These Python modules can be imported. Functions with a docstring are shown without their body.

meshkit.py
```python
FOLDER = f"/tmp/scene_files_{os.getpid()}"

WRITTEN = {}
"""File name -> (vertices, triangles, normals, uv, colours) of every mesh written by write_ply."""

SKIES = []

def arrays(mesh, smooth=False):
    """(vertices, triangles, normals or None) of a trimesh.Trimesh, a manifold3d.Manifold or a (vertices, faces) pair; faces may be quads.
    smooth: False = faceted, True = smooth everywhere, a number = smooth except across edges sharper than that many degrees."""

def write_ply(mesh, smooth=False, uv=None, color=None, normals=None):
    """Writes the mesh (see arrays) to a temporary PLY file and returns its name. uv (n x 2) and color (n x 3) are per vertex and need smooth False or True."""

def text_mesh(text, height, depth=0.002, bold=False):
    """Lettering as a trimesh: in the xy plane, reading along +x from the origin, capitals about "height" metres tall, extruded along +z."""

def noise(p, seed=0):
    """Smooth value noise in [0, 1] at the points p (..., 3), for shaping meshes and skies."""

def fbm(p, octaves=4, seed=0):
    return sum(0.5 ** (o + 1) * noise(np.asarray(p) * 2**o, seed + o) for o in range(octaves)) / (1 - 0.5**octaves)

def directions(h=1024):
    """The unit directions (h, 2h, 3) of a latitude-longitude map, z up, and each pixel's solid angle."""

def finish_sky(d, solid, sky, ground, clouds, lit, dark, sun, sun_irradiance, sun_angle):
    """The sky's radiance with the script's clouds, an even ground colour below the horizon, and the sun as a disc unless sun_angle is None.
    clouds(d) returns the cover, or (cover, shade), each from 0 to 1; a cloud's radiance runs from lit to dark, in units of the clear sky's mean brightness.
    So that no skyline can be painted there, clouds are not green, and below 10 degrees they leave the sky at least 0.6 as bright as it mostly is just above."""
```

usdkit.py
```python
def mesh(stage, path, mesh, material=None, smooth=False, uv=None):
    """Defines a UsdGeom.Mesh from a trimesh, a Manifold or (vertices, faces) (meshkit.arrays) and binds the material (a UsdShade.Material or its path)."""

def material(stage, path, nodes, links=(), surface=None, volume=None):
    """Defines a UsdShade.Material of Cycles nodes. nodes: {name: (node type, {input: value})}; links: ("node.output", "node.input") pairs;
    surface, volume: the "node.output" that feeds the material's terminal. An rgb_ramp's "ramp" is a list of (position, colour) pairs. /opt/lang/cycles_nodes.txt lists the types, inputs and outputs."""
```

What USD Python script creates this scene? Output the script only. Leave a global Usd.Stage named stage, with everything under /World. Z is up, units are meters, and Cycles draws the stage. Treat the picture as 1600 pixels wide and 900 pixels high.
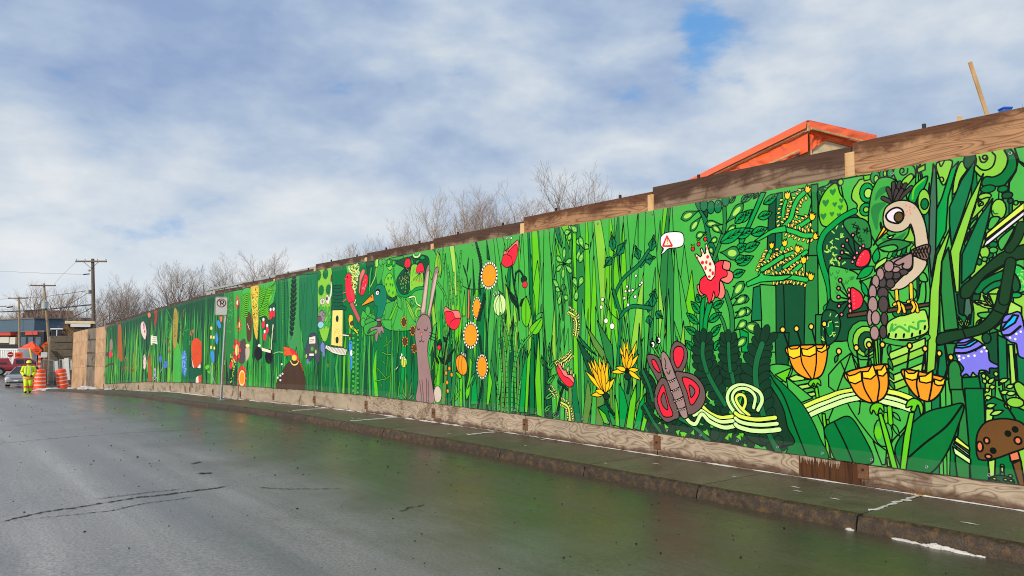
import math, random, re
import numpy as np, trimesh, shapely, manifold3d, mapbox_earcut
from shapely import geometry as sg
from pxr import Usd, UsdGeom, UsdLux, UsdShade, Gf, Sdf, Vt
import usdkit, meshkit

# ------------------------------------------------------------------ camera, sky, sun, exposure
stage = Usd.Stage.CreateInMemory()
UsdGeom.SetStageUpAxis(stage, 'Z')
UsdGeom.Xform.Define(stage, '/World')
UsdGeom.Scope.Define(stage, '/World/Looks')
EYE, PITCH = 1.46, 3.8141
cam = UsdGeom.Camera.Define(stage, '/World/camera')
cam.AddTranslateOp().Set(Gf.Vec3d(0, 0, EYE))
cam.AddRotateXOp().Set(90 + PITCH)
cam.CreateHorizontalApertureAttr(36.0)
cam.CreateVerticalApertureAttr(36.0 * 9 / 16)
cam.CreateFocalLengthAttr(36.0 * 1155 / 1600)
cam.CreateExposureAttr(0.0)
SUN = np.array([-.57, -.82, .0]); SUN /= np.linalg.norm(SUN)
ELEV = math.radians(20)
SUN = np.array([SUN[0] * math.cos(ELEV), SUN[1] * math.cos(ELEV), math.sin(ELEV)])
sun = UsdLux.DistantLight.Define(stage, '/World/sun')
sun.CreateIntensityAttr(0.8); sun.CreateAngleAttr(5.0); sun.CreateNormalizeAttr(True)
sun.CreateColorAttr(Gf.Vec3f(1.0, .88, .72))
rq = Gf.Rotation(Gf.Vec3d(0, 0, 1), Gf.Vec3d(*map(float, SUN)))
sun.AddTransformOp().Set(Gf.Matrix4d().SetRotate(rq))

def lin(h):
    h = h.lstrip('#'); c = np.array([int(h[i:i + 2], 16) for i in (0, 2, 4)]) / 255.
    return np.where(c <= .04045, c / 12.92, ((c + .055) / 1.055) ** 2.4)

STR = 0.1
def cc(r, g, b, k=1.0): return tuple(float(v) * k / STR for v in lin('%02x%02x%02x' % (r, g, b)))
def cloud_place(d, r, flat=1.0):
    """A soft spot of the sky about the direction d, r radians across."""
    d = np.array(d, float); d /= np.linalg.norm(d); s = np.array([1 / r, 1 / r, flat / r]); return {'location': tuple(-d * s), 'scale': tuple(s)}
PLACES = [((-0.4205, 0.8476, 0.3237), .34, 1.4, -.15), ((-0.2539, 0.8938, 0.3697), .22, 1.5, -.05), ((-0.5422, 0.7974, 0.2649), .22, 2.5, -.04), ((0.1710, 0.9190, 0.3551), .20, 1.3, -.10), ((0.4092, 0.8770, 0.2519), .22, 1.5, -.08), ((0.3091, 0.8963, 0.3179), .12, 1.8, .18), ((0.4529, 0.8226, 0.3440), .16, 2.2, .10), ((0.1760, 0.9536, 0.2441), .12, 2.5, .10),
          ((-0.5052, 0.8324, 0.2279), .22, 3.4, .06), ((-0.4005, 0.8964, 0.1896), .24, 4.4, .07), ((-0.2265, 0.9140, 0.3366), .20, 2.4, .05), ((-0.3114, 0.9386, 0.1488), .25, 5.0, .05), ((0.0583, 0.9422, 0.3299), .25, 1.5, -.05)]
GAPS = [((0.2287, 0.9013, 0.3679), .05, .8, .42), ((0.2476, 0.8835, 0.3977), .045, .8, .30), ((0.3000, 0.8912, 0.3403), .09, 1.4, .30), ((-0.5374, 0.8311, 0.1428), .20, 3.4, .30), ((-0.4291, 0.8951, 0.1207), .18, 5.0, .22), ((-0.5552, 0.7914, 0.2557), .10, 3.0, .3), ((-0.1212, 0.9082, 0.4005), .07, 1.6, .2)]
nd = {'tc': ('texture_coordinate', {}), 'xyz': ('separate_xyz', {}),
      'm1': ('mapping', {'location': (1.7, .35, .4), 'scale': (1.0, 1.0, 2.1)}),
      'n1': ('noise_texture', {'scale': 2.9, 'detail': 6.0, 'roughness': .52, 'distortion': .05}),
      'n2': ('noise_texture', {'scale': 8.0, 'detail': 6.0, 'roughness': .54, 'distortion': .1}),
      'n1h': ('math', {'math_type': 'multiply_add', 'value2': .58}), 'n2h': ('math', {'math_type': 'multiply_add', 'value2': .50, 'value3': -.04}),
      'tone': ('rgb_ramp', {'ramp': [(.26, cc(146, 168, 205)), (.36, cc(166, 186, 214)), (.44, cc(184, 200, 221)), (.51, cc(202, 213, 226)), (.58, cc(218, 225, 232)), (.70, cc(244, 243, 241))]}),
      'sky': ('sky_texture', {'sky_type': 'single_scattering', 'sun_disc': False, 'sun_elevation': ELEV, 'sun_rotation': math.atan2(SUN[0], SUN[1]), 'aerosol_density': 1.0}),
      'blue': ('mix', {'mix_type': 'mix', 'fac': .75, 'color2': cc(96, 168, 236)}),
      'hz': ('map_range', {'range_type': 'smoothstep', 'from_min': .0, 'from_max': .24, 'to_min': .55, 'to_max': 0.0, 'clamp': True}),
      'hmix': ('mix', {'color2': cc(214, 226, 236)}), 'cmix': ('mix', {}), 'bg': ('background_shader', {'strength': STR})}
lk = [('tc.generated', 'xyz.vector'), ('tc.generated', 'm1.vector'), ('m1.vector', 'n1.vector'), ('m1.vector', 'n2.vector'), ('n2.fac', 'n2h.value1'), ('n1.fac', 'n1h.value1'), ('n2h.value', 'n1h.value3')]
last = 'n1h.value'
for k, (d, rad, fl, amt) in enumerate(PLACES):
    nd[f'pm{k}'] = ('mapping', cloud_place(d, rad, fl)); nd[f'pg{k}'] = ('gradient_texture', {'gradient_type': 'spherical'}); nd[f'pa{k}'] = ('math', {'math_type': 'multiply_add', 'value2': amt})
    lk += [('tc.generated', f'pm{k}.vector'), (f'pm{k}.vector', f'pg{k}.vector'), (f'pg{k}.fac', f'pa{k}.value1'), (last, f'pa{k}.value3')]; last = f'pa{k}.value'
lk += [(last, 'tone.fac')]; nd['g0'] = ('math', {'math_type': 'multiply_add', 'value2': -3.4, 'value3': 1.30}); lk += [('n2.fac', 'g0.value1')]; last = 'g0.value'
for k, (d, rad, fl, amt) in enumerate(GAPS):
    nd[f'qm{k}'] = ('mapping', cloud_place(d, rad, fl)); nd[f'qg{k}'] = ('gradient_texture', {'gradient_type': 'spherical'}); nd[f'qa{k}'] = ('math', {'math_type': 'multiply_add', 'value2': amt * 1.6})
    lk += [('tc.generated', f'qm{k}.vector'), (f'qm{k}.vector', f'qg{k}.vector'), (f'qg{k}.fac', f'qa{k}.value1'), (last, f'qa{k}.value3')]; last = f'qa{k}.value'
nd['cov'] = ('map_range', {'range_type': 'smoothstep', 'from_min': .0, 'from_max': .75, 'to_min': 0.0, 'to_max': .9, 'clamp': True})
lk += [(last, 'cov.value'), ('cov.result', 'cmix.fac'), ('tone.color', 'cmix.color1'), ('sky.color', 'blue.color1'), ('blue.color', 'cmix.color2'), ('xyz.z', 'hz.value'), ('hz.result', 'hmix.fac'), ('cmix.color', 'hmix.color1'), ('hmix.color', 'bg.color')]
usdkit.material(stage, '/World/Looks/sky_look', nd, lk, surface='bg.background')
dome = UsdLux.DomeLight.Define(stage, '/World/sky')
UsdShade.MaterialBindingAPI.Apply(dome.GetPrim()).Bind(UsdShade.Material.Get(stage, '/World/Looks/sky_look'))
dome.GetPrim().SetCustomDataByKey('kind', 'structure')

# ------------------------------------------------------------------ naming and mesh helpers
COUNT = {}
def numbered(path):
    n = COUNT.get(path, 0); COUNT[path] = n + 1
    return path if n == 0 else f'{path}_{n:03d}'
def pathof(p): return '/World' if p is None else str(p.GetPath())
def obj(name, mesh, mat, parent=None, smooth=False, loc=None, **tags):
    path = numbered(pathof(parent) + '/' + name)
    o = usdkit.mesh(stage, path, mesh, f'/World/Looks/{mat}', smooth=smooth)
    if loc is not None: o.AddTranslateOp().Set(Gf.Vec3d(*map(float, loc)))
    for k, v in tags.items(): o.GetPrim().SetCustomDataByKey(k, v)
    return o.GetPrim()
def thing(name, label=None, cat=None, loc=(0, 0, 0), rotz=0, group=None, kind=None):
    x = UsdGeom.Xform.Define(stage, numbered('/World/' + name))
    x.AddTranslateOp().Set(Gf.Vec3d(*map(float, loc))); x.AddRotateZOp().Set(float(rotz))
    o = x.GetPrim()
    for k, v in (('label', label), ('category', cat), ('group', group), ('kind', kind)):
        if v: o.SetCustomDataByKey(k, v)
    return o
def copy_of(src, name, label, cat, loc, rotz=0, group=None, tilt=0):
    x = UsdGeom.Xform.Define(stage, numbered('/World/' + name))
    x.GetPrim().GetReferences().AddInternalReference(src.GetPath()); x.GetPrim().SetInstanceable(True)
    x.ClearXformOpOrder()
    x.AddTranslateOp(opSuffix='at').Set(Gf.Vec3d(*map(float, loc))); x.AddRotateZOp(opSuffix='turn').Set(float(rotz))
    if tilt: x.AddRotateYOp(opSuffix='tilt').Set(float(tilt))
    o = x.GetPrim()
    for k, v in (('label', label), ('category', cat), ('group', group)):
        if v: o.SetCustomDataByKey(k, v)
    return o
cat_ = lambda ms: trimesh.util.concatenate([m for m in ms])
def box(x0, x1, y0, y1, z0, z1):
    b = trimesh.creation.box([x1 - x0, y1 - y0, z1 - z0]); b.apply_translation([(x0 + x1) / 2, (y0 + y1) / 2, (z0 + z1) / 2]); return b
def cbox(x0, x1, y0, y1, z0, z1, c=.01):
    q = [(x, y, z) for x in (x0, x1) for y in (y0, y1) for z in (z0, z1)]; out = []
    cx, cy, cz = (x0 + x1) / 2, (y0 + y1) / 2, (z0 + z1) / 2
    for x, y, z in q:
        sx, sy, sz = np.sign(cx - x), np.sign(cy - y), np.sign(cz - z)
        out += [(x + sx * c, y + sy * c, z), (x + sx * c, y, z + sz * c), (x, y + sy * c, z + sz * c)]
    return trimesh.convex.convex_hull(np.array(out))
def hull(p): return trimesh.convex.convex_hull(np.asarray(p, float))
def tubes(P, R, sides=5):
    """P (n, k, 3) polylines, R (n, k) radii: one mesh."""
    P = np.asarray(P, float); R = np.asarray(R, float); n, k, _ = P.shape
    t = np.gradient(P, axis=1); t /= np.linalg.norm(t, axis=2, keepdims=True) + 1e-12
    ref = np.where(np.abs(t[..., 2:]) < .9, [0, 0, 1.], [1., 0, 0])
    a = np.cross(t, ref); a /= np.linalg.norm(a, axis=2, keepdims=True) + 1e-12
    b = np.cross(t, a); ang = np.arange(sides) * 2 * np.pi / sides
    v = P[:, :, None] + R[:, :, None, None] * (np.cos(ang)[None, None, :, None] * a[:, :, None] + np.sin(ang)[None, None, :, None] * b[:, :, None])
    i, j = np.meshgrid(np.arange(k - 1), np.arange(sides), indexing='ij')
    q = np.stack([i * sides + j, i * sides + (j + 1) % sides, (i + 1) * sides + (j + 1) % sides, (i + 1) * sides + j], -1).reshape(-1, 4)
    f = np.vstack([q[:, [0, 1, 2]], q[:, [0, 2, 3]]])
    f = (f[None] + (np.arange(n) * k * sides)[:, None, None]).reshape(-1, 3)
    return trimesh.Trimesh(v.reshape(-1, 3), f, process=False)
def tube(pts, r, sides=8, caps=True):
    pts = np.asarray(pts, float); r = np.broadcast_to(r, (len(pts),)).astype(float)
    if caps:
        pts = np.vstack([pts[:1], pts, pts[-1:]]); r = np.concatenate([[1e-4], r, [1e-4]])
        pts[0] += (pts[1] - pts[2]) * 1e-4; pts[-1] += (pts[-2] - pts[-3]) * 1e-4
    return tubes(pts[None], r[None], sides)
def cyl(c, r, h, axis='z', n=20):
    m = trimesh.creation.cylinder(radius=r, height=h, sections=n)
    if axis == 'x': m.apply_transform(trimesh.transformations.rotation_matrix(math.pi / 2, [0, 1, 0]))
    if axis == 'y': m.apply_transform(trimesh.transformations.rotation_matrix(math.pi / 2, [1, 0, 0]))
    m.apply_translation(c); return m
def sph(c, r, sub=2):
    m = trimesh.creation.icosphere(subdivisions=sub); m.apply_scale(r); m.apply_translation(c); return m
def grid(xs, ys, zf):
    X, Y = np.meshgrid(xs, ys, indexing='ij'); Z = zf(X, Y)
    v = np.stack([X, Y, Z], -1).reshape(-1, 3); n, m = len(xs), len(ys)
    i, j = np.meshgrid(np.arange(n - 1), np.arange(m - 1), indexing='ij'); a = (i * m + j).ravel()
    f = np.vstack([np.stack([a, a + m, a + m + 1], 1), np.stack([a, a + m + 1, a + 1], 1)])
    return trimesh.Trimesh(v, f, process=False)

# ------------------------------------------------------------------ materials
def mat(name, nodes, links, surface='p.BSDF'): usdkit.material(stage, '/World/Looks/' + name, nodes, links, surface=surface)
def plain(name, col, rough=.6, spec=.5, metal=0., bump=0., bscale=30., var=.12, vscale=3., coat=0.):
    c = np.array(lin(col) if isinstance(col, str) else col, float)
    nodes = {'tc': ('texture_coordinate', {}), 'n': ('noise_texture', {'scale': vscale, 'detail': 5.0, 'roughness': .6}),
             'r': ('rgb_ramp', {'ramp': [(.25, tuple(c * (1 - var * 1.6))), (.5, tuple(c)), (.75, tuple(np.minimum(c * (1 + var), 1)))]}),
             'p': ('principled_bsdf', {'roughness': rough, 'specular_ior_level': spec, 'metallic': metal, 'coat_weight': coat})}
    links = [('tc.object', 'n.vector'), ('n.fac', 'r.fac'), ('r.color', 'p.base_color')]
    if bump:
        nodes['n2'] = ('noise_texture', {'scale': bscale, 'detail': 4.0, 'roughness': .6}); nodes['b'] = ('bump', {'strength': bump, 'distance': .02})
        links += [('tc.object', 'n2.vector'), ('n2.fac', 'b.height'), ('b.normal', 'p.normal')]
    mat(name, nodes, links)
def plywood(name, light, dark, stain, lines=9., sx=.42, sz=2.6, stain_lo=.06, stain_top=None, stain_amt=.85, spots=.0, wob=.22):
    """Plywood face: contour-line grain from a stretched noise, knots, a damp stain along the lower edge, and one along the top edge."""
    L_, D_, S_ = (tuple(map(float, lin(c))) for c in (light, dark, stain))
    nodes = {'tc': ('texture_coordinate', {}), 'oi': ('object_info', {}), 'rm': ('math', {'math_type': 'multiply', 'value2': 37.0}),
             'rv': ('combine_xyz', {}), 'ad': ('mix', {'mix_type': 'add', 'fac': 1.0}),
             'mp': ('mapping', {'scale': (sx, 1.0, sz)}),
             'n': ('noise_texture', {'scale': 1.0, 'detail': 1.5, 'roughness': .45, 'distortion': .55}),
             'mu': ('math', {'math_type': 'multiply', 'value2': lines}), 'fr': ('math', {'math_type': 'fraction'}),
             'ln': ('rgb_ramp', {'ramp': [(0, (.95,) * 3), (.10, (.55,) * 3), (.3, (.12,) * 3), (.65, (0.0,) * 3), (.9, (.35,) * 3), (1, (.95,) * 3)]}),
             'fb': ('noise_texture', {'scale': 1.0, 'detail': 6.0, 'roughness': .7}), 'mp2': ('mapping', {'scale': (4., 1., 120.)}),
             'big': ('noise_texture', {'scale': 1.3, 'detail': 4.0, 'roughness': .6}),
             'c1': ('mix', {'color1': L_, 'color2': D_}),
             'fbr': ('map_range', {'from_min': .3, 'from_max': .7, 'to_min': .80, 'to_max': 1.15}),
             'bgr': ('map_range', {'from_min': .3, 'from_max': .7, 'to_min': .72, 'to_max': 1.15}),
             'c2': ('mix', {'mix_type': 'multiply', 'fac': 1.0}), 'c3': ('mix', {'mix_type': 'multiply', 'fac': 1.0}),
             'sep': ('separate_xyz', {}), 'sn': ('noise_texture', {'scale': 3.0, 'detail': 5.0, 'roughness': .65}),
             'so': ('math', {'math_type': 'multiply_add', 'value2': -wob, 'value3': wob / 2}), 'za': ('math', {'math_type': 'add'}),
             'st': ('map_range', {'range_type': 'smoothstep', 'from_min': stain_lo - .035, 'from_max': stain_lo + .035, 'to_min': stain_amt, 'to_max': 0.0, 'clamp': True}),
             'c4': ('mix', {'color2': S_}), 'b': ('bump', {'strength': .25, 'distance': .004}),
             'p': ('principled_bsdf', {'roughness': .72, 'specular_ior_level': .3})}
    links = [('oi.random', 'rm.value1'), ('rm.value', 'rv.x'), ('rm.value', 'rv.z'), ('tc.object', 'ad.color1'), ('rv.vector', 'ad.color2'),
             ('ad.color', 'mp.vector'), ('mp.vector', 'n.vector'), ('n.fac', 'mu.value1'), ('mu.value', 'fr.value1'), ('fr.value', 'ln.fac'),
             ('ln.color', 'c1.fac'), ('ad.color', 'mp2.vector'), ('mp2.vector', 'fb.vector'), ('ad.color', 'big.vector'),
             ('fb.fac', 'fbr.value'), ('big.fac', 'bgr.value'), ('c1.color', 'c2.color1'), ('fbr.result', 'c2.color2'), ('c2.color', 'c3.color1'), ('bgr.result', 'c3.color2'),
             ('tc.object', 'sep.vector'), ('ad.color', 'sn.vector'), ('sn.fac', 'so.value1'), ('so.value', 'za.value1'), ('sep.z', 'za.value2'), ('za.value', 'st.value'),
             ('c3.color', 'c4.color1'), ('st.result', 'c4.fac'), ('c4.color', 'p.base_color'), ('ln.color', 'b.height'), ('b.normal', 'p.normal')]
    last = 'c4.color'
    if stain_top is not None:
        nodes['st2'] = ('map_range', {'range_type': 'smoothstep', 'from_min': stain_top - .07, 'from_max': stain_top + .06, 'to_min': 0.0, 'to_max': .85, 'clamp': True})
        nodes['c5'] = ('mix', {'color2': S_}); links += [('za.value', 'st2.value'), ('st2.result', 'c5.fac'), ('c4.color', 'c5.color1'), ('c5.color', 'p.base_color')]
        links = [l for l in links if l != ('c4.color', 'p.base_color')]; last = 'c5.color'
    if spots:
        nodes['sp'] = ('noise_texture', {'scale': 1.7, 'detail': 6.0, 'roughness': .7, 'distortion': .4}); nodes['spr'] = ('map_range', {'range_type': 'smoothstep', 'from_min': .56, 'from_max': .62, 'to_min': 0., 'to_max': spots, 'clamp': True})
        nodes['c6'] = ('mix', {'color2': tuple(np.array(S_) * 1.3)}); links = [l for l in links if l[1] != 'p.base_color'] + [('ad.color', 'sp.vector'), ('sp.fac', 'spr.value'), ('spr.result', 'c6.fac'), (last, 'c6.color1'), ('c6.color', 'p.base_color')]
    mat(name, nodes, links)
plywood('plywood_bottom', 'b5a591', '74614f', '4a2f20', lines=12, sx=1.7, sz=6.5, stain_lo=.055, spots=.5)
plywood('plywood_grey', 'aa9c88', '8c7c69', '4a3526', lines=3, sx=1.5, sz=4, stain_lo=.03, spots=.7)
plywood('plywood_top', 'b18763', '6d4429', '4a2714', lines=13, sx=.9, sz=8.5, stain_lo=-.4, stain_top=.255, wob=.5)
plywood('plywood_top_dark', '8f7763', '56402f', '3c2318', lines=10, sx=.6, sz=7.0, stain_lo=-.4, stain_top=.21, spots=.6, wob=.5)
plywood('plywood_tan', 'c4a07c', 'a98461', '6b4a34', lines=3, sx=.8, sz=1.2, stain_lo=-.2)
plywood('plywood_weathered', '807466', '5f554a', '2e2822', lines=3, sx=.8, sz=1.2, stain_lo=.1, spots=.8)
plywood('splintered_wood', '553319', '2e180b', '1e0e06', lines=5, sx=14, sz=1.2, stain_lo=-.3)
plywood('new_lumber', 'd9b483', 'c19660', 'a87c4c', lines=5, sx=3.5, sz=.5, stain_lo=-.3)
plywood('sheathing', 'f0dcb2', 'dcc496', 'b89b6c', lines=5, stain_lo=-.3)
plain('rusty_steel', '6b4a34', .8, .3, bump=.3, bscale=60, var=.35, vscale=12)
plain('dark_steel', '2a2422', .6, .5, var=.2)
plain('galvanised', '9aa0a4', .42, .5, metal=.65, var=.12, vscale=14)
plain('snow_look', 'c6c4c0', .6, .4, bump=.5, bscale=40, var=.06)
plain('sign_white', 'c9c9cc', .4, .5, var=.05)
plain('sign_red', '7a1c22', .45, .5, var=.05)
plain('sign_black', '1c1a1c', .45, .5, var=.05)
plain('tarp_orange', 'ff6c34', .38, .4, bump=.25, bscale=3.5, var=.04, vscale=1.5)
plain('plastic_blue', '2458b8', .4, .5)
plain('bark_grey', '5d534c', .9, .2, bump=.5, bscale=20, var=.2)
plain('bark_twig', '877b74', .9, .2, var=.15)
plain('bark_twig_brown', '93806f', .9, .2, var=.15)
plain('evergreen', '27331f', .8, .3, var=.3)
plain('pole_wood', '6a5d52', .85, .3, bump=.3, bscale=25, var=.25, vscale=6)
plain('pole_wood_tan', '9a8468', .85, .3, bump=.3, bscale=25, var=.2, vscale=6)
plain('wire_black', '1b1b1d', .5, .4)
plain('ceramic_grey', 'a9b3b4', .35, .5)
plain('blue_cladding', '4a6072', .6, .4, var=.12)
plain('blue_cladding_dark', '2c3a55', .6, .4, var=.12)
plain('maroon_roof', '4a2c30', .7, .3, var=.2)
plain('dark_wall', '2b2c30', .8, .3, var=.2)
plain('brown_wall', '5a4a3c', .85, .3, bump=.3, var=.25)
plain('pale_wall', 'c9c8c0', .7, .3, var=.08)
plain('grey_roof', '6c6864', .8, .3, var=.15)
plain('red_band', 'c4402e', .6, .4)
plain('white_sheet', 'dcdfdf', .5, .4, var=.06)
plain('white_plastic', 'e2e4e6', .4, .5, var=.05)
plain('orange_sign', 'ff5a26', .45, .5, var=.04)
plain('orange_net', 'f5502c', .6, .4, var=.1)
plain('traffic_orange', 'f0501e', .4, .5, var=.08, vscale=6)
plain('reflective_white', 'e6c8b4', .35, .5, var=.06)
plain('rubber_black', '161514', .7, .4)
plain('stop_red', 'b0202c', .45, .5, var=.04)
plain('yellow_timber', 'c8ad5c', .7, .3)
plain('rusty_bucket', '7a5c34', .75, .3, bump=.4, bscale=8, var=.35)
plain('concrete_block', '6e6556', .9, .3, bump=.4, bscale=12, var=.25, vscale=4)
plain('hivis_yellow', 'd4f52a', .6, .3, bump=.4, bscale=9, var=.06)
plain('hivis_orange', 'ff7a4a', .5, .4, var=.06)
plain('silver_tape', 'b8bcae', .3, .5, var=.05)
plain('skin', 'b07a5c', .55, .4)
plain('glove_dark', '1d1c1c', .7, .3)
plain('helmet_yellow', 'e8f03a', .3, .5, var=.04)
plain('car_silver', '94979a', .25, .5, metal=.5, var=.03, coat=.6)
plain('car_red', '8e1626', .25, .5, var=.05, coat=.8)
plain('car_glass', '1c242b', .08, .6, var=.1)
plain('car_trim', '151618', .5, .5)
plain('lamp_glass', 'dfe3e4', .12, .6, var=.05)
plain('plate_white', 'd8dadd', .4, .5)
plain('metal_panel', 'a3a6a4', .5, .5, metal=.2, var=.15, vscale=5)
plain('dry_grass', '8a6a34', .8, .2, var=.25)
plain('pebble', '1c1b1b', .7, .3, var=.4, vscale=20)
plain('crack_fill', '171515', .6, .4)
plain('pillar_grey', '8f877a', .85, .3, bump=.3, bscale=10, var=.22, vscale=2)
plain('earth', '6b5a48', .95, .2, bump=.4, var=.3, vscale=.3)

# vinyl print: the colour is the print itself, carried by the mesh
mat('vinyl_print', {'at': ('attribute', {'attribute': 'print_colour'}), 'tc': ('texture_coordinate', {}),
    'mp': ('mapping', {'scale': (1.2, 1, .5)}), 'n': ('noise_texture', {'scale': 2.2, 'detail': 3.0, 'roughness': .5}),
    'n2': ('noise_texture', {'scale': 160.0, 'detail': 2.0}), 'b': ('bump', {'strength': .35, 'distance': .05}), 'b2': ('bump', {'strength': .06, 'distance': .004}),
    'gr': ('noise_texture', {'scale': 1.4, 'detail': 6.0, 'roughness': .7}), 'gm': ('map_range', {'from_min': .3, 'from_max': .7, 'to_min': .86, 'to_max': 1.04}), 'gx': ('mix', {'mix_type': 'multiply', 'fac': 1.0}), 'p': ('principled_bsdf', {'roughness': .48, 'specular_ior_level': .10})},
    [('tc.object', 'gr.vector'), ('gr.fac', 'gm.value'), ('gm.result', 'gx.color2'), ('at.color', 'gx.color1'), ('gx.color', 'p.base_color'), ('tc.object', 'mp.vector'), ('mp.vector', 'n.vector'), ('n.fac', 'b.height'), ('tc.object', 'n2.vector'), ('n2.fac', 'b2.height'), ('b.normal', 'b2.normal'), ('b2.normal', 'p.normal')])
# wet asphalt
mat('wet_asphalt', {'tc': ('texture_coordinate', {}), 'fine': ('noise_texture', {'scale': 48.0, 'detail': 5.0, 'roughness': .8}), 'mid': ('noise_texture', {'scale': .9, 'detail': 7.0, 'roughness': .62}),
    'mp': ('mapping', {'scale': (.07, 1.5, 1)}), 'trk': ('noise_texture', {'scale': 1.0, 'detail': 6.0, 'roughness': .6}),
    'cw': ('rgb_ramp', {'ramp': [(.25, (.032, .026, .016)), (.5, (.056, .047, .030)), (.75, (.092, .080, .055))]}), 'cd': ('rgb_ramp', {'ramp': [(.32, (.155, .148, .144)), (.5, (.285, .270, .258)), (.68, (.46, .445, .435))]}),
    'fr': ('map_range', {'from_min': .25, 'from_max': .75, 'to_min': .2, 'to_max': 1.8}), 'cm': ('mix', {'mix_type': 'multiply', 'fac': 1.0}), 'cx': ('mix', {}),
    'sum': ('math', {'math_type': 'multiply_add', 'value2': .5}), 'th': ('math', {'math_type': 'multiply_add', 'value2': .8, 'value3': -.15}), 'sep': ('separate_xyz', {}),
    'yn': ('math', {'math_type': 'multiply_add', 'value2': 5.0}), 'dry': ('map_range', {'range_type': 'smoothstep', 'from_min': .2, 'from_max': -4.0, 'to_min': 0., 'to_max': .9, 'clamp': True}),
    'ro': ('map_range', {'from_min': .38, 'from_max': .62, 'to_min': .16, 'to_max': .36, 'clamp': True}), 'rd': ('math', {'math_type': 'multiply_add', 'value2': .27}),
    'b': ('bump', {'strength': .3, 'distance': .006}), 'p': ('principled_bsdf', {'specular_ior_level': .6})},
    [('tc.object', 'fine.vector'), ('tc.object', 'mid.vector'), ('tc.object', 'mp.vector'), ('mp.vector', 'trk.vector'), ('tc.object', 'sep.vector'),
     ('trk.fac', 'th.value1'), ('mid.fac', 'sum.value1'), ('th.value', 'sum.value3'), ('sum.value', 'cw.fac'), ('sum.value', 'cd.fac'), ('sum.value', 'ro.value'),
     ('mid.fac', 'yn.value1'), ('sep.y', 'yn.value3'), ('yn.value', 'dry.value'), ('dry.result', 'cx.fac'), ('cw.color', 'cx.color1'), ('cd.color', 'cx.color2'),
     ('dry.result', 'rd.value1'), ('ro.result', 'rd.value3'), ('rd.value', 'p.roughness'),
     ('fine.fac', 'fr.value'), ('cx.color', 'cm.color1'), ('fr.result', 'cm.color2'), ('cm.color', 'p.base_color'), ('fine.fac', 'b.height'), ('b.normal', 'p.normal')])
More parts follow.
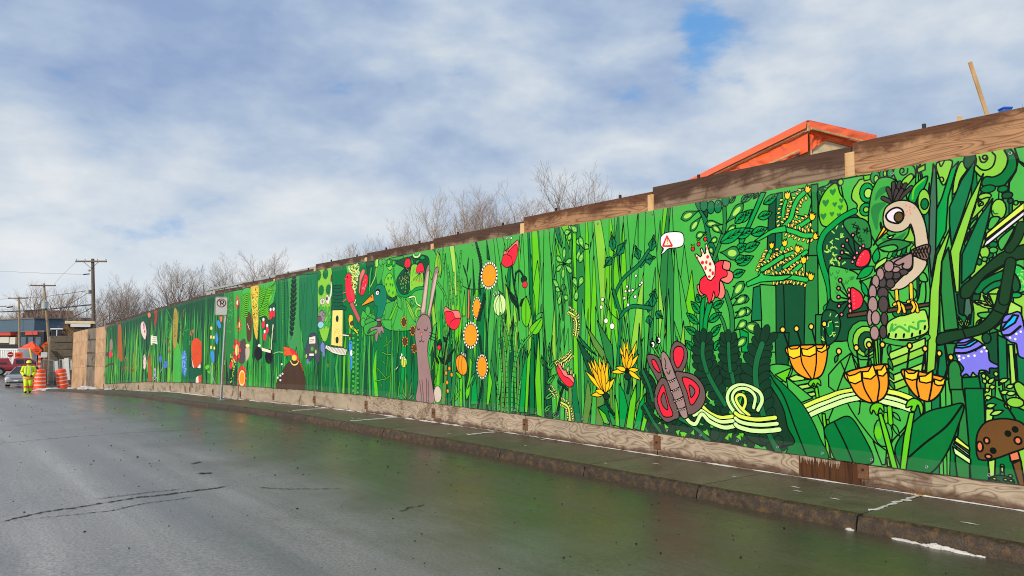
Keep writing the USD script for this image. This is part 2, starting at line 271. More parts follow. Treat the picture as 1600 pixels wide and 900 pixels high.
def concrete(name, c0, c1, c2, r0, r1, scale=2.5, bump=.35):
    mat(name, {'tc': ('texture_coordinate', {}), 'g': ('geometry', {}), 'n': ('noise_texture', {'scale': scale, 'detail': 7.0, 'roughness': .65}), 'f': ('noise_texture', {'scale': 70.0, 'detail': 3.0, 'roughness': .7}),
        'cr': ('rgb_ramp', {'ramp': [(.3, lin(c0)), (.5, lin(c1)), (.72, lin(c2))]}), 'fr': ('map_range', {'from_min': .3, 'from_max': .7, 'to_min': .45, 'to_max': 1.55}), 'cm': ('mix', {'mix_type': 'multiply', 'fac': 1.0}), 'oi': ('object_info', {}), 'orr': ('map_range', {'from_min': 0., 'from_max': 1., 'to_min': .8, 'to_max': 1.2}), 'co': ('mix', {'mix_type': 'multiply', 'fac': 1.0}),
        'ro': ('map_range', {'from_min': .35, 'from_max': .65, 'to_min': r0, 'to_max': r1, 'clamp': True}), 'b': ('bump', {'strength': bump, 'distance': .006}), 'p': ('principled_bsdf', {'specular_ior_level': .5})},
        [('g.position', 'n.vector'), ('g.position', 'f.vector'), ('n.fac', 'cr.fac'), ('f.fac', 'fr.value'), ('cr.color', 'cm.color1'), ('fr.result', 'cm.color2'), ('oi.random', 'orr.value'), ('cm.color', 'co.color1'), ('orr.result', 'co.color2'), ('co.color', 'p.base_color'), ('n.fac', 'ro.value'), ('ro.result', 'p.roughness'), ('f.fac', 'b.height'), ('b.normal', 'p.normal')])
concrete('wet_concrete', '3f3a2c', '554e3d', '6a6452', .32, .6)
concrete('dirty_kerb', '221910', '3c2d1b', '644d2b', .45, .75, scale=16, bump=.8)

# ------------------------------------------------------------------ the street's own frame: x along the hoarding (towards the near end), y away from the road
WO = (3.22463826, 6.87744686); WROT = -51.584
ca, sa = math.cos(math.radians(WROT)), math.sin(math.radians(WROT))
def to_wall(x, y): dx, dy = x - WO[0], y - WO[1]; return dx * ca + dy * sa, -dx * sa + dy * ca
ZB = np.array([(-160, -2.62), (-90, -2.62), (-70, -2.35), (-58, -2.0), (-46.4, -1.50), (-36.1, -.97), (-31.7, -.77), (-28.9, -.66), (-26.9, -.56), (-24.4, -.44), (-21.9, -.36), (-19.5, -.30), (-17.1, -.23), (-14.6, -.14), (-12.2, -.06), (-9.75, 0.), (-7.3, .035), (-4.9, .065), (-2.45, .08), (0, .1), (5, .13), (40, .4)])
zb = lambda X: np.interp(X, ZB[:, 0], ZB[:, 1])
zroad = lambda X: zb(X) - .115
def ground_z(x, y): return float(zroad(to_wall(x, y)[0]))
def street(name, label=None, cat=None, kind=None): return thing(name, label, cat, (WO[0], WO[1], 0), WROT, kind=kind)

rng = np.random.default_rng(4)
xs = np.unique(np.concatenate([np.linspace(-900, -170, 12), np.linspace(-160, -50, 40), np.linspace(-50, 12, 63), np.linspace(15, 60, 10), np.linspace(80, 700, 8)]))
ys = np.array([-900, -400, -200, -100, -60, -30, -10, -.6, 10, 40, 100, 300, 900.])
g = street('ground', kind='structure')
obj('soil', grid(xs, ys, lambda X, Y: zroad(X) - .06), 'earth', g, smooth=True)
rd = street('road', kind='structure')
xr = np.unique(np.concatenate([np.linspace(-240, -60, 40), np.linspace(-60, 14, 150)])); yr = np.concatenate([np.linspace(-70, -16, 12), np.linspace(-15, -1.16, 60)])
def road_relief(X, Y):
    return zroad(X) + (meshkit.fbm(np.stack([X * .5, Y * .9, X * 0], -1), 3, 3) - .5) * .012
obj('asphalt', grid(xr, yr, road_relief), 'wet_asphalt', rd, smooth=True)
yr2 = np.linspace(-1.16, 60, 12); xr2 = np.linspace(-240, -47.5, 40)
obj('asphalt', grid(xr2, yr2, lambda X, Y: zroad(X)), 'wet_asphalt', rd, smooth=True)
def crack(pts, w, seed):
    pts = np.array(pts, float); r = np.random.default_rng(seed); t = np.linspace(0, len(pts) - 1, 150)
    c = np.stack([np.interp(t, range(len(pts)), pts[:, k]) for k in (0, 1)], 1); c += np.cumsum(r.normal(0, .007, c.shape), 0) * .6 + r.normal(0, .006, c.shape)
    ww = w * (.15 + r.random(150) ** 1.6) * np.clip(np.minimum(t, t[-1] - t) * 3 + .15, 0, 1)
    d = np.gradient(c, axis=0); d /= np.linalg.norm(d, axis=1, keepdims=True); nrm = np.stack([-d[:, 1], d[:, 0]], 1)
    a, b = c - nrm * ww[:, None] / 2, c + nrm * ww[:, None] / 2
    P = np.stack([a, b], 1).reshape(-1, 2); Z = road_relief(P[:, 0], P[:, 1]) + .005
    i = np.arange(149) * 2; f = np.vstack([np.stack([i, i + 2, i + 3], 1), np.stack([i, i + 3, i + 1], 1)])
    obj('crack', trimesh.Trimesh(np.column_stack([P, Z]), f, process=False), 'crack_fill', rd)
crack([(-4.02, -6.26), (-4.22, -5.89), (-4.25, -5.61), (-4.33, -5.25), (-4.29, -4.89), (-4.27, -4.62), (-4.25, -4.40)], 0.05, 0)
crack([(-3.99, -6.11), (-3.89, -5.45), (-4.00, -5.14), (-3.93, -4.68)], 0.02, 1)
crack([(-4.52, -5.48), (-4.57, -5.03), (-4.52, -4.63)], 0.02, 2)
crack([(-10.05, -6.09), (-10.19, -5.36), (-10.34, -4.79), (-10.33, -4.15), (-10.12, -3.12)], 0.035, 3)
crack([(-13.30, -5.83), (-13.78, -5.09), (-14.16, -4.51), (-13.90, -3.74)], 0.03, 4)
crack([(-4.09, -4.11), (-3.92, -3.95), (-3.72, -3.76), (-3.48, -3.46)], 0.02, 5)
crack([(-2.28, -3.57), (-2.32, -3.42), (-2.37, -3.29)], 0.012, 6)
crack([(-6.04, -4.22), (-6.09, -3.99)], 0.05, 7)
crack([(-5.29, -4.36), (-5.23, -4.23)], 0.06, 8)

# ------------------------------------------------------------------ pavement: slabs and kerb stones
sw = street('pavement', kind='structure')
JX = [3.5, 2.0, .51] + [.51 - 1.497 * k for k in range(1, 33)]
for k in range(len(JX) - 1):
    x1, x0 = JX[k] - .006, JX[k + 1] + .006
    v = []
    for x in (x0, x1):
        for y, dz in ((-1.06, 0), (-.012, 0), (-1.06, -.3), (-.012, -.3)): v.append((x, y, float(zb(x)) + dz - (0 if y < -1 else .004) - .001 * ((k * 7) % 4)))
    obj('slab', hull(v), 'wet_concrete', sw)
    n = 26 if x1 > -14 else 5; X = np.linspace(x0, x1, n); r = np.random.default_rng(100 + k)
    prof = [(-1.0645, -.3), (-1.0645, -.002), (-1.075, .0), (-1.11, -.002), (-1.135, -.018), (-1.15, -.06), (-1.165, -.13), (-1.165, -.3)]
    V = np.array([[(x, y - (.009 * r.random() if 2 < q < 7 else 0), float(zb(x)) + z - (.026 * r.random() ** 5 if 1 < q < 6 else 0)) for q, (y, z) in enumerate(prof)] for x in X])
    m_, q_ = len(prof), np.arange(n - 1)
    F = [(a * m_ + b, (a + 1) * m_ + b, (a + 1) * m_ + b + 1) for a in q_ for b in range(m_ - 1)] + [(a * m_ + b, (a + 1) * m_ + b + 1, a * m_ + b + 1) for a in q_ for b in range(m_ - 1)]
    F += [(0, b, b + 1) for b in range(1, m_ - 1)] + [((n - 1) * m_, (n - 1) * m_ + b + 1, (n - 1) * m_ + b) for b in range(1, m_ - 1)]
    obj('kerb', trimesh.Trimesh(V.reshape(-1, 3), F, process=False), 'dirty_kerb', sw, smooth=50)

# ------------------------------------------------------------------ the plywood hoarding
PN = 2.44
ho = street('plywood_hoarding', 'long weathered plywood site hoarding stepping down along the street behind the printed banner', 'hoarding')
TOPS = [3.35, 3.285, 3.255, 3.205, 3.145, 3.115, 3.085, 2.995, 2.945, 2.855, 2.755, 2.675, 2.575, 2.47, 2.36, 2.25, 2.16, 1.96, 1.92, 1.86, 1.78]
SLOPE = [0] * 10 + [.01, .02, .03, .03, .035, .03, .03, .03, .01, .03, .04]
rr = np.random.default_rng(8)
def sheet(name, xa, xb, y0, y1, z0a, z0b, z1a, z1b, m, label=None):
    """A board between xa and xb with sloping edges, its mesh local to its lower left corner."""
    q = [(0, y, z) for y in (0, y1 - y0) for z in (0, z1a - z0a)] + [(xb - xa, y, z + z0b - z0a) for y in (0, y1 - y0) for z in (0, z1b - z0b)]
    o = obj(name, hull(q), m, ho, loc=(xa, y0, z0a))
    if label: o.SetCustomDataByKey('label', label)
for k in range(21):
    xb, xa = PN * (2 - k) - .007, PN * (1 - k) + .007
    top, sl = TOPS[k], SLOPE[k]
    za, zc = float(zb(xa)) + .004, float(zb(xb)) + .004
    if k < 17:
        sheet('plywood_panel', xa, xb, .0, .02, za, zc, top - .1 - sl, top - .1 + sl, 'plywood_bottom' if k < 6 else 'plywood_grey')
        hgt = .36 if k < 6 else .3
        jit = rr.normal(0, .004)
        sheet('top_board', xa, xb - (.0 if k else 0), -.026 + jit, -.004, top - hgt - sl, top - hgt + sl, top - sl, top + sl, 'plywood_top' if k in (0, 1, 3) else 'plywood_top_dark')
    else:
        mt = 'plywood_weathered' if k == 18 else 'plywood_tan'
        cuts = np.linspace(0, 1, 5); cuts = [0, .36, .58, .80, 1.0]
        for a, b in zip(cuts[:-1], cuts[1:]):
            sheet('plywood_panel', xa, xb, .0 - rr.random() * .006, .02, za + (top - sl - za) * a + .006, zc + (top + sl - zc) * a + .006, za + (top - sl - za) * b, zc + (top + sl - zc) * b, mt)
    # joint: batten at the top, rusty clamp plate at the foot, dark strip behind the gap
    zt = top - .085
    if k < 8: obj('batten', cbox(xa - .075, xa + .018, -.044, -.0285 + .0, zt - .30, zt, .004), 'new_lumber', ho)
    obj('backing_strip', box(xa - .06, xa + .05, .0215, .05, za, top - .12), 'dark_steel', ho)
    cz = float(zb(xa)) + .14
    if k < 17:
        pl = obj('clamp_plate', cbox(xa - .058, xa + .044, -.014, -.0005, cz - .075, cz + .085, .003), 'rusty_steel', ho)
        obj('bolt', cyl((xa - .007, -.02, cz + .01), .012, .018, 'y', 8), 'dark_steel', pl)
    # steel posts behind, every half panel; their tips stand above the boards
    for xx, tt in ((xa + PN / 4 - .01, top - sl * .5), (xa + 3 * PN / 4 - .01, top + sl * .5)):
        zg = float(zb(xx)) - .1
        obj('steel_post', cat_([box(xx - .013, xx + .013, .052, .075, zg, tt + .062), box(xx - .03, xx + .03, .046, .0518, zg, tt - .15)]), 'dark_steel', ho)
# a splintered stretch at the foot of one panel where the face veneer has come off
r = np.random.default_rng(3); zz0 = float(zb(-.6)) + .008
obj('splintered_face', box(-.64, -.012, -.004, -.0005, zz0, .40), 'splintered_wood', ho, label='dark splintered stretch of plywood with the face torn off')
spl = []
for k in range(38):
    x = -.63 + k * .0163; h = (.03 + .085 * r.random() ** .7) * (1 if k < 26 else .3); w = .009
    spl.append(hull([(x - w, -.008, .40), (x + w, -.008, .40), (x - w, -.0045, .40), (x + w, -.0045, .40), (x - w * .9, -.007, .325 - h * .4), (x + w * .9, -.007, .325 - h * .4), (x + r.normal(0, .005), -.006, .325 - h)]))
obj('torn_veneer', cat_(spl), 'plywood_bottom', ho)

# ------------------------------------------------------------------ the printed banner
COL = dict(g1='44b147', bg1='3da643', bg2='45ac4a', bg3='3f9654', yg='84c940', lm='60c81e', lg='a2da5a', lg2='cdf3a0', ly='6cc628', g3='26803e', fg='2f8c34', dg='007339', dg2='007336', dg3='1b764a', dgr='095a3c',
           d1='104f31', d2='0e3524', d2b='163f23', vd='123a26', td='0d7446', em='009845', em2='27b850', ol='07120d', ol2='5b8c3e', sl='3f6a56', net='0f7a48', fst='186a3e',
           yl='d6ec5a', ll='e4dfee', ll2='f0edf4', cr='f4f2d2', cr2='f0ead0', cr3='f4e796', cr4='d0c2b4', pu='7e7bf0', cy='22b6ff', cyl='8fd0e0', bl='3c93e0', bl2='4676c8', pv='7080c4', pv2='b9b8dc',
           wh='f6f4ea', wh2='e8e6da', br='6a4826', brd='583e2e', brm='4a3528', brt='ab5a2c', sa='f07a74', sa2='dd7a58', sa3='bd5a5a', sa4='e0b490', pk='ff8b90', pk2='d97070', pk3='ead0d4',
           red='ff2a42', red2='f05a3c', red3='a8302c', rd2='d8232e', bei='c9b9a1', eye='eddcec', eyb='5a4520', ye='ffd028', ye2='ffc52a', ye3='ffcf4e', ye4='ffd01c', ye5='f8b818', ye6='f4e080', by='fbd35a',
           crest='453a3c', dk='4a4143', dk2='50504c', mv='a28485', mv2='9b7c7d', mv3='8f8790', mvl='c9b5a5', col='7a5d58', wing='6a5755', wing2='54484a', bod='9c8080', **{'or': 'ff9a24'},
           orf='e2602c', orf2='dc4c1e', gold='e0b63c', gold2='a8923c', gry='45465a', duck='0c7a5a', bk='131316')
OPS = '''G g1,g1,g3,dg,yg,td,d1 1,26,2.3,2.9,0.05,0.16,0.03,6,0 526 0 1462 0
G g1,g1,bg2,yg,g1,g3,g1,lm,bg2 2,58,1.9,3.3,0.1,0.26,0.05,6,0 -4750 0 -1897 0
G g1,lm,bg2,g1,yg,g3,g1 22,44,0.9,2.0,0.07,0.17,0.06,6,0 -4473 0 -1897 0
G dg,g3,td,lm,d1,ol2,g1 23,30,0.5,1.2,0.06,0.15,0.1,6,0 -4610 0 -2603 0
G g1,dg,lm,g3,bg2,yg,g1 3,44,1.4,2.9,0.08,0.2,0.04,7,0 -7375 0 -4473 0
G g1,td,dg,lm,g3,ol2,bg2,d1 4,70,0.6,1.6,0.05,0.13,0.04,7,0 -7375 0 -4473 0
G dg,td,g3,g1,lm,em,d1,bg2 5,95,0.8,1.9,0.06,0.16,0.03,5,0 -12590 0 -7077 0
G d1,g3,dg,g1,d2,fg,bg2 6,95,1.6,2.9,0.07,0.22,0.03,3,0 -19650 0 -12072 0
G g1,em,lm,fg,em2,d1,g3 7,90,0.5,1.25,0.05,0.12,0.02,3,0 -17086 0 -11905 0
G d1,fg,g3,d2,g3,g1,d1,d2,yg,fg 8,210,1.5,2.9,0.06,0.2,0.03,2,0 -36669 0 -18741 0
G fg,g1,yg,d1,fg,g3,d2,bg2 10,110,1.3,2.7,0.05,0.14,0.04,2,0 -36669 0 -18741 0
G d2,d1,fg,g3,g1,yg,d2,lm 9,150,0.4,1.5,0.05,0.14,0.03,2,0 -36669 0 -18741 0
P d1 8 -872 2836 -778 2922 -787 2155 -920 2165
P td 8 -784 2923 -718 2924 -745 2152 -773 1775 -823 2158
P g1 8 -624 2899 -485 2931 -399 2801 -449 2638 -584 2677
P g3 8 -406 2950 -339 2950 -358 2124 -474 2133 -403 2653
P bg2 8 -999 2004 -809 1983 -827 1311 -985 1309
P d1 8 -815 1999 -720 1994 -726 1313 -821 1311
P d1 8 -731 1995 -490 1976 -526 1316 -726 1313
P g3 8 -482 2260 -360 2250 -371 1318 -526 1316
P td 8 -1075 1975 -999 1993 -989 1638 -1109 1629
P d1 8 -833 1505 -684 1505 -702 1147 -825 1158
P g3 8 -394 1677 -288 1675 -298 1331 -404 1330
S g1 8 -910 1156 -808 1189 -661 1163 -696 1058 -812 1023
P lm 8 -836 1083 -669 1156 -730 1012
P lg 8 -696 1058 -615 1091 -520 1066 -553 1021 -664 1030
P g1 8 -697 1014 -474 1053 -444 1026 -666 974
P lg 8 -658 974 -460 1014 -430 986 -627 935
P g1 8 -619 935 -445 974 -416 947 -588 896
P lg 8 -580 897 -431 934 -401 907 -550 858
P g1 8 -721 1057 -571 961 -448 874 -591 814 -700 910
E yg 7,127,141 1153 2892
S dg 8 1259 2964 1300 2960 1337 2874 1330 2789 1275 2712 1229 2676 1091 2698 1110 2766 1171 2756 1233 2780 1273 2843 1279 2903
P bg2 8 1330 2963 1417 2962 1411 2809 1355 2854
P bg2 8 1348 2855 1410 2775 1400 2521 1269 2540 1282 2694 1330 2772
L ol 15,0 1127 2923 1115 2912 1100 2928 1105 2945 1128 2941 1135 2913 1114 2890 1087 2900 1075 2942
L ol 14,0 1171 2959 1193 2920 1175 2852 1135 2824 1089 2832 1051 2875
S yg 8 748 2949 850 2958 865 2909 801 2754 761 2835
L ol 13,0 766 2955 781 2915 808 2957
L ol 12,0 752 2818 786 2822 798 2792 776 2777
S yg 8 932 2924 971 2899 978 2852 926 2780 898 2693 865 2671 886 2814
E d1 7,48,72 1004 2920
E dg 7,54,31 1129 2666
E dg 7,37,26 1235 2649
E d1 7,37,26 1263 2593
E yg 7,47,26 1103 2608
E yg 7,53,82 1199 2489
L dg 12,0 1157 2486 1167 2458 1190 2455
S g1 8 1143 2426 1204 2418 1155 2346 1117 2341
S yg 8 1047 2572 1134 2594 1100 2529 1002 2435 1029 2521
L ol 13,0 1078 2558 1066 2551 1073 2537 1089 2543 1086 2562 1067 2573 1052 2553 1061 2530
S g1 8 993 2391 1042 2439 1025 2396 983 2348
S bg2 8 966 2314 991 2338 956 2270 939 2245
E d1 7,18,21 1284 2546
E g1 7,15,17 1320 2524
E g1 7,22,19 1309 2353
S bg2 8 1189 2237 1297 2329 1273 2263 1209 2157
E dg 7,31,26 1150 2206
E bg2 7,31,24 1148 2163
E dg 7,31,22 1116 2122
E yg 7,35,48 1086 2151
E bg2 7,19,18 1084 2094
E dg 7,17,26 1044 2075
P bg2 8 1302 2063 1361 2084 1349 1797 1269 1801
S em2 8 1293 2021 1357 1983 1351 1831 1300 1834
X lg dash,5,20,15 1293 2021 1357 1983 1351 1831 1300 1834
S yg 8 1094 1949 1234 2034 1226 2009 1141 1963
S dg 8 997 1858 1078 1932 1217 1992 1200 1925 1107 1878 1026 1812
S td 8 1059 1837 1138 1902 1199 1908 1182 1865 1096 1809
S yg 8 1089 1809 1167 1858 1180 1805
S d1 8 1276 1971 1317 1901 1315 1833 1270 1827
P sl 8 721 2947 739 2895 736 2607 713 2194 671 1976 657 2199 682 2661 716 2899
P em 8 915 2932 855 2874 780 2647 734 2552 713 2194 799 2359 826 2640 906 2902
P td 8 1044 2921 934 2769 872 2633 836 2556 831 2420 840 2237 913 2428 977 2618 1014 2738
P yg 8 1099 2795 1010 2631 992 2597 930 2444 830 2183 859 1838 883 1837 903 2158 1004 2479 1048 2607
P td 8 1179 2671 1165 2590 1050 2429 919 2148 906 1907 1002 1999 1056 2180 1119 2403
P g3 8 815 2216 760 2098 743 1843 756 1516 864 1533 853 1685 842 1838
P yg 8 833 2378 720 2156 657 1847 602 1150 668 1189 718 1644 730 1844 756 2098 822 2311
P sl 8 930 1790 962 1797 974 1682 954 1568 925 1639 901 1657
P d2 8 866 1819 931 1816 908 1639 877 1658
P d1 8 987 1814 1042 1811 1023 1724 977 1761
F lg 45,7,2 1138 1695 993 1761
F lg 30,7,2 1131 1703 1061 1802
F lg 30,7,2 908 1533 856 1649
F lg 30,7,2 917 1533 957 1647
F lg 30,7,2 1001 1549 1042 1610
S g1 8 1020 1654 1106 1661 1081 1618 1035 1623
P yg 8 1104 1809 1173 1805 1138 1703
P lg 8 1245 1751 1324 1697 1321 1638 1226 1641
E em 7,37,21 1291 1792
P g1 8 1132 1531 1183 1577 1169 1509
P d1 8 1061 1479 1153 1505 1146 1119 1093 1117 1034 1201
P td 8 1152 1479 1211 1445 1206 1122 1144 1077
P lg 8 1224 1402 1254 1402 1264 1099 1227 1089
P td 8 1273 1327 1331 1328 1319 1027 1277 1058
E d1 7,32,42 1071 1453
P td 8 692 1389 752 1399 765 1192 750 1111 692 1135
P g3 8 760 1408 851 1408 815 1310 779 1246
S g3 8 778 1210 830 1265 868 1195 873 1001 787 996
S d2b 8 704 1480 772 1507 896 1528 1017 1562 1114 1661 1155 1754 1181 1840 1263 1835 1244 1725 1196 1624 1124 1539 1038 1488 934 1457 836 1431 701 1398
L ol 13,0 896 1524 916 1462
L ol 13,0 1137 1677 1204 1641
S d2b 8 905 1876 976 1938 1082 2037 1154 2101 1231 2147 1379 2184 1375 2083 1302 2072 1227 2043 1157 2005 1078 1950 1004 1848 962 1788 898 1791
L d2b 70,0.8 1265 2058 1246 1956 1227 1863 1208 1752
L d2b 60,0.8 1349 2340 1316 2241 1261 2161
P yl 8 1094 2254 1107 2303 1378 2524 1376 2465
P ll 8 1076 2191 1097 2238 1376 2456 1374 2418 1120 2218
S pu 8 893 1444 965 1451 1035 1409 1078 1341 1087 1272 1143 1235 1134 1213 1085 1211 1080 1170 1057 1191 1011 1190 1001 1148 978 1154 959 1174 938 1135 915 1157 898 1154 878 1136 870 1160 892 1205 854 1266 828 1337 843 1399
P cy 9 842 1390 915 1395 989 1440 1004 1429 947 1387 890 1373 842 1374
L ol 20,0 836 1328 913 1331 994 1364 1046 1399
L ol 15,0 851 1413 908 1416 965 1444
E ol 0,6,12 989 1352
E wh 0,9,10 862 1303
E wh 0,9,10 895 1289
E wh 0,9,10 932 1306
E wh 0,9,10 978 1310
E wh 0,9,10 1030 1344
E wh 0,9,10 1053 1377
E wh 0,8,10 1067 1349
E wh 0,9,10 863 1275
S pu 8 1203 1624 1248 1644 1321 1634 1345 1328 1294 1312 1282 1377 1276 1411 1233 1428 1183 1487 1182 1556
P cy 9 1186 1526 1216 1572 1270 1635 1299 1630 1275 1576 1191 1517
L ol 20,0 1190 1475 1242 1483 1311 1546
L ol 15,0 1186 1577 1231 1589 1263 1635
E wh 0,8,9 1237 1457
E wh 0,8,9 1272 1446
E wh 0,8,9 1281 1487
E wh 0,8,9 1311 1504
P dg 8 877 1125 1001 1139 1019 1001 876 993
P td 8 1002 1165 1049 1176 1043 1011 1019 1010
F lg 32,7,0 1053 1089 1031 1123
F lg 32,7,0 1069 1090 1116 1135
F lg 32,7,0 1145 1102 1214 1131
F lg 32,7,0 1196 1062 1248 1082
F lg 32,7,0 1075 1056 1121 1067
F lg 32,7,0 1126 1187 1128 1144
F lg 32,7,0 1043 1029 1075 1039
F lg 32,7,0 1037 1166 1039 1123
S yg 8 1248 1082 1286 1109 1341 1045 1338 962 1281 992
P dg 8 894 1038 1032 1045 1034 778 983 662 976 471 1053 473 1054 312 915 308 902 601
P dg 8 1040 942 1103 981 1334 879 1327 697 1034 770
P lg 8 1042 882 1099 886 1088 792 1037 770
F lg 35,7,0 1041 968 1088 980
F lg 35,7,0 1046 900 1116 922
F lg 35,7,0 1074 837 1167 879
F lg 35,7,0 1150 1017 1224 1030
F lg 35,7,0 1194 1012 1261 1024
F lg 35,7,0 1176 934 1219 895
E yg 7,59,38 1251 948
L ol 16,0 1143 1051 1177 951 1252 806
P dg 8 1053 473 1191 540 1261 293 1045 259
P lg 8 1045 467 1095 487 1085 333 1055 320
P g3 8 788 1023 878 1028 894 915 908 550 906 298 811 310 800 449 855 842 881 905 792 899
P yl 8 815 637 912 559 911 531 801 599
P cr 8 800 584 910 506 906 491 794 572
P lg2 8 785 551 917 464 915 423 797 493
P sa2 8 1194 541 1254 571 1267 507 1203 484
P br 8 1213 468 1269 504 1290 297 1254 292
S br 8 985 473 963 556 976 678 1034 770 1126 808 1216 813 1288 792 1328 730 1324 622 1206 551 1092 493
E sa2 9,22,39 989 576
E sa2 9,19,23 1040 629
E sa2 9,22,17 1048 504
E sa2 9,23,27 1257 652
E ll 16,8,11 1191 700
E ll 16,8,11 1242 737
E ll 16,8,11 1083 554
L g3 20,0.8 1138 332 1142 442
E lg 7,10,22 1141 413
E d1 7,82,42 1138 324
E lg 7,14,9 1085 333
E lg 7,13,9 1195 370
E lg 7,13,9 1160 336
E lg 7,13,9 1197 333
E lg 7,14,9 1107 311
S d1 8 -335 2897 -242 2924 -187 2977 -93 2941 -292 2712 -339 2781
X g1 dot,3,14,7 -335 2897 -242 2924 -188 2956 -311 2809
S yg 8 83 3032 251 3051 242 2766 80 2610 4 2742
P g1 8 -114 2954 121 2955 110 2606 -61 2629
E yg 7,26,29 -109 2928
P d1 8 -220 2951 -124 2956 -157 2920
S yg 8 90 2920 207 2881 175 2499 67 2530 19 2598 47 2685 -1 2753 11 2832 49 2887
P lm 8 111 2952 180 2950 169 2907 119 2903
E em 7,65,91 137 2790
E lg 7,37,45 150 2782
E em 7,57,60 123 2635
E yg 7,25,25 126 2634
E em 7,43,59 218 2918
E yg 7,21,34 227 2902
E em 7,38,49 296 2935
E yg 7,15,27 305 2938
E em 7,28,39 352 2935
S g1 8 391 2967 547 2967 561 2860 451 2821 397 2878
L ol 14,0 459 2921 473 2928 469 2953 446 2957 436 2925 463 2896 500 2909 506 2946
P yg 8 590 2931 653 2957 652 2910 589 2893
S yg 8 452 2840 526 2895 552 2861 487 2796
P yg 8 396 2280 474 2425 510 2430 567 2263 539 2210 394 2223
S bg1 8 256 2902 342 2897 415 2836 484 2710 501 2422 443 2314 320 2239 254 2245 180 2360 145 2473 149 2601 174 2757 206 2841
S g3 0 320 2825 338 2790 261 2744 211 2702 213 2751 253 2809
S g3 0 268 2682 305 2659 246 2588 222 2434 194 2477 169 2599 190 2665
S g3 0 257 2357 361 2341 473 2387 396 2290 303 2289
S lg2 8 253 2499 286 2369 362 2370 323 2345 260 2430
L ol 12,0 253 2499 270 2448 324 2374 381 2378
L g3 32,0.7 377 2263 415 2297 469 2273 505 2279
L g1 30,0.7 450 2256 487 2271 523 2277
S em 8 667 2851 577 2805 520 2724 505 2669 553 2633 591 2694 647 2770
L lm 16,0 640 2828 558 2765 537 2673
E yg 7,51,112 633 2631
E dg 7,31,47 637 2612
S ly 8 -178 2926 -266 2865 -325 2758 -332 2644 -308 2547 -244 2520 -168 2551 -104 2584 -50 2658 -68 2742 -118 2821 -141 2907
V g3 39 -189 2848
V g3 42 -263 2753
V g3 39 -289 2626
V g3 29 -203 2637
V g3 29 -173 2726
V g3 31 -104 2753
V g3 31 -117 2688
V g3 26 -135 2618
S d1 8 -10 2622 -169 2530 -279 2429 -325 2309 -308 2162 -225 2084 -58 2092 93 2091 155 2185 140 2305 125 2465
X lg dash,8,34,26 -95 2552 -191 2502 -268 2407 -294 2285 -286 2181 -212 2144 14 2117 -52 2283
S g3 8 -95 2532 -2 2576 136 2514 164 2303 99 2279 12 2358
X ol x,4,9,26 -65 2528 -2 2551 125 2475 140 2315 71 2322 3 2399
L em 50,0.8 20 2633 -94 2593 -201 2524 -289 2451 -336 2331 -318 2184 -269 2015 -250 1932 -244 1788 -288 1738
S d1 8 -254 1809 -170 1785 84 1796 106 1579 -7 1442 -329 1462
S d1 8 -322 1688 -194 1705 -145 1583 -202 1432 -331 1390
E dg 7,40,81 -251 1543
X lg dash,11,16,22 -322 1688 -194 1705 -145 1583 -202 1432 -331 1390
S g1 8 -245 2124 -181 2132 -58 2092 27 2046 59 1965 90 1835 5 1809 -212 1799 -240 1941
X g3 v,7,12,30 -224 2104 -18 2069 22 2037 9 1948 -190 1837 -219 1910
P g1 8 50 1975 90 1983 159 2008 115 1834
F em 80,7,0 177 2105 23 1999
F em 65,7,0 192 2131 218 2268
F em 50,7,0 115 1834 65 1975
S lg 8 190 2055 202 2123 289 2174 288 2135 210 2083
L g1 26,0.7 318 2181 348 2237 368 2283
L dg 26,0.7 360 2189 385 2241 405 2279
L g1 26,0.7 402 2197 422 2245 442 2276
L dg 26,0.7 444 2205 459 2249 478 2272
L g1 26,0.7 485 2213 495 2253 514 2269
S g3 8 244 2256 357 2226 450 2246 505 2288 360 2332 236 2296
S g1 8 235 2266 319 2225 395 2247 359 2284
E g1 7,90,75 454 1838
S g1 8 307 1864 361 1785 451 1744 550 1778 581 1916 617 1942 612 1775 539 1704 339 1709 305 1787
E dg 7,41,43 375 1680
E d1 7,49,49 502 1667
S g1 8 576 2019 620 2007 635 1941 574 1954
S lg 8 294 1452 284 1577 374 1640 448 1654 574 1693 617 1674 628 1517 513 1460 422 1441
L bg1 20,0 310 1514 330 1576 333 1519 390 1556 465 1509 476 1555 542 1531 553 1592 605 1600
E bg1 0,11,9 358 1571
E bg1 0,11,8 438 1568
E bg1 0,11,8 508 1590
L ol 18,0 294 1467 300 1493
L ol 18,0 354 1462 360 1488
L ol 18,0 423 1462 428 1488
L ol 18,0 491 1467 496 1493
L ol 18,0 558 1490 563 1516
L ol 18,0 599 1531 604 1557
L bg1 42,0.8 265 1433 348 1414 439 1406 538 1415 618 1462
E bg1 7,153,181 72 1433
E yg 7,115,140 86 1423
E d1 7,77,99 99 1413
E lg 7,40,57 112 1403
P g1 8 160 1443 218 1443 219 1183 161 1181
P lm 8 170 1433 194 1433 201 1212 181 1211
P lg 8 289 1319 600 1453 598 1379 306 1262
P yg 8 287 1247 598 1384 595 1310 303 1191
P g1 8 284 1176 595 1315 593 1241 301 1120
P lg 8 282 1105 593 1246 590 1172 299 1048
P yg 8 280 1033 590 1177 588 1104 296 977
F g3 32,7,0 301 1395 288 1300
F g3 32,7,0 287 1271 321 1168
F g3 32,7,0 293 1148 328 1083
F g3 32,7,0 290 1081 334 998
F g3 32,7,0 109 1355 82 1291
F g3 32,7,0 130 1258 98 1179
F g3 32,7,0 -186 1291 -209 1220
P g1 8 -275 1107 -156 1236 -51 1313 5 1206 12 1088 -72 986 -217 953 -279 995
L ol 14,0 -156 1236 -89 1084
L ol 14,0 -46 1323 -196 959
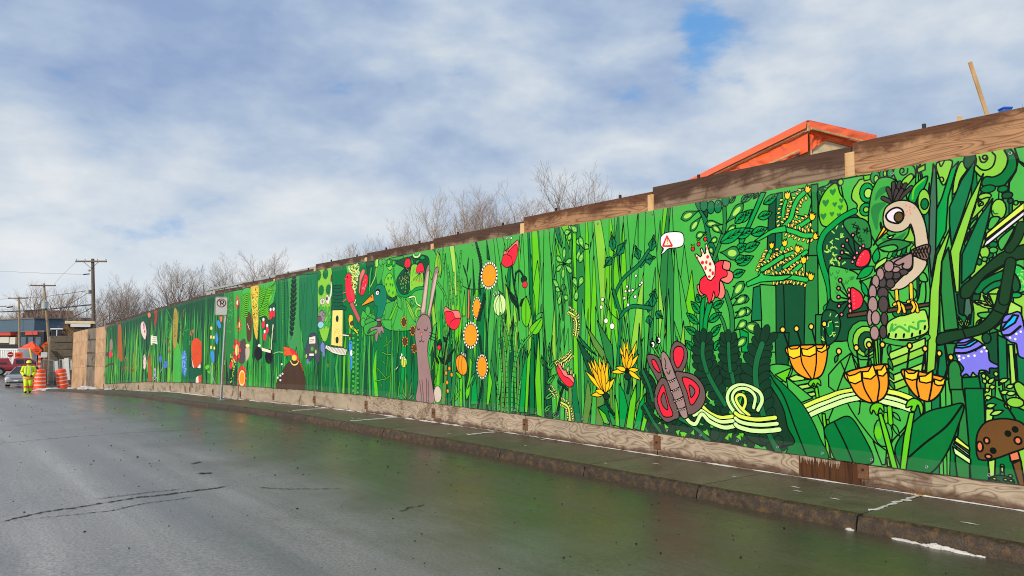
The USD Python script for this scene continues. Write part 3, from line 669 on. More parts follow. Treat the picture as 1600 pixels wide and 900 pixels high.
L ol 14,0 -46 1313 12 1108
S g1 8 -96 846 25 874 141 863 310 837 454 810 414 687 301 554 242 454 131 536
P g1 8 -445 822 -282 894 -220 838 -333 587
E g1 7,80,124 219 612
E lm 0,33,57 176 607
L ol 13,0 25 874 12 776 1 756
F g1 35,7,0 309 799 371 729
F g1 35,7,0 305 695 357 597
L lm 30,0.7 248 775 245 709
L lm 35,0.7 282 835 287 703
L yl 42,0.8 -546 784 -390 855 -281 899 -175 941 -47 970
L lg2 40,0.8 -531 739 -391 806 -283 849 -156 904 -33 934
L lg2 44,0.8 -510 694 -393 754 -284 803 -126 869 11 907
L yl 40,0.8 278 978 369 963 467 930
L lg2 40,0.8 248 929 349 910 430 883
L lg2 44,0.8 209 891 348 866 473 830
P lm 8 -354 731 -324 734 -284 330 -313 326
P lm 8 -310 678 -288 680 -240 321 -277 324
P lm 8 -423 969 -392 985 -379 886 -410 877
S dg2 8 -919 1107 -812 1038 -590 844 -469 679 -383 501 -314 298 -718 276 -731 377 -824 574 -893 824
L ol 17,0 -895 1073 -750 863 -645 591 -527 300
S dg2 8 -335 591 -230 671 -84 725 37 572 124 341 -97 298 -226 309 -295 455
L ol 17,0 -230 657 -148 498 -69 316
S dg2 8 322 500 413 649 577 811 749 878 877 909 844 762 727 475 585 296 401 288 332 390
L ol 18,0 873 905 744 717 568 556 423 411
P g1 8 130 526 200 326 228 330 242 454
P lm 8 244 388 258 399 269 316 246 318
P lm 8 181 775 212 784 265 607 333 306 283 309 235 528
P lm 8 452 810 490 809 457 626 401 302 352 304 398 602
P brd 8 -76 1677 110 1702 109 1662 -74 1642
P brd 8 293 1716 646 1756 645 1728 292 1680
L crest 30,0.7 385 2652 329 2686 279 2719
L crest 30,0.7 385 2652 352 2725 326 2797
L crest 30,0.7 385 2652 378 2745 377 2838
L crest 30,0.7 385 2652 404 2744 430 2834
L crest 30,0.7 385 2652 429 2731 480 2808
L crest 30,0.7 385 2652 454 2714 529 2775
L crest 30,0.7 385 2652 390 2712 403 2771
L crest 30,0.7 385 2652 413 2709 449 2763
S bei 8 314 2638 390 2671 473 2668 553 2624 603 2541 635 2443 650 2330 653 2213 557 2222 543 2341 516 2450 492 2427 437 2398 363 2401 298 2443 277 2506 284 2583
E sa 0,7,8 481 2622
E sa 0,7,8 514 2603
E sa 0,7,8 550 2591
E sa 0,7,8 486 2566
E sa 0,7,8 516 2546
E sa 0,7,8 471 2537
E sa 0,7,8 511 2577
S eye 10 305 2561 351 2604 407 2612 450 2576 451 2513 412 2475 356 2487 315 2516
E eyb 8,39,44 413 2528
P ye2 8 280 2462 298 2431 183 2299
P ye2 8 298 2426 318 2416 240 2354
S bei 8 519 2164 624 2127 633 2080 585 2009 493 1930 419 1887 322 1881 347 1920 423 2001 488 2053
S dk 8 347 1920 308 1883 253 1925 226 1975 275 2039 388 2060 480 2073 506 2052 432 2000
S mv 8 355 2159 447 2180 511 2193 522 2126 506 2052 443 2047 388 2051 340 2016 234 1926 151 1754 119 1677 130 1853 168 1968 238 2071 297 2125
E dk 7,46,27 433 2033
E dk 7,39,33 377 2009
E dk 7,39,44 312 2018
E dk 7,39,42 324 1940
E dk 7,34,50 254 1952
E dk 7,47,53 255 1857
E dk 7,44,75 257 1755
E dk 7,30,60 262 1625
E dk 7,32,60 248 1508
E mv 7,37,25 374 2061
E mv 7,43,50 315 2095
E mv 7,34,56 237 2030
E mv 7,33,58 194 1965
E mv 7,35,66 164 1871
E mv 7,43,76 163 1754
E mv 7,25,74 133 1637
E mv 7,40,64 186 1636
E mv 7,40,64 172 1499
S mv 8 363 2125 429 2162 511 2193 519 2117 502 2066 461 2057 430 2081 445 2113 399 2098
S col 8 516 2193 530 2229 663 2254 646 2133 581 2145
L ol 12,0 524 2183 553 2227
L ol 12,0 526 2230 563 2156
L ol 12,0 553 2186 579 2232
L ol 12,0 553 2232 588 2154
L ol 12,0 581 2189 606 2237
L ol 12,0 579 2234 613 2151
L ol 12,0 610 2192 632 2242
L ol 12,0 606 2236 637 2149
L ol 12,0 638 2195 659 2247
L ol 12,0 632 2238 661 2147
L ye2 26,0.6 375 1872 378 1765
L ye2 26,0.6 500 1921 499 1780
L ye2 22,0.6 383 1770 350 1749
L ye2 22,0.6 383 1770 423 1735 438 1683
L ye2 22,0.6 388 1765 397 1713 385 1680
L ye2 22,0.6 501 1780 470 1771
L ye2 22,0.6 501 1780 536 1746 547 1685
L ye2 22,0.6 507 1765 522 1723 503 1686
L ol 15,0 21 2187 -2 2411
E pk 9,15,17 -2 2411
L ol 15,0 21 2187 -61 2368
E pk 9,15,17 -61 2368
L ol 15,0 21 2187 -102 2319
E pk 9,16,17 -102 2319
L ol 15,0 21 2187 -114 2257
E pk 9,16,17 -114 2257
L ol 15,0 21 2187 -139 2205
E pk 9,16,17 -139 2205
L ol 15,0 -46 1811 -138 1997
E pk 9,16,17 -138 1997
L ol 15,0 -46 1811 -156 1922
E pk 9,16,17 -156 1922
L ol 15,0 -46 1811 -158 1839
E pk 9,16,17 -158 1839
L ol 15,0 -46 1811 -156 1754
E pk 9,16,17 -156 1754
L ol 15,0 -46 1811 -132 1673
E pk 9,16,17 -132 1673
S red 8 99 2267 140 2246 151 2186 124 2129 74 2107 15 2129 47 2214
E pk 7,14,16 30 2241
E pk 7,14,16 7 2198
E pk 7,14,16 -13 2161
E pk 7,14,16 60 2283
E pk 7,14,16 90 2300
S red 8 -35 1910 27 1892 66 1846 76 1796 52 1738 -9 1708 -29 1718
E pk 7,14,19 -53 1901
E pk 7,14,19 -55 1851
E pk 7,14,19 -52 1796
E pk 7,14,19 -53 1751
E pk 7,14,19 -46 1706
E sa 0,6,6 86 2226
E sa 0,6,6 62 2203
E sa 0,6,6 46 2175
E sa 0,6,6 40 2147
E sa 0,6,6 -9 1874
E sa 0,6,6 -7 1839
E sa 0,6,6 -6 1804
E sa 0,6,6 -7 1769
E sa 0,6,6 -5 1735
L ol 19,0 -752 1536 -694 1377
L ol 19,0 -601 1545 -544 1358
L ol 19,0 -444 1563 -396 1380
L ol 19,0 -307 1587 -297 1393
E ye3 9,27,28 -752 1536
E ye3 9,26,28 -601 1545
E ye3 9,25,27 -444 1563
E ye3 9,24,27 -307 1587
S or 10 -700 1364 -684 1250 -632 1137 -538 1073 -445 1057 -353 1097 -303 1209 -284 1332 -298 1385
P ye 8 -706 1372 -667 1341 -598 1347 -562 1378 -565 1277 -642 1250 -692 1275
P ye 8 -552 1348 -490 1341 -401 1384 -398 1305 -465 1274 -540 1283
P ye 8 -392 1350 -340 1351 -292 1405 -289 1344 -341 1316 -382 1330
L ol 16,0 -562 1365 -548 1202 -453 1056
L ol 16,0 -397 1367 -401 1206 -432 1062
S lm 8 -486 1005 -464 1043 -406 1063 -367 1048 -361 999 -394 1022 -408 984 -433 1020 -460 987
L ol 19,0 -168 1328 -174 1285
L ol 19,0 4 1364 26 1148
L ol 19,0 119 1393 105 1174
L ol 19,0 239 1394 221 1201
E ye3 9,24,27 -168 1328
E ye3 9,23,26 4 1364
E ye3 9,22,26 119 1393
E ye3 9,22,25 239 1394
S or 10 -105 1131 -66 1026 2 923 84 875 153 875 235 926 276 1020 276 1157 251 1220
P ye 8 -105 1133 -76 1101 -15 1118 38 1148 43 1066 -18 1033 -78 1049
P ye 8 50 1144 104 1150 146 1217 175 1125 125 1082 55 1090
P ye 8 186 1165 220 1166 256 1220 272 1156 234 1114 193 1119
L ol 16,0 40 1136 64 997 130 878
L ol 16,0 176 1165 200 1039 177 888
S lm 8 109 803 129 850 176 872 226 857 230 794 197 828 172 762 139 805 122 769
L ol 19,0 471 1387 442 1174
L ol 19,0 597 1362 562 1145
L ol 19,0 709 1324 681 1128
L ol 19,0 798 1293 742 1119
E ye3 9,20,25 471 1387
E ye3 9,20,24 597 1362
E ye3 9,19,24 709 1324
E ye3 9,19,24 798 1293
S or 10 418 1180 420 1094 458 1018 509 954 581 915 644 930 707 999 745 1098 750 1120
P ye 8 418 1180 452 1145 499 1147 538 1177 531 1104 482 1088 424 1106
P ye 8 540 1122 589 1128 646 1174 649 1087 597 1069 545 1078
P ye 8 660 1105 710 1090 752 1126 735 1061 689 1052 663 1066
L ol 16,0 538 1166 517 1054 534 949
L ol 16,0 652 1166 637 1039 613 924
S lm 8 424 849 443 906 498 932 553 898 564 837 546 792 523 878 494 821 462 829 474 864
P em 8 -962 2962 -906 2955 -1098 2607 -1213 2397 -1231 2485 -1122 2656
F em 70,7,2 -1201 2895 -1038 2962
F em 40,7,2 -987 2960 -1052 2907
F em 90,7,2 -938 2837 -764 2917
F em 90,7,2 -1004 2703 -838 2734
F em 100,7,2 -1239 2681 -1065 2796
F em 100,7,2 -1084 2536 -897 2584
F em 100,7,2 -1256 2511 -1101 2608
F em 100,7,2 -1183 2375 -988 2438
F em 100,7,2 -1263 2234 -1064 2305
F em 100,7,2 -1256 2522 -1057 2591
F em 100,7,2 -1273 2374 -1145 2442
B by 29,40,49 -722 2574 -720 2651 -705 2758 -677 2833
L em2 32,0.7 -722 2574 -720 2651 -705 2758 -677 2833
B by 29,40,49 -710 2573 -631 2650 -594 2753 -545 2833 -481 2882
L em2 44,0.7 -710 2573 -631 2650 -594 2753 -545 2833 -481 2882
B by 29,40,49 -611 2535 -530 2563 -438 2607
L em2 40,0.7 -611 2535 -530 2563 -438 2607
B by 29,40,49 -693 2544 -589 2505 -499 2463 -404 2451
L em2 44,0.7 -693 2544 -589 2505 -499 2463 -404 2451
P em2 7 -1050 2464 -886 2549 -787 2577 -692 2582 -682 2521 -850 2518 -1000 2459
B by 29,40,49 -963 2168 -918 2253 -866 2343
L em2 40,0.7 -963 2168 -918 2253 -866 2343
B by 29,40,49 -932 2166 -833 2225 -765 2285 -731 2360
L em2 44,0.7 -932 2166 -833 2225 -765 2285 -731 2360
B by 29,40,49 -796 2254 -700 2279 -612 2298
L em2 40,0.7 -796 2254 -700 2279 -612 2298
B by 29,40,49 -721 2161 -597 2227 -475 2296
L em2 36,0.7 -721 2161 -597 2227 -475 2296
B by 29,40,49 -996 2115 -950 2190 -892 2301
L em2 42,0.7 -996 2115 -950 2190 -892 2301
B by 29,40,49 -970 2158 -858 2210 -736 2271
L em2 42,0.7 -970 2158 -858 2210 -736 2271
B by 29,40,49 -741 2065 -623 2111 -541 2169
L em2 42,0.7 -741 2065 -623 2111 -541 2169
B by 29,40,49 -862 2057 -683 2062 -556 2038 -483 2023
L em2 44,0.7 -862 2057 -683 2062 -556 2038 -483 2023
P em2 7 -1157 2035 -1009 2094 -983 2136 -947 2101 -825 2082 -682 2083 -635 2080 -671 2056 -742 2031 -986 2031 -1149 1988
U ye 42,30 -441 2913
U ye 46,0 -660 2885
U ye 44,25 -402 2637
U ye 38,60 -374 2439
U ye 40,0 -853 2397
U ye 41,-10 -706 2407
U ye 45,20 -565 2334
U ye 44,10 -506 2220
U ye 44,20 -434 2051
D g3 80,lg -1322 1999 -1170 2008
D g3 90,lg -1298 1872 -1129 1859
D g3 90,lg -1302 1724 -1106 1735
D g3 120,lg -1252 1598 -1004 1539
D g3 80,lg -1309 1428 -1165 1429
P em 8 -1253 1553 -1150 1507 -1155 1306 -1233 1305
N vd fst,120,80,80,0 -1514 657 -1654 600 -1735 803
S vd 8 -2530 993 -2432 972 -2402 849 -2439 585 -2538 527
S vd 8 -2504 554 -2249 477 -2034 496 -1857 465 -1464 479 -1252 521 -1204 371 -1660 333 -2037 328 -2508 354
X vd blob,21,60,70 -2504 580 -1738 639 -1252 521 -806 563 -775 376 -1660 322 -2508 354
X lm tri,22,12,40 -2506 479 -2036 400 -1465 433 -1252 499 -1203 393 -2037 340
L fst 45,0.7 -2537 552 -2409 413 -2299 313
L fst 45,0.7 -2108 562 -1886 474 -1660 333
L fst 50,0.7 -1252 521 -1126 446 -1028 369
S vd 8 -1218 858 -939 983 -776 778 -723 571 -670 409 -1078 363 -1252 521
S vd 4 -1799 1165 -1531 1161 -1477 1094 -1452 1003 -1538 816 -1704 910 -1772 1084
S vd 4 -1504 1105 -1237 1136 -1214 1014 -1321 919 -1453 958
N vd fst,190,100,85,50 -1731 1332 -1726 1226 -1672 1064 -1591 928 -1458 741
N vd fst,170,95,85,45 -1393 1336 -1381 1188 -1345 986 -1283 831
N vd fst,210,105,95,60 -990 1391 -1061 1197 -1070 981 -991 650 -927 475 -815 308
L td 50,0.7 -1762 2963 -1664 2769 -1612 2536 -1558 2424 -1507 2231
L g3 40,0.7 -1410 2866 -1407 2690 -1444 2554 -1561 2306
P d1 8 -1718 2957 -1603 2941 -1635 2777 -1691 2857
E td 7,49,71 -1583 2890
E td 7,49,71 -1492 2889
E td 7,48,70 -1394 2946
E td 7,50,72 -1675 2927
F em 50,7,2 -1341 2903 -1259 2973
F em 60,7,2 -1194 2894 -1115 2962
D g3 110,lg -1734 2875 -2004 2818
D g3 90,lg -1707 2811 -1871 2660
D g3 80,lg -1646 2623 -1791 2585
D g3 80,lg -1441 2682 -1658 2720
D g3 110,lg -1393 2688 -1169 2873
D g3 70,lg -1430 2576 -1573 2686
D g3 70,lg -1416 2574 -1269 2650
D g3 150,lg -1476 2381 -1227 2347
D g3 70,lg -1613 2500 -1507 2537
D g3 60,lg -1560 2353 -1607 2452
F em 130,7,2 -1473 2486 -1149 2613
F em 100,7,2 -1279 2675 -1138 2783
F em 90,7,2 -1289 2272 -1150 2306
F em 90,7,2 -1332 2115 -1167 2160
D g3 110,lg -1359 1851 -1189 2049
D g3 90,lg -1340 1793 -1160 1889
D g3 90,lg -1316 1656 -1164 1754
D g3 90,lg -1313 1530 -1167 1630
D g3 90,lg -1344 1326 -1171 1457
L g3 50,0.7 -1417 1946 -1354 1748 -1345 1554 -1389 1394
L g3 30,0.7 -1545 1765 -1465 1647 -1414 1485
F em 85,7,2 -1758 1724 -1880 1866
F em 85,7,2 -1782 1608 -1947 1735
F em 85,7,2 -1792 1490 -1971 1577
F em 85,7,2 -1847 1313 -1966 1424
F em 85,7,2 -1586 1784 -1440 1849
F em 85,7,2 -1646 1629 -1474 1728
F em 85,7,2 -1635 1465 -1486 1601
F em 85,7,2 -1582 1317 -1497 1437
F em 85,7,2 -1756 1843 -1797 1940
P em 8 -1757 1795 -1726 1889 -1682 1911 -1735 1462 -1775 1462
P em 8 -1663 1840 -1582 1839 -1652 1674 -1677 1509 -1700 1439 -1735 1462 -1717 1652
N vd fst,170,95,80,50 -1729 1391 -1739 1273 -1713 1168 -1686 1087
N vd fst,150,90,80,40 -1396 1394 -1395 1257 -1383 1097
S sa 8 -1788 2036 -1737 2047 -1674 1994 -1696 1933 -1740 1921 -1775 1963
S sa 8 -1660 1946 -1611 1950 -1578 2013 -1558 1965 -1563 1883 -1606 1852 -1643 1884
S sa 8 -1551 1976 -1483 2068 -1440 2029 -1423 1935 -1460 1876 -1514 1892
S sa 8 -1437 2284 -1356 2266 -1347 2219 -1378 2173 -1439 2197
S sa 8 -1425 2179 -1331 2160 -1317 2091 -1372 2040 -1442 2058 -1475 2095 -1406 2119
S red 8 -1736 2105 -1649 2159 -1534 2269 -1437 2287 -1449 2209 -1396 2174 -1397 2119 -1465 2097 -1490 2055 -1499 1938 -1542 1891 -1568 1965 -1598 1884 -1635 1827 -1665 1917 -1718 1943 -1753 1986 -1754 2046
P cr2 8 -1812 2389 -1788 2391 -1738 2354 -1716 2367 -1732 2446 -1714 2453 -1680 2385 -1661 2392 -1667 2488 -1644 2492 -1615 2394 -1539 2234 -1551 2129 -1601 2082 -1643 2099 -1705 2222
E red 0,20,21 -1638 2346
E red 0,23,22 -1710 2288
E red 0,17,21 -1657 2288
E red 0,17,21 -1607 2265
E red 0,16,24 -1669 2224
E red 0,16,18 -1608 2195
E red 0,17,24 -1575 2160
E red 0,20,15 -1621 2127
E red 0,9,19 -1774 2348
E red 0,9,17 -1711 2399
E red 0,7,19 -1647 2442
E red 7,25,24 -1838 2454
P lm 5 -1864 2511 -1847 2473 -1820 2476 -1817 2506 -1838 2490
E red 7,22,22 -1757 2500
P lm 5 -1782 2557 -1765 2519 -1739 2523 -1735 2552 -1756 2536
E red 7,23,23 -1665 2547
P lm 5 -1689 2604 -1673 2566 -1647 2569 -1643 2599 -1664 2583
S ll2 7 -2307 2589 -2293 2645 -2225 2678 -2099 2679 -1992 2652 -1963 2585 -1980 2512 -2054 2490 -2165 2493 -2213 2479 -2258 2446 -2302 2435 -2264 2483 -2268 2505 -2300 2534
P rd2 0 -2210 2658 -2123 2520 -2137 2505 -2273 2518 -2282 2536
P cr 0 -2209 2625 -2154 2529 -2250 2536
L rd2 14,0 -2206 2615 -2205 2570
E rd2 0,8,6 -2205 2550
L yl 40,0.8 -1751 703 -1653 634 -1516 597 -1367 623
L lg2 40,0.8 -1869 594 -1810 622 -1766 651 -1654 600 -1517 554 -1329 582
L lg2 44,0.8 -1966 548 -1915 507 -1842 504 -1760 614 -1655 542 -1477 495 -1310 533
L lg2 42,0.8 -1198 593 -1340 670 -1417 766 -1422 845 -1374 916 -1280 955 -1164 950 -1039 901 -1004 816 -1056 714
L lg2 36,0.8 -1172 617 -1286 697 -1363 804 -1335 885 -1255 923 -1152 912 -1084 844 -1106 733
L yl 34,0.8 -1159 651 -1260 721 -1317 807 -1283 854 -1218 847 -1200 781 -1234 701
L yl 42,0.8 -1329 661 -1275 634 -1167 617 -1044 618 -847 654
L lg2 40,0.8 -1331 606 -1276 576 -1169 561 -1011 565 -832 596
L lg2 46,0.8 -1332 543 -1278 517 -1135 497 -978 507 -809 539
L g1 20,0.7 -2344 1387 -2298 1276
L g1 20,0.7 -2426 1337 -2347 1237
E ol 0,49,43 -2441 1380
E wh 4,26,34 -2435 1374
E ol 0,15,19 -2448 1368
E ol 0,45,43 -2353 1422
E wh 4,24,35 -2343 1425
E ol 0,13,19 -2356 1422
L ol 10,0 -2375 1463 -2391 1494
L ol 10,0 -2351 1469 -2350 1506
L ol 10,0 -2330 1465 -2320 1500
L ol 10,0 -2466 1412 -2490 1437
L ol 10,0 -2444 1418 -2457 1450
S wing 8 -2171 1327 -2108 1411 -2017 1390 -1949 1318 -1951 1197 -2007 1087 -2070 1000 -2114 1059 -2182 1192
S wing 8 -2526 1247 -2411 1249 -2332 1188 -2305 1040 -2368 950 -2431 1035 -2511 1146
S wing 8 -2311 990 -2401 874 -2431 722 -2390 588 -2265 485 -2140 521 -2070 589 -2210 921
S wing 8 -2115 1047 -2008 1065 -1845 1033 -1732 921 -1711 781 -1795 658 -1957 596 -2013 786
S red 8 -2075 1355 -2000 1329 -2002 1220 -2075 1112 -2130 1193 -2133 1303
S red 8 -2453 1191 -2404 1186 -2334 1057 -2374 1060 -2433 1123
S red 8 -2017 1002 -1876 979 -1787 882 -1836 761 -1908 707 -1952 837
S wing 8 -1924 925 -1863 890 -1852 843 -1902 787 -1919 851
S red 8 -2297 910 -2354 827 -2383 725 -2326 581 -2264 542 -2159 572 -2214 700 -2258 832
S wing 8 -2287 821 -2260 758 -2228 632 -2293 657 -2331 741
S bod 8 -2318 1238 -2306 1282 -2266 1289 -2201 1216 -2115 1029 -2027 845 -1954 599 -1973 552 -2025 555 -2091 660 -2225 944 -2301 1102
L ol 13,0 -2233 959 -2174 964 -2116 998
P wh 5 -2231 951 -2205 957 -2215 929
P wh 5 -2201 961 -2176 967 -2186 939
P wh 5 -2172 971 -2147 977 -2157 949
P wh 5 -2143 981 -2118 987 -2128 959
L ol 13,0 -2188 848 -2126 858 -2064 897
P wh 5 -2185 842 -2160 848 -2170 820
P wh 5 -2154 854 -2129 860 -2139 833
P wh 5 -2123 866 -2098 873 -2108 845
P wh 5 -2092 879 -2067 885 -2077 858
L ol 13,0 -2154 743 -2085 753 -2016 792
P wh 5 -2149 736 -2125 743 -2134 715
P wh 5 -2114 748 -2090 755 -2100 728
P wh 5 -2080 761 -2055 767 -2065 740
P wh 5 -2046 773 -2021 779 -2031 752
L ol 13,0 -2099 647 -2042 649 -1985 680
P wh 5 -2097 638 -2073 645 -2082 618
P wh 5 -2069 647 -2044 653 -2054 626
P wh 5 -2040 655 -2016 661 -2025 634
P wh 5 -2012 663 -1988 669 -1997 642
L ol 12,0 -2267 1214 -2249 1165 -2260 1103 -2241 1098
L ol 12,0 -2239 1061 -2208 1037 -2188 1081
L lg 10,0 -1676 865 -1692 818 -1636 769
L g3 30,0.7 -3061 2521 -3099 2297 -3093 2069 -3052 1917 -3019 1841
L td 40,0.7 -2490 2494 -2650 2338 -2914 2184 -3051 1992 -3036 1842
L td 20,0.5 -3079 2472 -3011 2498
L td 20,0.5 -2619 2311 -2539 2378
F net 90,7,3 -3078 2541 -3113 2799
F net 100,7,3 -3011 2485 -2849 2663
F net 90,7,3 -3110 2468 -3250 2348
F net 85,7,3 -2641 2404 -2708 2581
F net 90,7,3 -2452 2484 -2402 2679
F net 100,7,3 -2547 2384 -2381 2406
F net 90,7,3 -2439 1888 -2383 2033
F net 90,7,3 -2485 1895 -2503 1753
E wh 5,21,18 -2849 2082
E wh 5,21,18 -2874 2026
E wh 5,21,18 -2809 2030
E wh 5,21,18 -2752 2034
E wh 5,21,18 -2630 2088
E wh 5,21,18 -2603 2117
E wh 5,21,18 -2697 2207
E wh 5,21,18 -2720 1953
E wh 5,22,19 -2901 1936
E wh 5,23,19 -3265 1938
L ol 10,0 -2835 1921 -2719 2026 -2607 2093
L ol 10,0 -2818 1969 -2849 2069
L ol 10,0 -2711 2038 -2693 2195
L td 44,0.7 -3080 2042 -3009 1867 -2959 1717 -2980 1441 -3013 1103
L td 40,0.7 -2959 1717 -2867 1799 -2727 1837 -2457 1803
L ol 12,0 -3269 1931 -3098 1741 -2977 1675
F net 90,7,3 -2436 1817 -2422 2009
F net 80,7,3 -2498 1717 -2466 1580
F net 80,7,3 -2385 1755 -2278 1678
E wh 5,27,26 -3275 1942
E wh 5,27,26 -3297 1844
E wh 5,36,34 -3212 1668
E wh 5,41,39 -3106 1598
E wh 5,22,22 -2711 1951
E wh 5,22,22 -2832 1857
E wh 5,20,19 -2893 1944
P td 8 -3819 1282 -3531 1131 -3201 626 -3258 794 -3625 1173
P ol2 8 -3573 1619 -3223 1268 -3195 1097 -3435 1353
P g3 8 -3370 1682 -3103 1356 -3078 1016 -3223 1225
P d1 8 -3752 1440 -3437 1177 -3199 797 -3501 956
P td 8 -3719 1485 -3375 1222 -3624 1351
P g3 8 -2679 1318 -2648 1627 -2620 1299 -2648 746 -2717 660
P g1 8 -2902 1295 -2841 1630 -2804 1317
P dg 8 -3216 625 -3351 573 -3087 360 -3029 387
P lm 8 -3367 572 -3263 382 -3160 370 -3232 496
P em 8 -3187 542 -3114 505 -3014 377 -3116 368
P lm 8 -3059 742 -3020 639 -2978 360 -3058 373
P em 8 -2993 893 -2909 792 -2850 609 -2915 355 -2986 359
P lm 8 -2719 885 -2710 742 -2776 348 -2887 362 -2813 695
P em 8 -2567 792 -2610 546 -2654 350 -2762 360 -2662 664
P lm 8 -2555 671 -2531 512 -2587 346 -2646 351
L d2 30,0.5 -3229 753 -3201 626 -3085 508
L d2 30,0.5 -2850 1035 -2823 911 -2853 785
F ye4 65,7,0 -3235 757 -3595 1030
F ye4 65,7,0 -3235 757 -3556 1170
F ye4 65,7,0 -3235 757 -3499 1198
F ye4 65,7,0 -3235 757 -3442 1221
F ye4 65,7,0 -3235 757 -3344 1245
F ye4 65,7,0 -3235 757 -3253 1220
F ye4 65,7,0 -3235 757 -3185 1166
F ye4 65,7,0 -3235 757 -3059 959
F ye4 65,7,0 -3235 757 -3153 928
F ye4 65,7,0 -3235 757 -3488 716
F ye4 65,7,0 -3235 757 -3410 785
F ye5 75,7,0 -3235 757 -3484 1099
F ye5 75,7,0 -3235 757 -3376 1135
F ye5 75,7,0 -3235 757 -3290 1148
F ye4 60,7,0 -2855 1055 -2981 1357
F ye4 60,7,0 -2855 1055 -2914 1437
F ye4 60,7,0 -2855 1055 -2849 1437
F ye4 60,7,0 -2855 1055 -2692 1417
F ye4 60,7,0 -2855 1055 -2659 1257
F ye4 60,7,0 -2855 1055 -2656 1072
F ye4 60,7,0 -2855 1055 -2631 947
F ye4 60,7,0 -2855 1055 -3131 1024
F ye4 60,7,0 -2855 1055 -3048 1091
F ye4 60,7,0 -2855 1055 -2776 1296
F ye5 65,7,0 -2855 1055 -2945 1252
F ye5 65,7,0 -2855 1055 -2860 1316
F ye5 65,7,0 -2855 1055 -2763 1255
E ol 0,39,46 -2855 1045
E d2 7,56,42 -2850 983
E d2 7,54,43 -3214 721
N vd fst,90,60,60,40 -2602 1054 -2499 876 -2449 719
N vd fst,90,60,60,40 -2582 649 -2453 479 -2352 369
P dg 8 -4751 2972 -4712 2968 -4676 2488 -4541 1929 -4588 1144 -4715 2131
P lm 8 -4657 2978 -4537 2967 -4489 2474 -4628 1706 -4644 2355
P g1 8 -4401 2973 -4293 2969 -4248 2487 -4205 1855 -4328 916 -4419 1861
P td 8 -4174 2971 -4093 2977 -4026 2672 -4106 2790
P lm 8 -4164 2827 -4061 2581 -4108 2476
P lm 8 -4639 2160 -4538 2542 -4490 2248 -4516 1993 -4567 1545 -4602 2028
P lm 8 -4058 2989 -3899 2970 -3879 2643 -3967 2853
D g1 75,lg -3993 2459 -3980 2675
D g1 75,lg -3993 2459 -4147 2565
D g1 75,lg -3993 2459 -4148 2369
D g1 75,lg -3993 2459 -4017 2243
D g1 75,lg -3993 2459 -3826 2316
D g1 75,lg -3993 2459 -3835 2493
D g1 75,lg -4053 2075 -4214 2256
D g1 75,lg -4053 2075 -4168 2135
D g1 75,lg -4053 2075 -4111 1895
D g1 75,lg -4053 2075 -4018 2158
D g1 80,lg -4030 2035 -3995 2188
D g1 80,lg -4030 2035 -3918 1969
D g1 80,lg -3843 2886 -3979 2870
D g1 80,lg -3843 2886 -3900 2761
D g1 80,lg -3843 2886 -3721 2933
D g1 80,lg -3843 2886 -3876 2982
D g1 85,lg -3773 2084 -3804 2253
D g1 85,lg -3773 2084 -3752 1939
D g1 80,lg -3680 2654 -3734 2766
D g1 80,lg -3680 2654 -3725 2476
L g3 20,0.5 -3999 2242 -4021 1695
L g3 20,0.5 -3837 2317 -3885 1845
L g3 20,0.5 -3844 2763 -3804 2238
D g1 90,lg -3598 2609 -3691 2790
D g1 90,lg -3598 2609 -3694 2445
D g1 90,lg -3598 2609 -3523 2667
D g1 90,lg -3726 2115 -3811 2253
D g1 90,lg -3726 2115 -3775 1945
D g1 100,lg -3716 2115 -3630 2255
D g1 90,lg -3883 2974 -3729 2861
D g1 90,lg -3883 2974 -3785 3002
L d2 24,0.6 -5119 2505 -5066 2215 -4973 1928 -4947 1712
L d2 20,0.6 -5052 2282 -5012 2396 -4933 2424 -4855 2353
F d2 70,7,3 -4973 1878 -5269 2244
E d2 7,65,46 -4835 2294
E red 7,54,49 -4812 2218
F d2 60,7,3 -4934 1910 -4766 2052
S sa 8 -5413 2639 -5366 2730 -5241 2761 -5012 2875 -4972 2845 -4985 2713 -5187 2680
S red 8 -5394 2629 -5324 2683 -5241 2698 -5159 2660 -5079 2586 -5092 2537 -5241 2497 -5352 2548
S red 8 -5228 2700 -5105 2791 -5025 2817 -4985 2746 -5004 2647 -5092 2520 -5132 2641
L ol 10,0 -5241 2719 -5388 2874
E wh 5,22,19 -5388 2874
L ol 10,0 -5241 2736 -5324 2915
E wh 5,22,19 -5324 2915
L ol 10,0 -5228 2735 -5236 2932
E wh 5,22,19 -5236 2932
L ol 10,0 -5214 2733 -5138 2927
E wh 5,22,19 -5138 2927
E lg2 7,157,166 -5421 1943
L ol 12,0 -5421 2106 -5519 1964 -5491 1808
L ol 12,0 -5421 2106 -5379 1959 -5351 1804
L ol 12,0 -5421 2106 -5435 1944 -5421 1789
L wh 16,0.5 -5548 2086 -5583 2122
L wh 16,0.5 -5506 2110 -5520 2154
L wh 16,0.5 -5458 2116 -5449 2159
S lm 8 -4791 2036 -4715 1919 -4686 1788 -4742 1643 -4798 1611 -4864 1678 -4890 1793 -4869 1941
L ol 13,0 -4791 2020 -4798 1628
F g1 70,7,0 -4591 1705 -4443 1806
B cr3 26,32,40 -3930 1831 -3797 1767 -3732 1690
L yl 24,0.5 -3908 1800 -3797 1751 -3754 1705
S lm 8 -4673 1516 -4713 1586 -4606 1670 -4449 1735 -4463 1600 -4568 1502
L ol 12,0 -4673 1516 -4580 1601 -4462 1719
L g1 26,0.6 -4673 1508 -4822 1395 -4960 1255
H g1 36 -5435 1429 -5375 1087 -5336 640 -5330 382
H g1 36 -5390 1646 -5287 1268 -5243 823 -5229 390
H g1 36 -5331 1718 -5215 1483 -5157 1252
H g1 36 -5029 1659 -5086 1447 -5058 1183 -5115 829 -5129 398
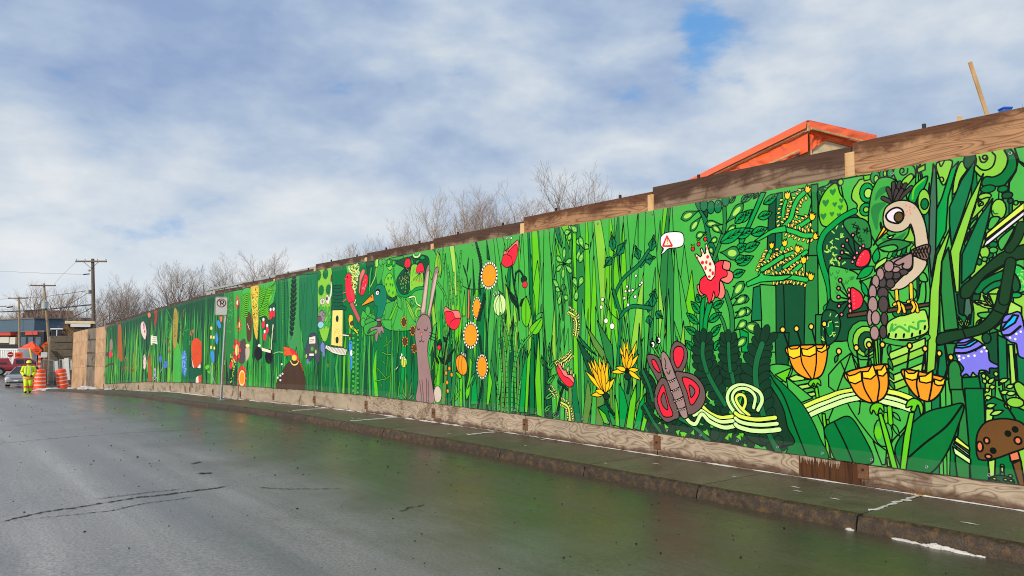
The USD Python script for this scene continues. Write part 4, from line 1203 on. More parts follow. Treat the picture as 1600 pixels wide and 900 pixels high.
H g1 36 -4877 1395 -4988 1219 -5058 1007 -5031 405
H g1 36 -4864 953 -4947 732 -5003 399
H g1 36 -5493 776 -5448 598 -5418 385
P lm 8 -4661 1362 -4796 1119 -4824 395 -4770 391 -4729 932
P dg 8 -4674 1465 -4628 1431 -4624 377 -4730 377 -4715 1018
P lm 8 -4528 1516 -4503 1194 -4456 358 -4572 373 -4609 852
P em 8 -4768 1275 -4878 978 -4961 385 -4838 386
F g1 60,7,2 -4350 1080 -4298 1390
F g1 65,7,2 -4325 1014 -4162 1151
F g1 70,7,2 -4364 813 -4176 954
F g1 70,7,2 -4403 603 -4165 725
F g1 70,7,2 -4417 436 -4253 539
F g1 50,7,2 -4254 374 -4142 441
F g1 40,7,2 -4379 381 -4328 418
F g1 50,7,2 -4440 1061 -4465 1212
L d2 34,0.5 -4031 781 -4105 582 -4155 415
L d2 30,0.5 -4127 857 -4031 813 -3935 762
B cr3 26,30,40 -4175 1069 -4077 1129 -3980 1156 -3837 1255
L yl 24,0.5 -4163 1086 -3980 1156 -3861 1239
B cr3 28,32,44 -4080 600 -3937 545 -3868 359
L yl 30,0.5 -4068 584 -3925 530 -3887 357
B cr3 26,30,30 -4301 783 -4202 706 -4166 627
B cr3 26,30,40 -3787 1722 -3741 1641 -3777 1481
L yl 26,0.5 -3787 1722 -3752 1641 -3777 1481
F cr3 30,7,0 -4065 1056 -4052 1154
F cr3 30,7,0 -4029 1033 -4016 1130
F cr3 30,7,0 -3934 987 -3921 1085
F cr3 30,7,0 -3875 949 -3862 1046
F cr3 30,7,0 -3829 903 -3816 1000
S red 8 -4138 1086 -4146 988 -4054 877 -3935 805 -3841 815 -3812 880 -3863 918 -3982 953 -4077 1055
S sa 8 -4138 1086 -4089 1096 -4029 1024 -3969 1018 -3934 963 -3875 965 -3817 920 -3813 856 -3911 916 -4006 944 -4066 1007
S bg2 8 -6614 2982 -5922 3008 -5363 2979 -5362 2617 -5711 2246 -6408 2283 -6554 2715
P lg 8 -6804 2976 -6657 2962 -6611 2719 -6578 2130 -6629 2132 -6697 2562
P g1 8 -5586 2973 -5511 2973 -5387 2469 -5337 2106 -5460 2172
P d1 8 -5765 2976 -5674 2643 -5751 2665
P d1 8 -6135 2696 -6051 2170 -6105 2109
P lm 8 -6352 2216 -6321 1800 -6433 1802
P sa2 8 -6255 2227 -6214 2209 -6211 1750 -6266 1751
F d1 30,7,0 -6298 2437 -6397 2621
F d1 30,7,0 -6285 2500 -6250 2730
L d1 14,0.3 -6298 2453 -6242 2242
F d1 26,7,0 -6228 2242 -6174 2398
S yg 8 -7212 2701 -7137 2915 -7059 2824 -7011 2618 -7055 2470 -7118 2659
L ol 12,0 -7121 2897 -7111 2591
H g1 34 -6455 2845 -6482 2660 -6537 2437 -6577 2000
H g1 34 -6984 2952 -6967 2749 -6950 2597
H g1 34 -6845 2639 -6799 2404 -6751 2039
H g1 34 -6668 2510 -6680 2298 -6692 2004
H g1 34 -6437 2382 -6464 2189
H g1 34 -7146 2391 -6930 2179 -6839 1960
N d2 d2,44,46,50,40 -6056 2983 -5988 2826 -5921 2663 -5907 2521 -5933 2382 -5945 2258 -5918 2132
N d2 d2,44,46,50,40 -5814 2127 -5839 1974 -5891 1852 -5917 1729
Y or wh,179,174,22,0.25 -5694 2406
Y or wh,101,150,15,0.25 -6010 1914
N d2 d2,46,46,50,40 -5801 2065 -5839 1974 -5917 1853 -5969 1730
P g3 8 -6476 1622 -6555 1292 -6597 558 -6760 382 -6635 1106
P lm 8 -6414 1840 -6444 1567 -6522 1219 -6509 1659
P lm 8 -6189 1152 -6127 1082 -6185 582 -6278 469 -6310 575 -6218 830
P g1 8 -6140 833 -6034 908 -6125 763 -6248 650
P em 8 -6019 838 -5971 419 -6153 407 -6124 692
P lm 8 -5679 990 -5593 787 -5678 440 -5736 436
L d2 20,0.5 -5854 793 -5898 634 -5971 384
N d2 d2,40,40,46,40 -5916 1475 -5886 1299 -5856 1194
N d2 d2,40,40,46,40 -5854 775 -5898 599 -5971 384
H g1 30 -6944 1816 -6872 1513 -6803 1363
H g1 30 -6672 1568 -6720 1364
H g1 30 -5397 1815 -5369 1474
H g1 30 -5439 1406 -5397 1202 -5369 966
H g1 30 -5480 793 -5451 591 -5423 391
Y or wh,180,174,20,0.25 -6169 1493
Y or wh,124,157,20,0.25 -5855 1009
S sa 8 -6927 1853 -6911 1966 -6742 1905 -6511 1880 -6471 1732 -6608 1771
S red 8 -6917 1872 -6902 1739 -6799 1629 -6639 1583 -6515 1650 -6477 1759 -6624 1772 -6691 1857 -6809 1888
L ol 13,0 -6806 1629 -6740 1718 -6624 1762
L d2 24,0.5 -6772 1588 -6871 1382 -6936 1062 -6949 724
F d2 80,7,3 -6901 1007 -6620 1291
F d2 60,7,3 -6935 1024 -7127 1152
F d2 60,7,3 -6871 1382 -6975 1476
L d2 16,0.4 -6953 1099 -7042 1362 -7094 1343
E d2 7,77,47 -7077 1343
E red 7,56,44 -7083 1290
S or 8 -6585 1052 -6563 1126 -6473 1179 -6339 1135 -6266 1025 -6290 898 -6400 858 -6529 926
L ol 12,0 -6473 1174 -6520 1036 -6487 909
L ol 12,0 -6402 1166 -6424 1020 -6400 858
L wh 16,0.4 -6435 1220 -6402 1175
L wh 16,0.4 -6384 1212 -6352 1163
L wh 16,0.4 -6330 1200 -6314 1150
S lm 8 -6600 896 -6503 890 -6422 839 -6470 801
L g1 20,0.5 -6518 817 -6630 556 -6661 389
E or 7,37,37 -6776 951
E or 7,37,37 -6873 873
E or 7,36,37 -6705 852
E or 7,37,37 -6841 720
E or 7,37,37 -6823 582
F lm 60,7,1 -6613 429 -6453 629
S g1 8 -9370 2954 -8218 2943 -7261 2939 -7224 2272 -7600 1650 -9047 1666 -9065 2454
S d1 8 -8652 2860 -8217 2892 -7618 2891 -7406 2760 -7551 2417 -8051 2646
S bg1 8 -8827 2926 -8317 2935 -8316 2884 -8584 2880
S bg1 8 -9370 2954 -9149 2936 -9037 2786 -9140 2546 -9284 2484
E bg2 7,79,53 -9039 2891
S yg 8 -8931 2813 -8787 2698 -8685 2794
E em 7,105,73 -8833 2849
E lm 7,49,49 -8833 2866
E em 7,83,66 -8652 2826
E lm 7,38,43 -8652 2834
E lg2 7,141,66 -7819 2916
E g1 7,100,49 -7819 2941
F em 70,7,0 -7709 2850 -7526 2834
F em 70,7,0 -7941 2704 -8017 2892
F em 60,7,0 -7863 2764 -7709 2817
S yg 8 -7229 2683 -7145 2897 -7088 2907 -7084 2578 -7140 2487
F lm 70,7,0 -7313 2435 -7389 2615
F yg 90,7,1 -7054 2451 -7116 2910
S d1 8 -8526 2517 -8214 2708 -8035 2645 -8071 2299 -8238 2220 -8431 2291
X lg dash,31,26,24 -8475 2506 -8213 2657 -8067 2614 -8110 2317 -8238 2257 -8404 2299
S yg 8 -8020 2710 -7831 2745 -7738 2689 -7614 2615 -7610 2324 -7856 2321 -8045 2298
X g3 v,32,9,30 -7988 2691 -7862 2698 -7857 2370 -7998 2361
L ol 12,0 -8166 2737 -8260 2518
E pk 4,20,12 -8260 2518
L ol 12,0 -8166 2737 -8210 2498
E pk 4,20,12 -8210 2498
L ol 12,0 -8166 2737 -8161 2478
E pk 4,19,12 -8161 2478
L ol 12,0 -8166 2737 -8309 2546
E pk 4,20,12 -8309 2546
L ol 12,0 -7699 2588 -7921 2472
E or 4,19,13 -7921 2472
L ol 12,0 -7699 2588 -7827 2466
E or 4,19,13 -7827 2466
L ol 12,0 -7699 2588 -7734 2444
E or 4,19,13 -7734 2444
L ol 12,0 -7699 2588 -7642 2439
E or 4,18,13 -7642 2439
E red 7,100,87 -8137 2789
S red 8 -7829 2611 -7784 2725 -7677 2762 -7600 2711 -7583 2605
E pk 7,20,13 -8241 2760
E pk 7,22,13 -7798 2587
E pk 7,20,13 -8208 2731
E pk 7,22,13 -7742 2588
E pk 7,20,13 -8175 2701
E pk 7,21,13 -7687 2589
E pk 7,19,13 -8142 2672
E pk 7,21,13 -7632 2590
E pk 7,19,13 -8109 2643
E pk 7,21,13 -7577 2591
S ly 8 -9001 2468 -8926 2603 -8769 2653 -8628 2515 -8539 2339 -8570 2204 -8707 2193 -8883 2287
V g3 42 -8854 2555
V g3 41 -8732 2556
V g3 42 -8922 2446
V g3 41 -8764 2437
V g3 41 -8678 2423
V g3 42 -8814 2319
V g3 41 -8657 2277
L d1 50,0.7 -8991 2345 -8882 2218 -8706 2159 -8519 2185
L em 50,0.8 -8649 2705 -8611 2514 -8437 2266 -8237 2198 -8044 2231 -7856 2304 -7610 2316
P g1 8 -8503 2235 -8352 2161 -8331 1959 -8466 2031
L g1 40,0.7 -8302 2176 -8266 2007 -8231 1856
F yg 100,7,1 -7846 1717 -8204 2155
E bg1 7,101,90 -7946 2079
L ol 14,0 -7946 2079 -7978 2113 -8025 2066 -7945 2014 -7883 2077
L lg2 30,0.6 -8075 2167 -7885 2175 -7821 2058 -7696 2005
E yg 7,123,97 -7756 1894
E g1 7,68,57 -7740 1877
P bg1 8 -8985 2083 -8569 2136 -8870 1664 -8975 1666
P lm 8 -8501 2100 -8466 2031 -8835 1664 -8905 1699
P g1 8 -8499 2032 -8432 2013 -8627 1662 -8800 1664
E g1 7,107,61 -9035 1928
E bg1 7,144,70 -9122 1790
S mv2 8 -9500 1717 -9063 1673 -8983 1523 -9100 1580 -9115 1429 -9177 1542 -9251 1372 -9311 1410 -9334 1524 -9413 1486 -9496 1563
P d2 8 -9341 1791 -9124 1787 -9103 1702 -9338 1676
P g1 8 -9105 1787 -8687 1779 -8701 1577 -8947 1634
L lm 16,0.4 -8868 1485 -8841 1134 -8851 747
L lm 16,0.4 -8827 1337 -8698 1412
L lm 16,0.4 -8827 1337 -8977 1290
L lm 16,0.4 -8841 1134 -9052 1186
L lm 16,0.4 -8841 1134 -8711 1146
L lm 16,0.4 -8850 692 -9160 847 -9239 882
L lm 16,0.4 -8850 692 -9272 636
L lm 16,0.4 -8850 692 -8739 752
L lm 16,0.4 -8932 966 -9009 1019
L lm 16,0.4 -9076 589 -9036 535
L lm 20,0.4 -8630 1686 -8672 1046 -8731 351
L lm 20,0.4 -8559 904 -8529 346
L lm 20,0.4 -8374 659 -8421 335
L lm 20,0.4 -8410 1593 -8456 1177
F ol2 50,7,0 -8123 354 -8131 811
F ol2 50,7,0 -8192 350 -8304 698
F ol2 50,7,0 -8037 360 -7959 731
F ol2 50,7,0 -8123 354 -8335 465
F ol2 50,7,0 -8089 356 -7887 474
Y brd or,69,67,9,0.6 -8235 1735
Y brd or,62,62,9,0.6 -7946 1581
Y brd or,64,62,9,0.6 -8194 1386
Y brd or,57,57,9,0.6 -7890 1265
E yl 7,105,103 -8233 1021
L ol 18,0 -8294 1100 -8303 1019 -8284 939
L ol 18,0 -8234 1101 -8243 1020 -8224 941
L ol 18,0 -8178 1102 -8187 1022 -8168 943
E wh 4,31,21 -8188 1066
E wh 4,32,30 -8340 1093
E wh 4,28,32 -8305 1144
L ol 20,0 -8362 946 -8503 833
L wh 10,0 -8433 926 -8515 878
P g1 8 -7257 1652 -7165 1701 -7223 1416 -7376 1144 -7424 1177
L lm 16,0.4 -7219 1114 -7310 910
L lm 16,0.4 -7095 1050 -7213 647
L lm 16,0.4 -7034 1019 -7061 687
L lm 16,0.4 -7124 916 -7245 678
L d2 20,0.4 -7097 1150 -7038 1317
F d2 50,7,3 -7095 1017 -7220 1164
E d2 7,55,50 -7069 1375
E red 7,52,42 -7089 1288
E cr4 7,125,142 -7129 510
S mv2 8 -7435 2711 -7398 2600 -7472 2125 -7543 1856 -7688 1873 -7636 2068 -7522 2560
S mvl 0 -7463 2572 -7418 2553 -7501 2127 -7558 1905 -7655 1915 -7606 2067 -7506 2447
S mv2 8 -7165 2643 -7118 2580 -7237 2194 -7387 1789 -7467 1823 -7396 2043 -7256 2542
S mvl 0 -7192 2522 -7152 2504 -7252 2195 -7394 1853 -7430 1893 -7367 2058 -7240 2431
S mv2 8 -7578 1857 -7401 1790 -7332 1619 -7349 1500 -7443 1364 -7456 1177 -7373 908 -7284 610 -7266 360 -7802 349 -7758 722 -7816 1240 -7870 1484 -7839 1658 -7741 1788
L ol 16,0 -7805 1632 -7772 1597 -7712 1605
L ol 16,0 -7575 1595 -7510 1577 -7452 1611
L ol 11,0 -7806 1667 -7812 1623
L ol 11,0 -7778 1597 -7788 1579
L ol 11,0 -7738 1596 -7732 1579
L ol 11,0 -7462 1645 -7452 1611
L ol 11,0 -7510 1577 -7503 1557
L ol 11,0 -7558 1590 -7568 1573
P sa 5 -7688 1535 -7655 1549 -7613 1535 -7651 1458
L ol 14,0 -7651 1458 -7656 1406 -7719 1380 -7735 1406
L ol 14,0 -7656 1406 -7604 1377 -7572 1406
L ol 14,0 -7397 1543 -7209 1508
L ol 14,0 -7397 1492 -7161 1433
L ol 14,0 -7405 1441 -7176 1391
L ol 15,0 -7708 707 -7621 353
L ol 15,0 -7633 728 -7557 357
L ol 15,0 -7482 760 -7461 364
L ol 15,0 -7434 720 -7413 367
S yg 8 -12038 2928 -11318 2944 -11328 2157 -11349 1691 -11570 1357 -11905 1697 -12023 2562
Y dg lg,128,103,12,0.2 -11628 2831
Y dg lg,132,104,12,0.2 -11992 2820
Y dg lg,130,103,12,0.2 -11835 2483
Y dg lg,125,101,12,0.2 -11456 2482
X g1 blob,41,26,60 -12006 2146 -11365 2125 -11310 1691 -11584 1694
P g1 8 -10610 2940 -10016 2926 -10012 2769 -10488 2481
X lg2 dot,42,190,24 -10537 2902 -10050 2929 -10012 2769 -10203 2308 -10127 2084 -10304 2217 -10427 2798
X ye dot,43,50,20 -10537 2902 -10050 2929 -10012 2769 -10203 2308 -10127 2084 -10304 2217 -10427 2798
X ol dot,46,120,15 -10537 2902 -10050 2929 -10012 2769 -10203 2308 -10127 2084 -10304 2217 -10427 2798
L em 60,0.7 -9520 2827 -9545 2584 -9586 2311
L lg 30,0.7 -9328 2797 -9356 2648 -9448 2532 -9604 2388
P d1 8 -9750 2937 -9426 2926 -9481 2580 -9605 2403 -9677 2684
L em2 50,0.7 -9519 2796 -9563 2646 -9588 2372
S lg 8 -9363 2936 -9270 2959 -9266 2823 -9360 2815
S g1 8 -9238 2926 -9115 2946 -9112 2811 -9205 2848
S g1 8 -9919 1891 -9855 1983 -9723 1948 -9661 2069 -9563 2035 -9528 1913 -9401 1925 -9398 1819 -9913 1674
E g1 7,116,92 -9832 1751
E g1 7,97,92 -9642 1977
E bg1 7,91,61 -9621 1808
E bg1 7,89,60 -9430 1835
S bg1 8 -9783 1765 -9526 1837 -9302 1757 -9395 1684 -9651 1702
P dgr 8 -11208 2556 -10778 2542 -10719 2104 -10563 2075 -10579 2016 -11323 2037 -11306 2093 -11230 2121
L ol 11,0 -11217 2503 -10997 2475 -10761 2487
L ol 11,0 -11222 2428 -10995 2401 -10752 2413
L ol 11,0 -11227 2353 -10992 2326 -10742 2340
L ol 11,0 -11232 2279 -10989 2252 -10732 2266
L ol 11,0 -11237 2204 -10987 2178 -10722 2193
L ol 11,0 -11242 2129 -10984 2104 -10713 2120
P ye6 8 -11227 2034 -10724 2026 -10735 1265 -11276 1293
E d2 3,67,69 -10986 1847
L mv2 20,0.4 -11302 2708 -11306 2625 -11294 2490
S wh2 5 -11606 2269 -11531 2384 -11392 2327 -11323 2559 -11276 2640 -11278 2389 -11370 2259 -11444 2161 -11564 2216
S dk 5 -11331 2760 -11275 2807 -11251 2688 -11346 2660
E wh2 6,121,72 -11753 2237
E mv 4,48,41 -11753 2237
E brd 3,47,42 -11528 2291
S mv3 8 -11916 1972 -11797 2037 -11676 2017 -11573 1929 -11628 1812 -11744 1729 -11868 1782
E wing 7,122,72 -11891 1851
E cyl 7,162,77 -11805 1730
E mv3 7,60,41 -11665 1957
S red 8 -10575 2757 -10461 2768 -10371 2695 -10347 2505 -10203 2308 -10226 2182 -10406 2151 -10533 2226 -10610 2407 -10625 2650
P sa3 8 -10441 2139 -10303 2185 -9957 1830 -10032 1735
P pk2 4 -10691 2670 -10619 2682 -10618 2633
P sa 4 -10772 2374 -10592 2398 -10591 2373 -10753 2361
P sa 4 -10759 2194 -10570 2260 -10558 2240 -10729 2182
L col 12,0 -10415 2429 -10309 2392
L col 12,0 -10400 2388 -10290 2346
L col 12,0 -10385 2348 -10271 2301
L col 12,0 -10369 2307 -10253 2256
L col 12,0 -10354 2267 -10234 2211
E ol 0,29,26 -10548 2693
S pk2 8 -9992 2689 -9878 2807 -9778 2753 -9938 2561 -9982 2329 -10034 2394
S red 8 -9958 2312 -9903 2512 -9776 2698 -9677 2661 -9657 2544 -9751 2380 -9864 2293
X pk dot,44,12,16 -9902 2450 -9775 2660 -9691 2593 -9768 2412 -9865 2339
S duck 8 -9350 2421 -9227 2466 -9103 2452 -8950 2370 -8900 2161 -9000 1959 -9088 1828 -9273 1817 -9262 2026 -9373 2090 -9415 2242
P or 8 -9925 2090 -9442 2304 -9407 2159 -9597 2120 -9874 2076
L ol 14,0 -9891 2077 -9598 2128 -9438 2160
E ol 0,29,18 -9511 2239
E ol 0,100,63 -9260 2323
E wh 4,69,42 -9269 2308
E ol 0,25,21 -9254 2310
P mv2 8 -9288 1817 -9119 1821 -9117 1754 -9287 1757
P dk 8 -9302 1757 -9117 1762 -9115 1665 -9300 1667
X or dot,45,70,13 -11173 1662 -10766 1649 -10761 1253 -11159 1276
E d2 3,73,71 -10987 1402
P wh2 4 -10731 1526 -10437 1502 -10437 1478 -10729 1491
E brd 3,76,35 -10380 1499
P wh2 8 -11525 1295 -11166 1249 -10721 1245 -10524 1213 -10559 1091 -10875 1093 -11203 1132 -11544 1218
L ol 15,0 -11500 1200 -11418 1283
L ol 15,0 -11432 1193 -11350 1279
L ol 15,0 -11364 1185 -11283 1275
L ol 15,0 -11296 1178 -11216 1271
L ol 15,0 -11229 1170 -11150 1267
L ol 15,0 -11163 1163 -11084 1263
L ol 15,0 -11097 1156 -11018 1259
L ol 15,0 -11031 1149 -10953 1255
L ol 15,0 -10966 1142 -10889 1251
L ol 15,0 -10901 1135 -10824 1247
L ol 15,0 -10836 1128 -10761 1243
L ol 15,0 -10772 1121 -10697 1239
L ol 15,0 -10709 1114 -10634 1235
L ol 15,0 -10646 1107 -10572 1231
L ol 15,0 -10583 1100 -10509 1228
S ye2 8 -10467 1829 -10424 1915 -10316 1904 -10284 1825 -10330 1740 -10253 1679 -10063 1558 -10080 1524 -10231 1593 -10384 1646 -10444 1724
E dk 7,76,41 -10330 1740
S bl 8 -10433 1374 -10369 1399 -10308 1375 -10278 1293 -10292 1121 -10266 1002 -10290 822 -10374 825 -10383 999 -10448 1222
E wh 0,53,60 -10331 1146
E ol 0,23,17 -10367 1340
E g1 6,60,34 -10270 1636
E g1 6,52,31 -10071 1600
E g1 6,60,34 -10252 1540
E g1 6,52,31 -10068 1505
E g1 6,60,34 -10264 1444
E g1 6,52,31 -10066 1410
E g1 6,60,34 -10246 1348
E g1 6,52,30 -10063 1315
E g1 6,60,34 -10258 1252
E g1 6,52,30 -10060 1220
E g1 6,60,34 -10240 1156
E g1 6,52,30 -10057 1126
E g1 6,60,34 -10252 1061
E g1 6,52,30 -10054 1031
E g1 6,60,34 -10234 965
E g1 6,51,30 -10051 936
E g1 6,60,34 -10247 870
E g1 6,51,30 -10049 842
E g1 6,60,34 -10229 775
E g1 6,51,30 -10046 748
E g1 6,60,34 -10241 679
E g1 6,51,30 -10043 654
E g1 6,60,34 -10223 585
E g1 6,51,30 -10040 560
E g1 6,60,34 -10235 489
E g1 6,51,30 -10037 466
E g1 6,60,34 -10217 395
E g1 6,51,30 -10035 372
S bg1 8 -9758 1698 -9306 1774 -9270 1676 -9544 1629 -9647 1531 -9302 1611 -9267 1545 -9506 1497 -9717 1514 -9791 1598
L g1 16,0.5 -9824 1498 -9821 1397
L g1 16,0.5 -9716 1481 -9713 1381
L g1 16,0.5 -9576 1530 -9574 1431
L g1 16,0.5 -9471 1513 -9469 1415
L g1 16,0.5 -9369 1546 -9366 1448
L g1 16,0.5 -9782 1280 -9779 1180
F lg 50,7,2 -11400 794 -11407 975
S pv 8 -11785 1280 -11701 1363 -11590 1300 -11558 1026 -11624 1061 -11642 987 -11692 1133 -11758 1151
S g1 8 -15748 2834 -14557 2847 -14583 2468 -14806 2193 -15707 2184
L lm 24,0.5 -15218 2514 -15642 2791
L lm 24,0.5 -15256 2483 -15648 2736
L lm 24,0.5 -15294 2452 -15655 2681
L lm 24,0.5 -15332 2420 -15662 2626
L lm 24,0.5 -15371 2389 -15669 2570
L lm 24,0.5 -15410 2358 -15676 2515
L lm 22,0.5 -15171 2566 -15036 2794
L lm 22,0.5 -15075 2616 -14842 2810
L lm 22,0.5 -14980 2665 -14555 2811
L lm 22,0.5 -14883 2678 -14552 2749
L lm 22,0.5 -15267 2498 -15385 2777
L lm 22,0.5 -15267 2498 -15537 2767
L lm 22,0.5 -15219 2532 -15234 2787
L lm 22,0.5 -14833 2658 -14592 2628
L lm 22,0.5 -14879 2606 -14635 2559
L d1 14,0 -15707 2184 -15267 2498 -14932 2680 -14555 2811
P lm 8 -15167 2493 -14879 2606 -14726 2474 -15052 2236
L lm 20,0.5 -15106 2310 -15188 2024
L lm 20,0.5 -15256 2316 -15339 2028
L lm 20,0.5 -14958 2305 -14901 2160
L lm 20,0.5 -15405 2284 -15491 2031
S d1 8 -15697 2036 -14954 2233 -14476 2253 -14383 1413 -14713 1412 -15482 1885
P td 8 -14511 2871 -13737 2858 -13619 1415 -13680 910 -13918 1244 -14075 815 -14383 1413
L g1 20,0.4 -14417 2865 -14347 2109 -14262 1068
L dg 20,0.4 -14324 2859 -14255 2106 -14170 1070
L g1 20,0.4 -14208 2852 -14140 2103 -14057 1072
L lm 20,0.4 -14116 2847 -14049 2100 -13967 1073
L d1 20,0.4 -13958 2837 -13892 2096 -13811 1076
L g1 20,0.4 -13846 2830 -13781 2093 -13701 1078
L lm 13,0 -14059 2800 -14023 2798
L lm 13,0 -14056 2737 -14020 2735
L lm 13,0 -14053 2675 -14017 2673
L lm 13,0 -14049 2613 -14013 2611
L lm 13,0 -14046 2550 -14010 2549
L lm 13,0 -14043 2488 -14007 2486
L lm 13,0 -14039 2426 -14003 2424
L lm 13,0 -14036 2364 -14000 2362
L lm 13,0 -14033 2301 -13997 2300
L lm 13,0 -14029 2239 -13993 2238
L lm 13,0 -14026 2177 -13990 2176
L lm 13,0 -14023 2115 -13987 2114
L lm 13,0 -14019 2053 -13983 2052
L lm 13,0 -14016 1991 -13980 1990
L lm 13,0 -14013 1929 -13977 1929
L lm 13,0 -14009 1868 -13973 1867
L lm 13,0 -14006 1806 -13970 1805
P bg3 8 -13737 2858 -13014 2896 -12974 2037 -13012 1973 -12903 1416 -12958 847 -13143 1251 -13378 917 -13701 1330 -13618 2257
N d2 d2,220,90,110,30 -13349 2884 -13355 2583 -13360 2248 -13407 1915 -13489 1415
P dg3 8 -13014 2896 -12028 2862 -11968 1418 -12027 1028 -12267 1323 -12482 939 -12734 1255 -13013 2006
L ol 10,0 -12924 2725 -12771 2065
L ol 10,0 -12565 2785 -12626 2384 -12669 1578
L ol 10,0 -12406 2759 -12221 2049
L ol 10,0 -12135 2711 -12260 2050 -12355 1576
L ol 10,0 -12721 2713 -12786 2391 -12970 1972
E red 4,111,118 -14820 2015
E wh 4,73,46 -14832 2151
E red 4,95,95 -14597 2045
E wh 4,71,46 -14608 2155
E red 4,116,105 -15314 1791
E wh 4,76,47 -15326 1912
E red 4,98,97 -15027 1644
E wh 4,74,47 -15038 1755
E red 4,119,108 -15190 1480
E wh 4,75,47 -15202 1604
L cr2 60,0.5 -14613 1755 -14651 1588 -14689 1412
L cr2 60,0.5 -14650 1571 -14686 1360 -14713 1166
E bk 0,320,168 -15633 1036
E bk 0,266,194 -14856 987
P cr2 4 -15378 1203 -14744 1139 -14740 1069 -15358 1113
E wh 4,123,40 -15570 1246
L lg2 10,0 -14550 1063 -14273 1102 -13955 1104
T em2 32,3 -15785 163 -15820 546 -15867 1022
T g1 32,3 -15686 168 -15696 550 -15727 957
T em 32,3 -15589 173 -15572 555 -15645 891
T lm 32,3 -15492 178 -15526 556 -15518 990
T em2 32,3 -15396 183 -15404 561 -15437 925
T g1 32,3 -15300 188 -15284 565 -15367 1022
T em 32,3 -15206 193 -15239 567 -15233 958
T lm 32,3 -15112 198 -15120 572 -15154 894
T em2 32,3 -15019 203 -15002 576 -15086 990
T g1 32,3 -14926 208 -14958 578 -14954 927
T em 32,3 -14834 213 -14842 582 -14887 1022
T lm 32,3 -14743 218 -14727 586 -14811 958
T em2 32,3 -14653 222 -14684 588 -14683 896
T g1 32,3 -14563 227 -14570 592 -14617 990
T em 32,3 -14474 232 -14458 596 -14491 928
T lm 32,3 -14386 237 -14416 598 -14426 1022
S brm 8 -14293 233 -14060 543 -13890 719 -13676 843 -13463 907 -13126 915 -12960 895 -12793 787 -12708 693 -12630 282
S orf 5 -13877 1142 -13939 1227 -13807 1236 -13565 1210 -13306 1167 -13071 1056 -12962 936 -13106 916 -13362 1017 -13556 1030 -13773 1026
S red 3 -13563 1180 -13305 1150 -13049 1023 -12961 911 -13129 973 -13386 1066
E ye3 5,160,74 -13268 986
L ye6 34,0.6 -13506 906 -13374 835 -13226 823 -13082 851 -13002 910
L orf2 30,0.5 -12941 920 -12835 818 -12729 717
E orf 4,80,68 -13821 1084
L dk 12,0 -13161 775 -13134 645 -13236 601
L dk 12,0 -13134 645 -13070 607
E ll 5,62,30 -13950 590
E ll 5,63,31 -14082 542
E ll 5,64,31 -14238 484
E ll 5,63,31 -14076 432
E ll 5,63,31 -14007 817
S gry 8 -12502 1385 -12410 1512 -12200 1554 -12028 1512 -11948 1371 -11823 1033 -11927 876 -12140 1042 -12365 926 -12646 1064 -12577 1289
P wh2 4 -12447 1457 -12083 1488 -12069 1324 -12429 1314
P dk2 3 -12401 1314 -12084 1324 -12068 1121 -12393 1116
E g1 0,84,50 -12242 1205
P wh2 3 -12404 1100 -12143 1104 -12141 1049 -12401 1044
L dk2 10,0 -12405 1401 -12137 1418
L dk2 10,0 -12404 1369 -12136 1383
E lg 4,53,50 -12039 1145
E lg 4,47,51 -12565 1041
E pv 4,63,71 -12481 916
T dg 30,3 -12590 284 -12590 538 -12633 872
T g3 30,3 -12551 286 -12551 540 -12570 789
T td 30,3 -12512 288 -12512 542 -12542 706
T g1 30,3 -12473 290 -12472 543 -12488 814
T d1 30,3 -12434 292 -12434 545 -12461 731
T dg 30,3 -12395 295 -12395 547 -12408 838
T g3 30,3 -12357 297 -12356 548 -12381 755
T td 30,3 -12318 299 -12318 550 -12327 863
T g1 30,3 -12280 301 -12279 552 -12301 780
T d1 30,3 -12242 303 -12241 553 -12274 698
T dg 30,3 -12204 305 -12203 555 -12221 805
T g3 30,3 -12166 307 -12165 557 -12195 723
T td 30,3 -12128 309 -12127 558 -12143 829
T g1 30,3 -12090 311 -12090 560 -12116 747
T d1 30,3 -12053 313 -12052 561 -12064 853
T dg 30,3 -12016 315 -12015 563 -12038 772
T g3 30,3 -11978 317 -11977 565 -11987 877
T td 30,3 -11941 320 -11940 566 -11961 796
T g1 30,3 -11904 322 -11903 568 -11935 715
T d1 30,3 -11867 324 -11866 569 -11884 820
P g3 8 -18490 2736 -17595 2766 -17480 1230 -17521 345 -17792 1048 -17951 237 -18311 1222
X g1 blob,51,34,45 -18364 2601 -17806 2668 -17701 2015 -18241 1771
X lm blob,52,14,35 -18364 2601 -17806 2668 -17669 1585 -18212 1405
P bg1 8 -17758 2756 -16304 2770 -16068 1410 -16145 403 -16424 899 -16582 300 -16922 802 -17202 359 -17493 1407
S g1 8 -17057 2686 -16303 2753 -16172 2254 -16707 2098
L lm 26,0.5 -17041 2457 -16826 2344 -16568 2267
L lm 26,0.5 -16964 2402 -16762 2294 -16549 2215
L lm 26,0.5 -16888 2347 -16697 2243 -16531 2162
L lm 26,0.5 -16812 2292 -16633 2193 -16512 2110
L lm 26,0.5 -16737 2237 -16569 2143 -16493 2059
L lm 26,0.5 -16663 2183 -16506 2093 -16475 2007
L lm 26,0.5 -16588 2130 -16443 2044 -16457 1955
L lm 26,0.5 -16515 2076 -16380 1994 -16438 1903
L lm 26,0.5 -16441 2023 -16318 1946 -16420 1852
L lm 24,0.5 -17018 2141 -16700 1994
L lm 24,0.5 -16949 2629 -16382 2466
L lm 24,0.5 -16834 2449 -16541 2610
L lm 24,0.5 -16932 2383 -16434 2502
L lm 24,0.5 -17098 2530 -16642 2615
S brd 3 -16606 2096 -16409 2125 -16203 1984 -16213 1409 -16509 1409
L wh 20,0 -16487 1819 -16353 1664
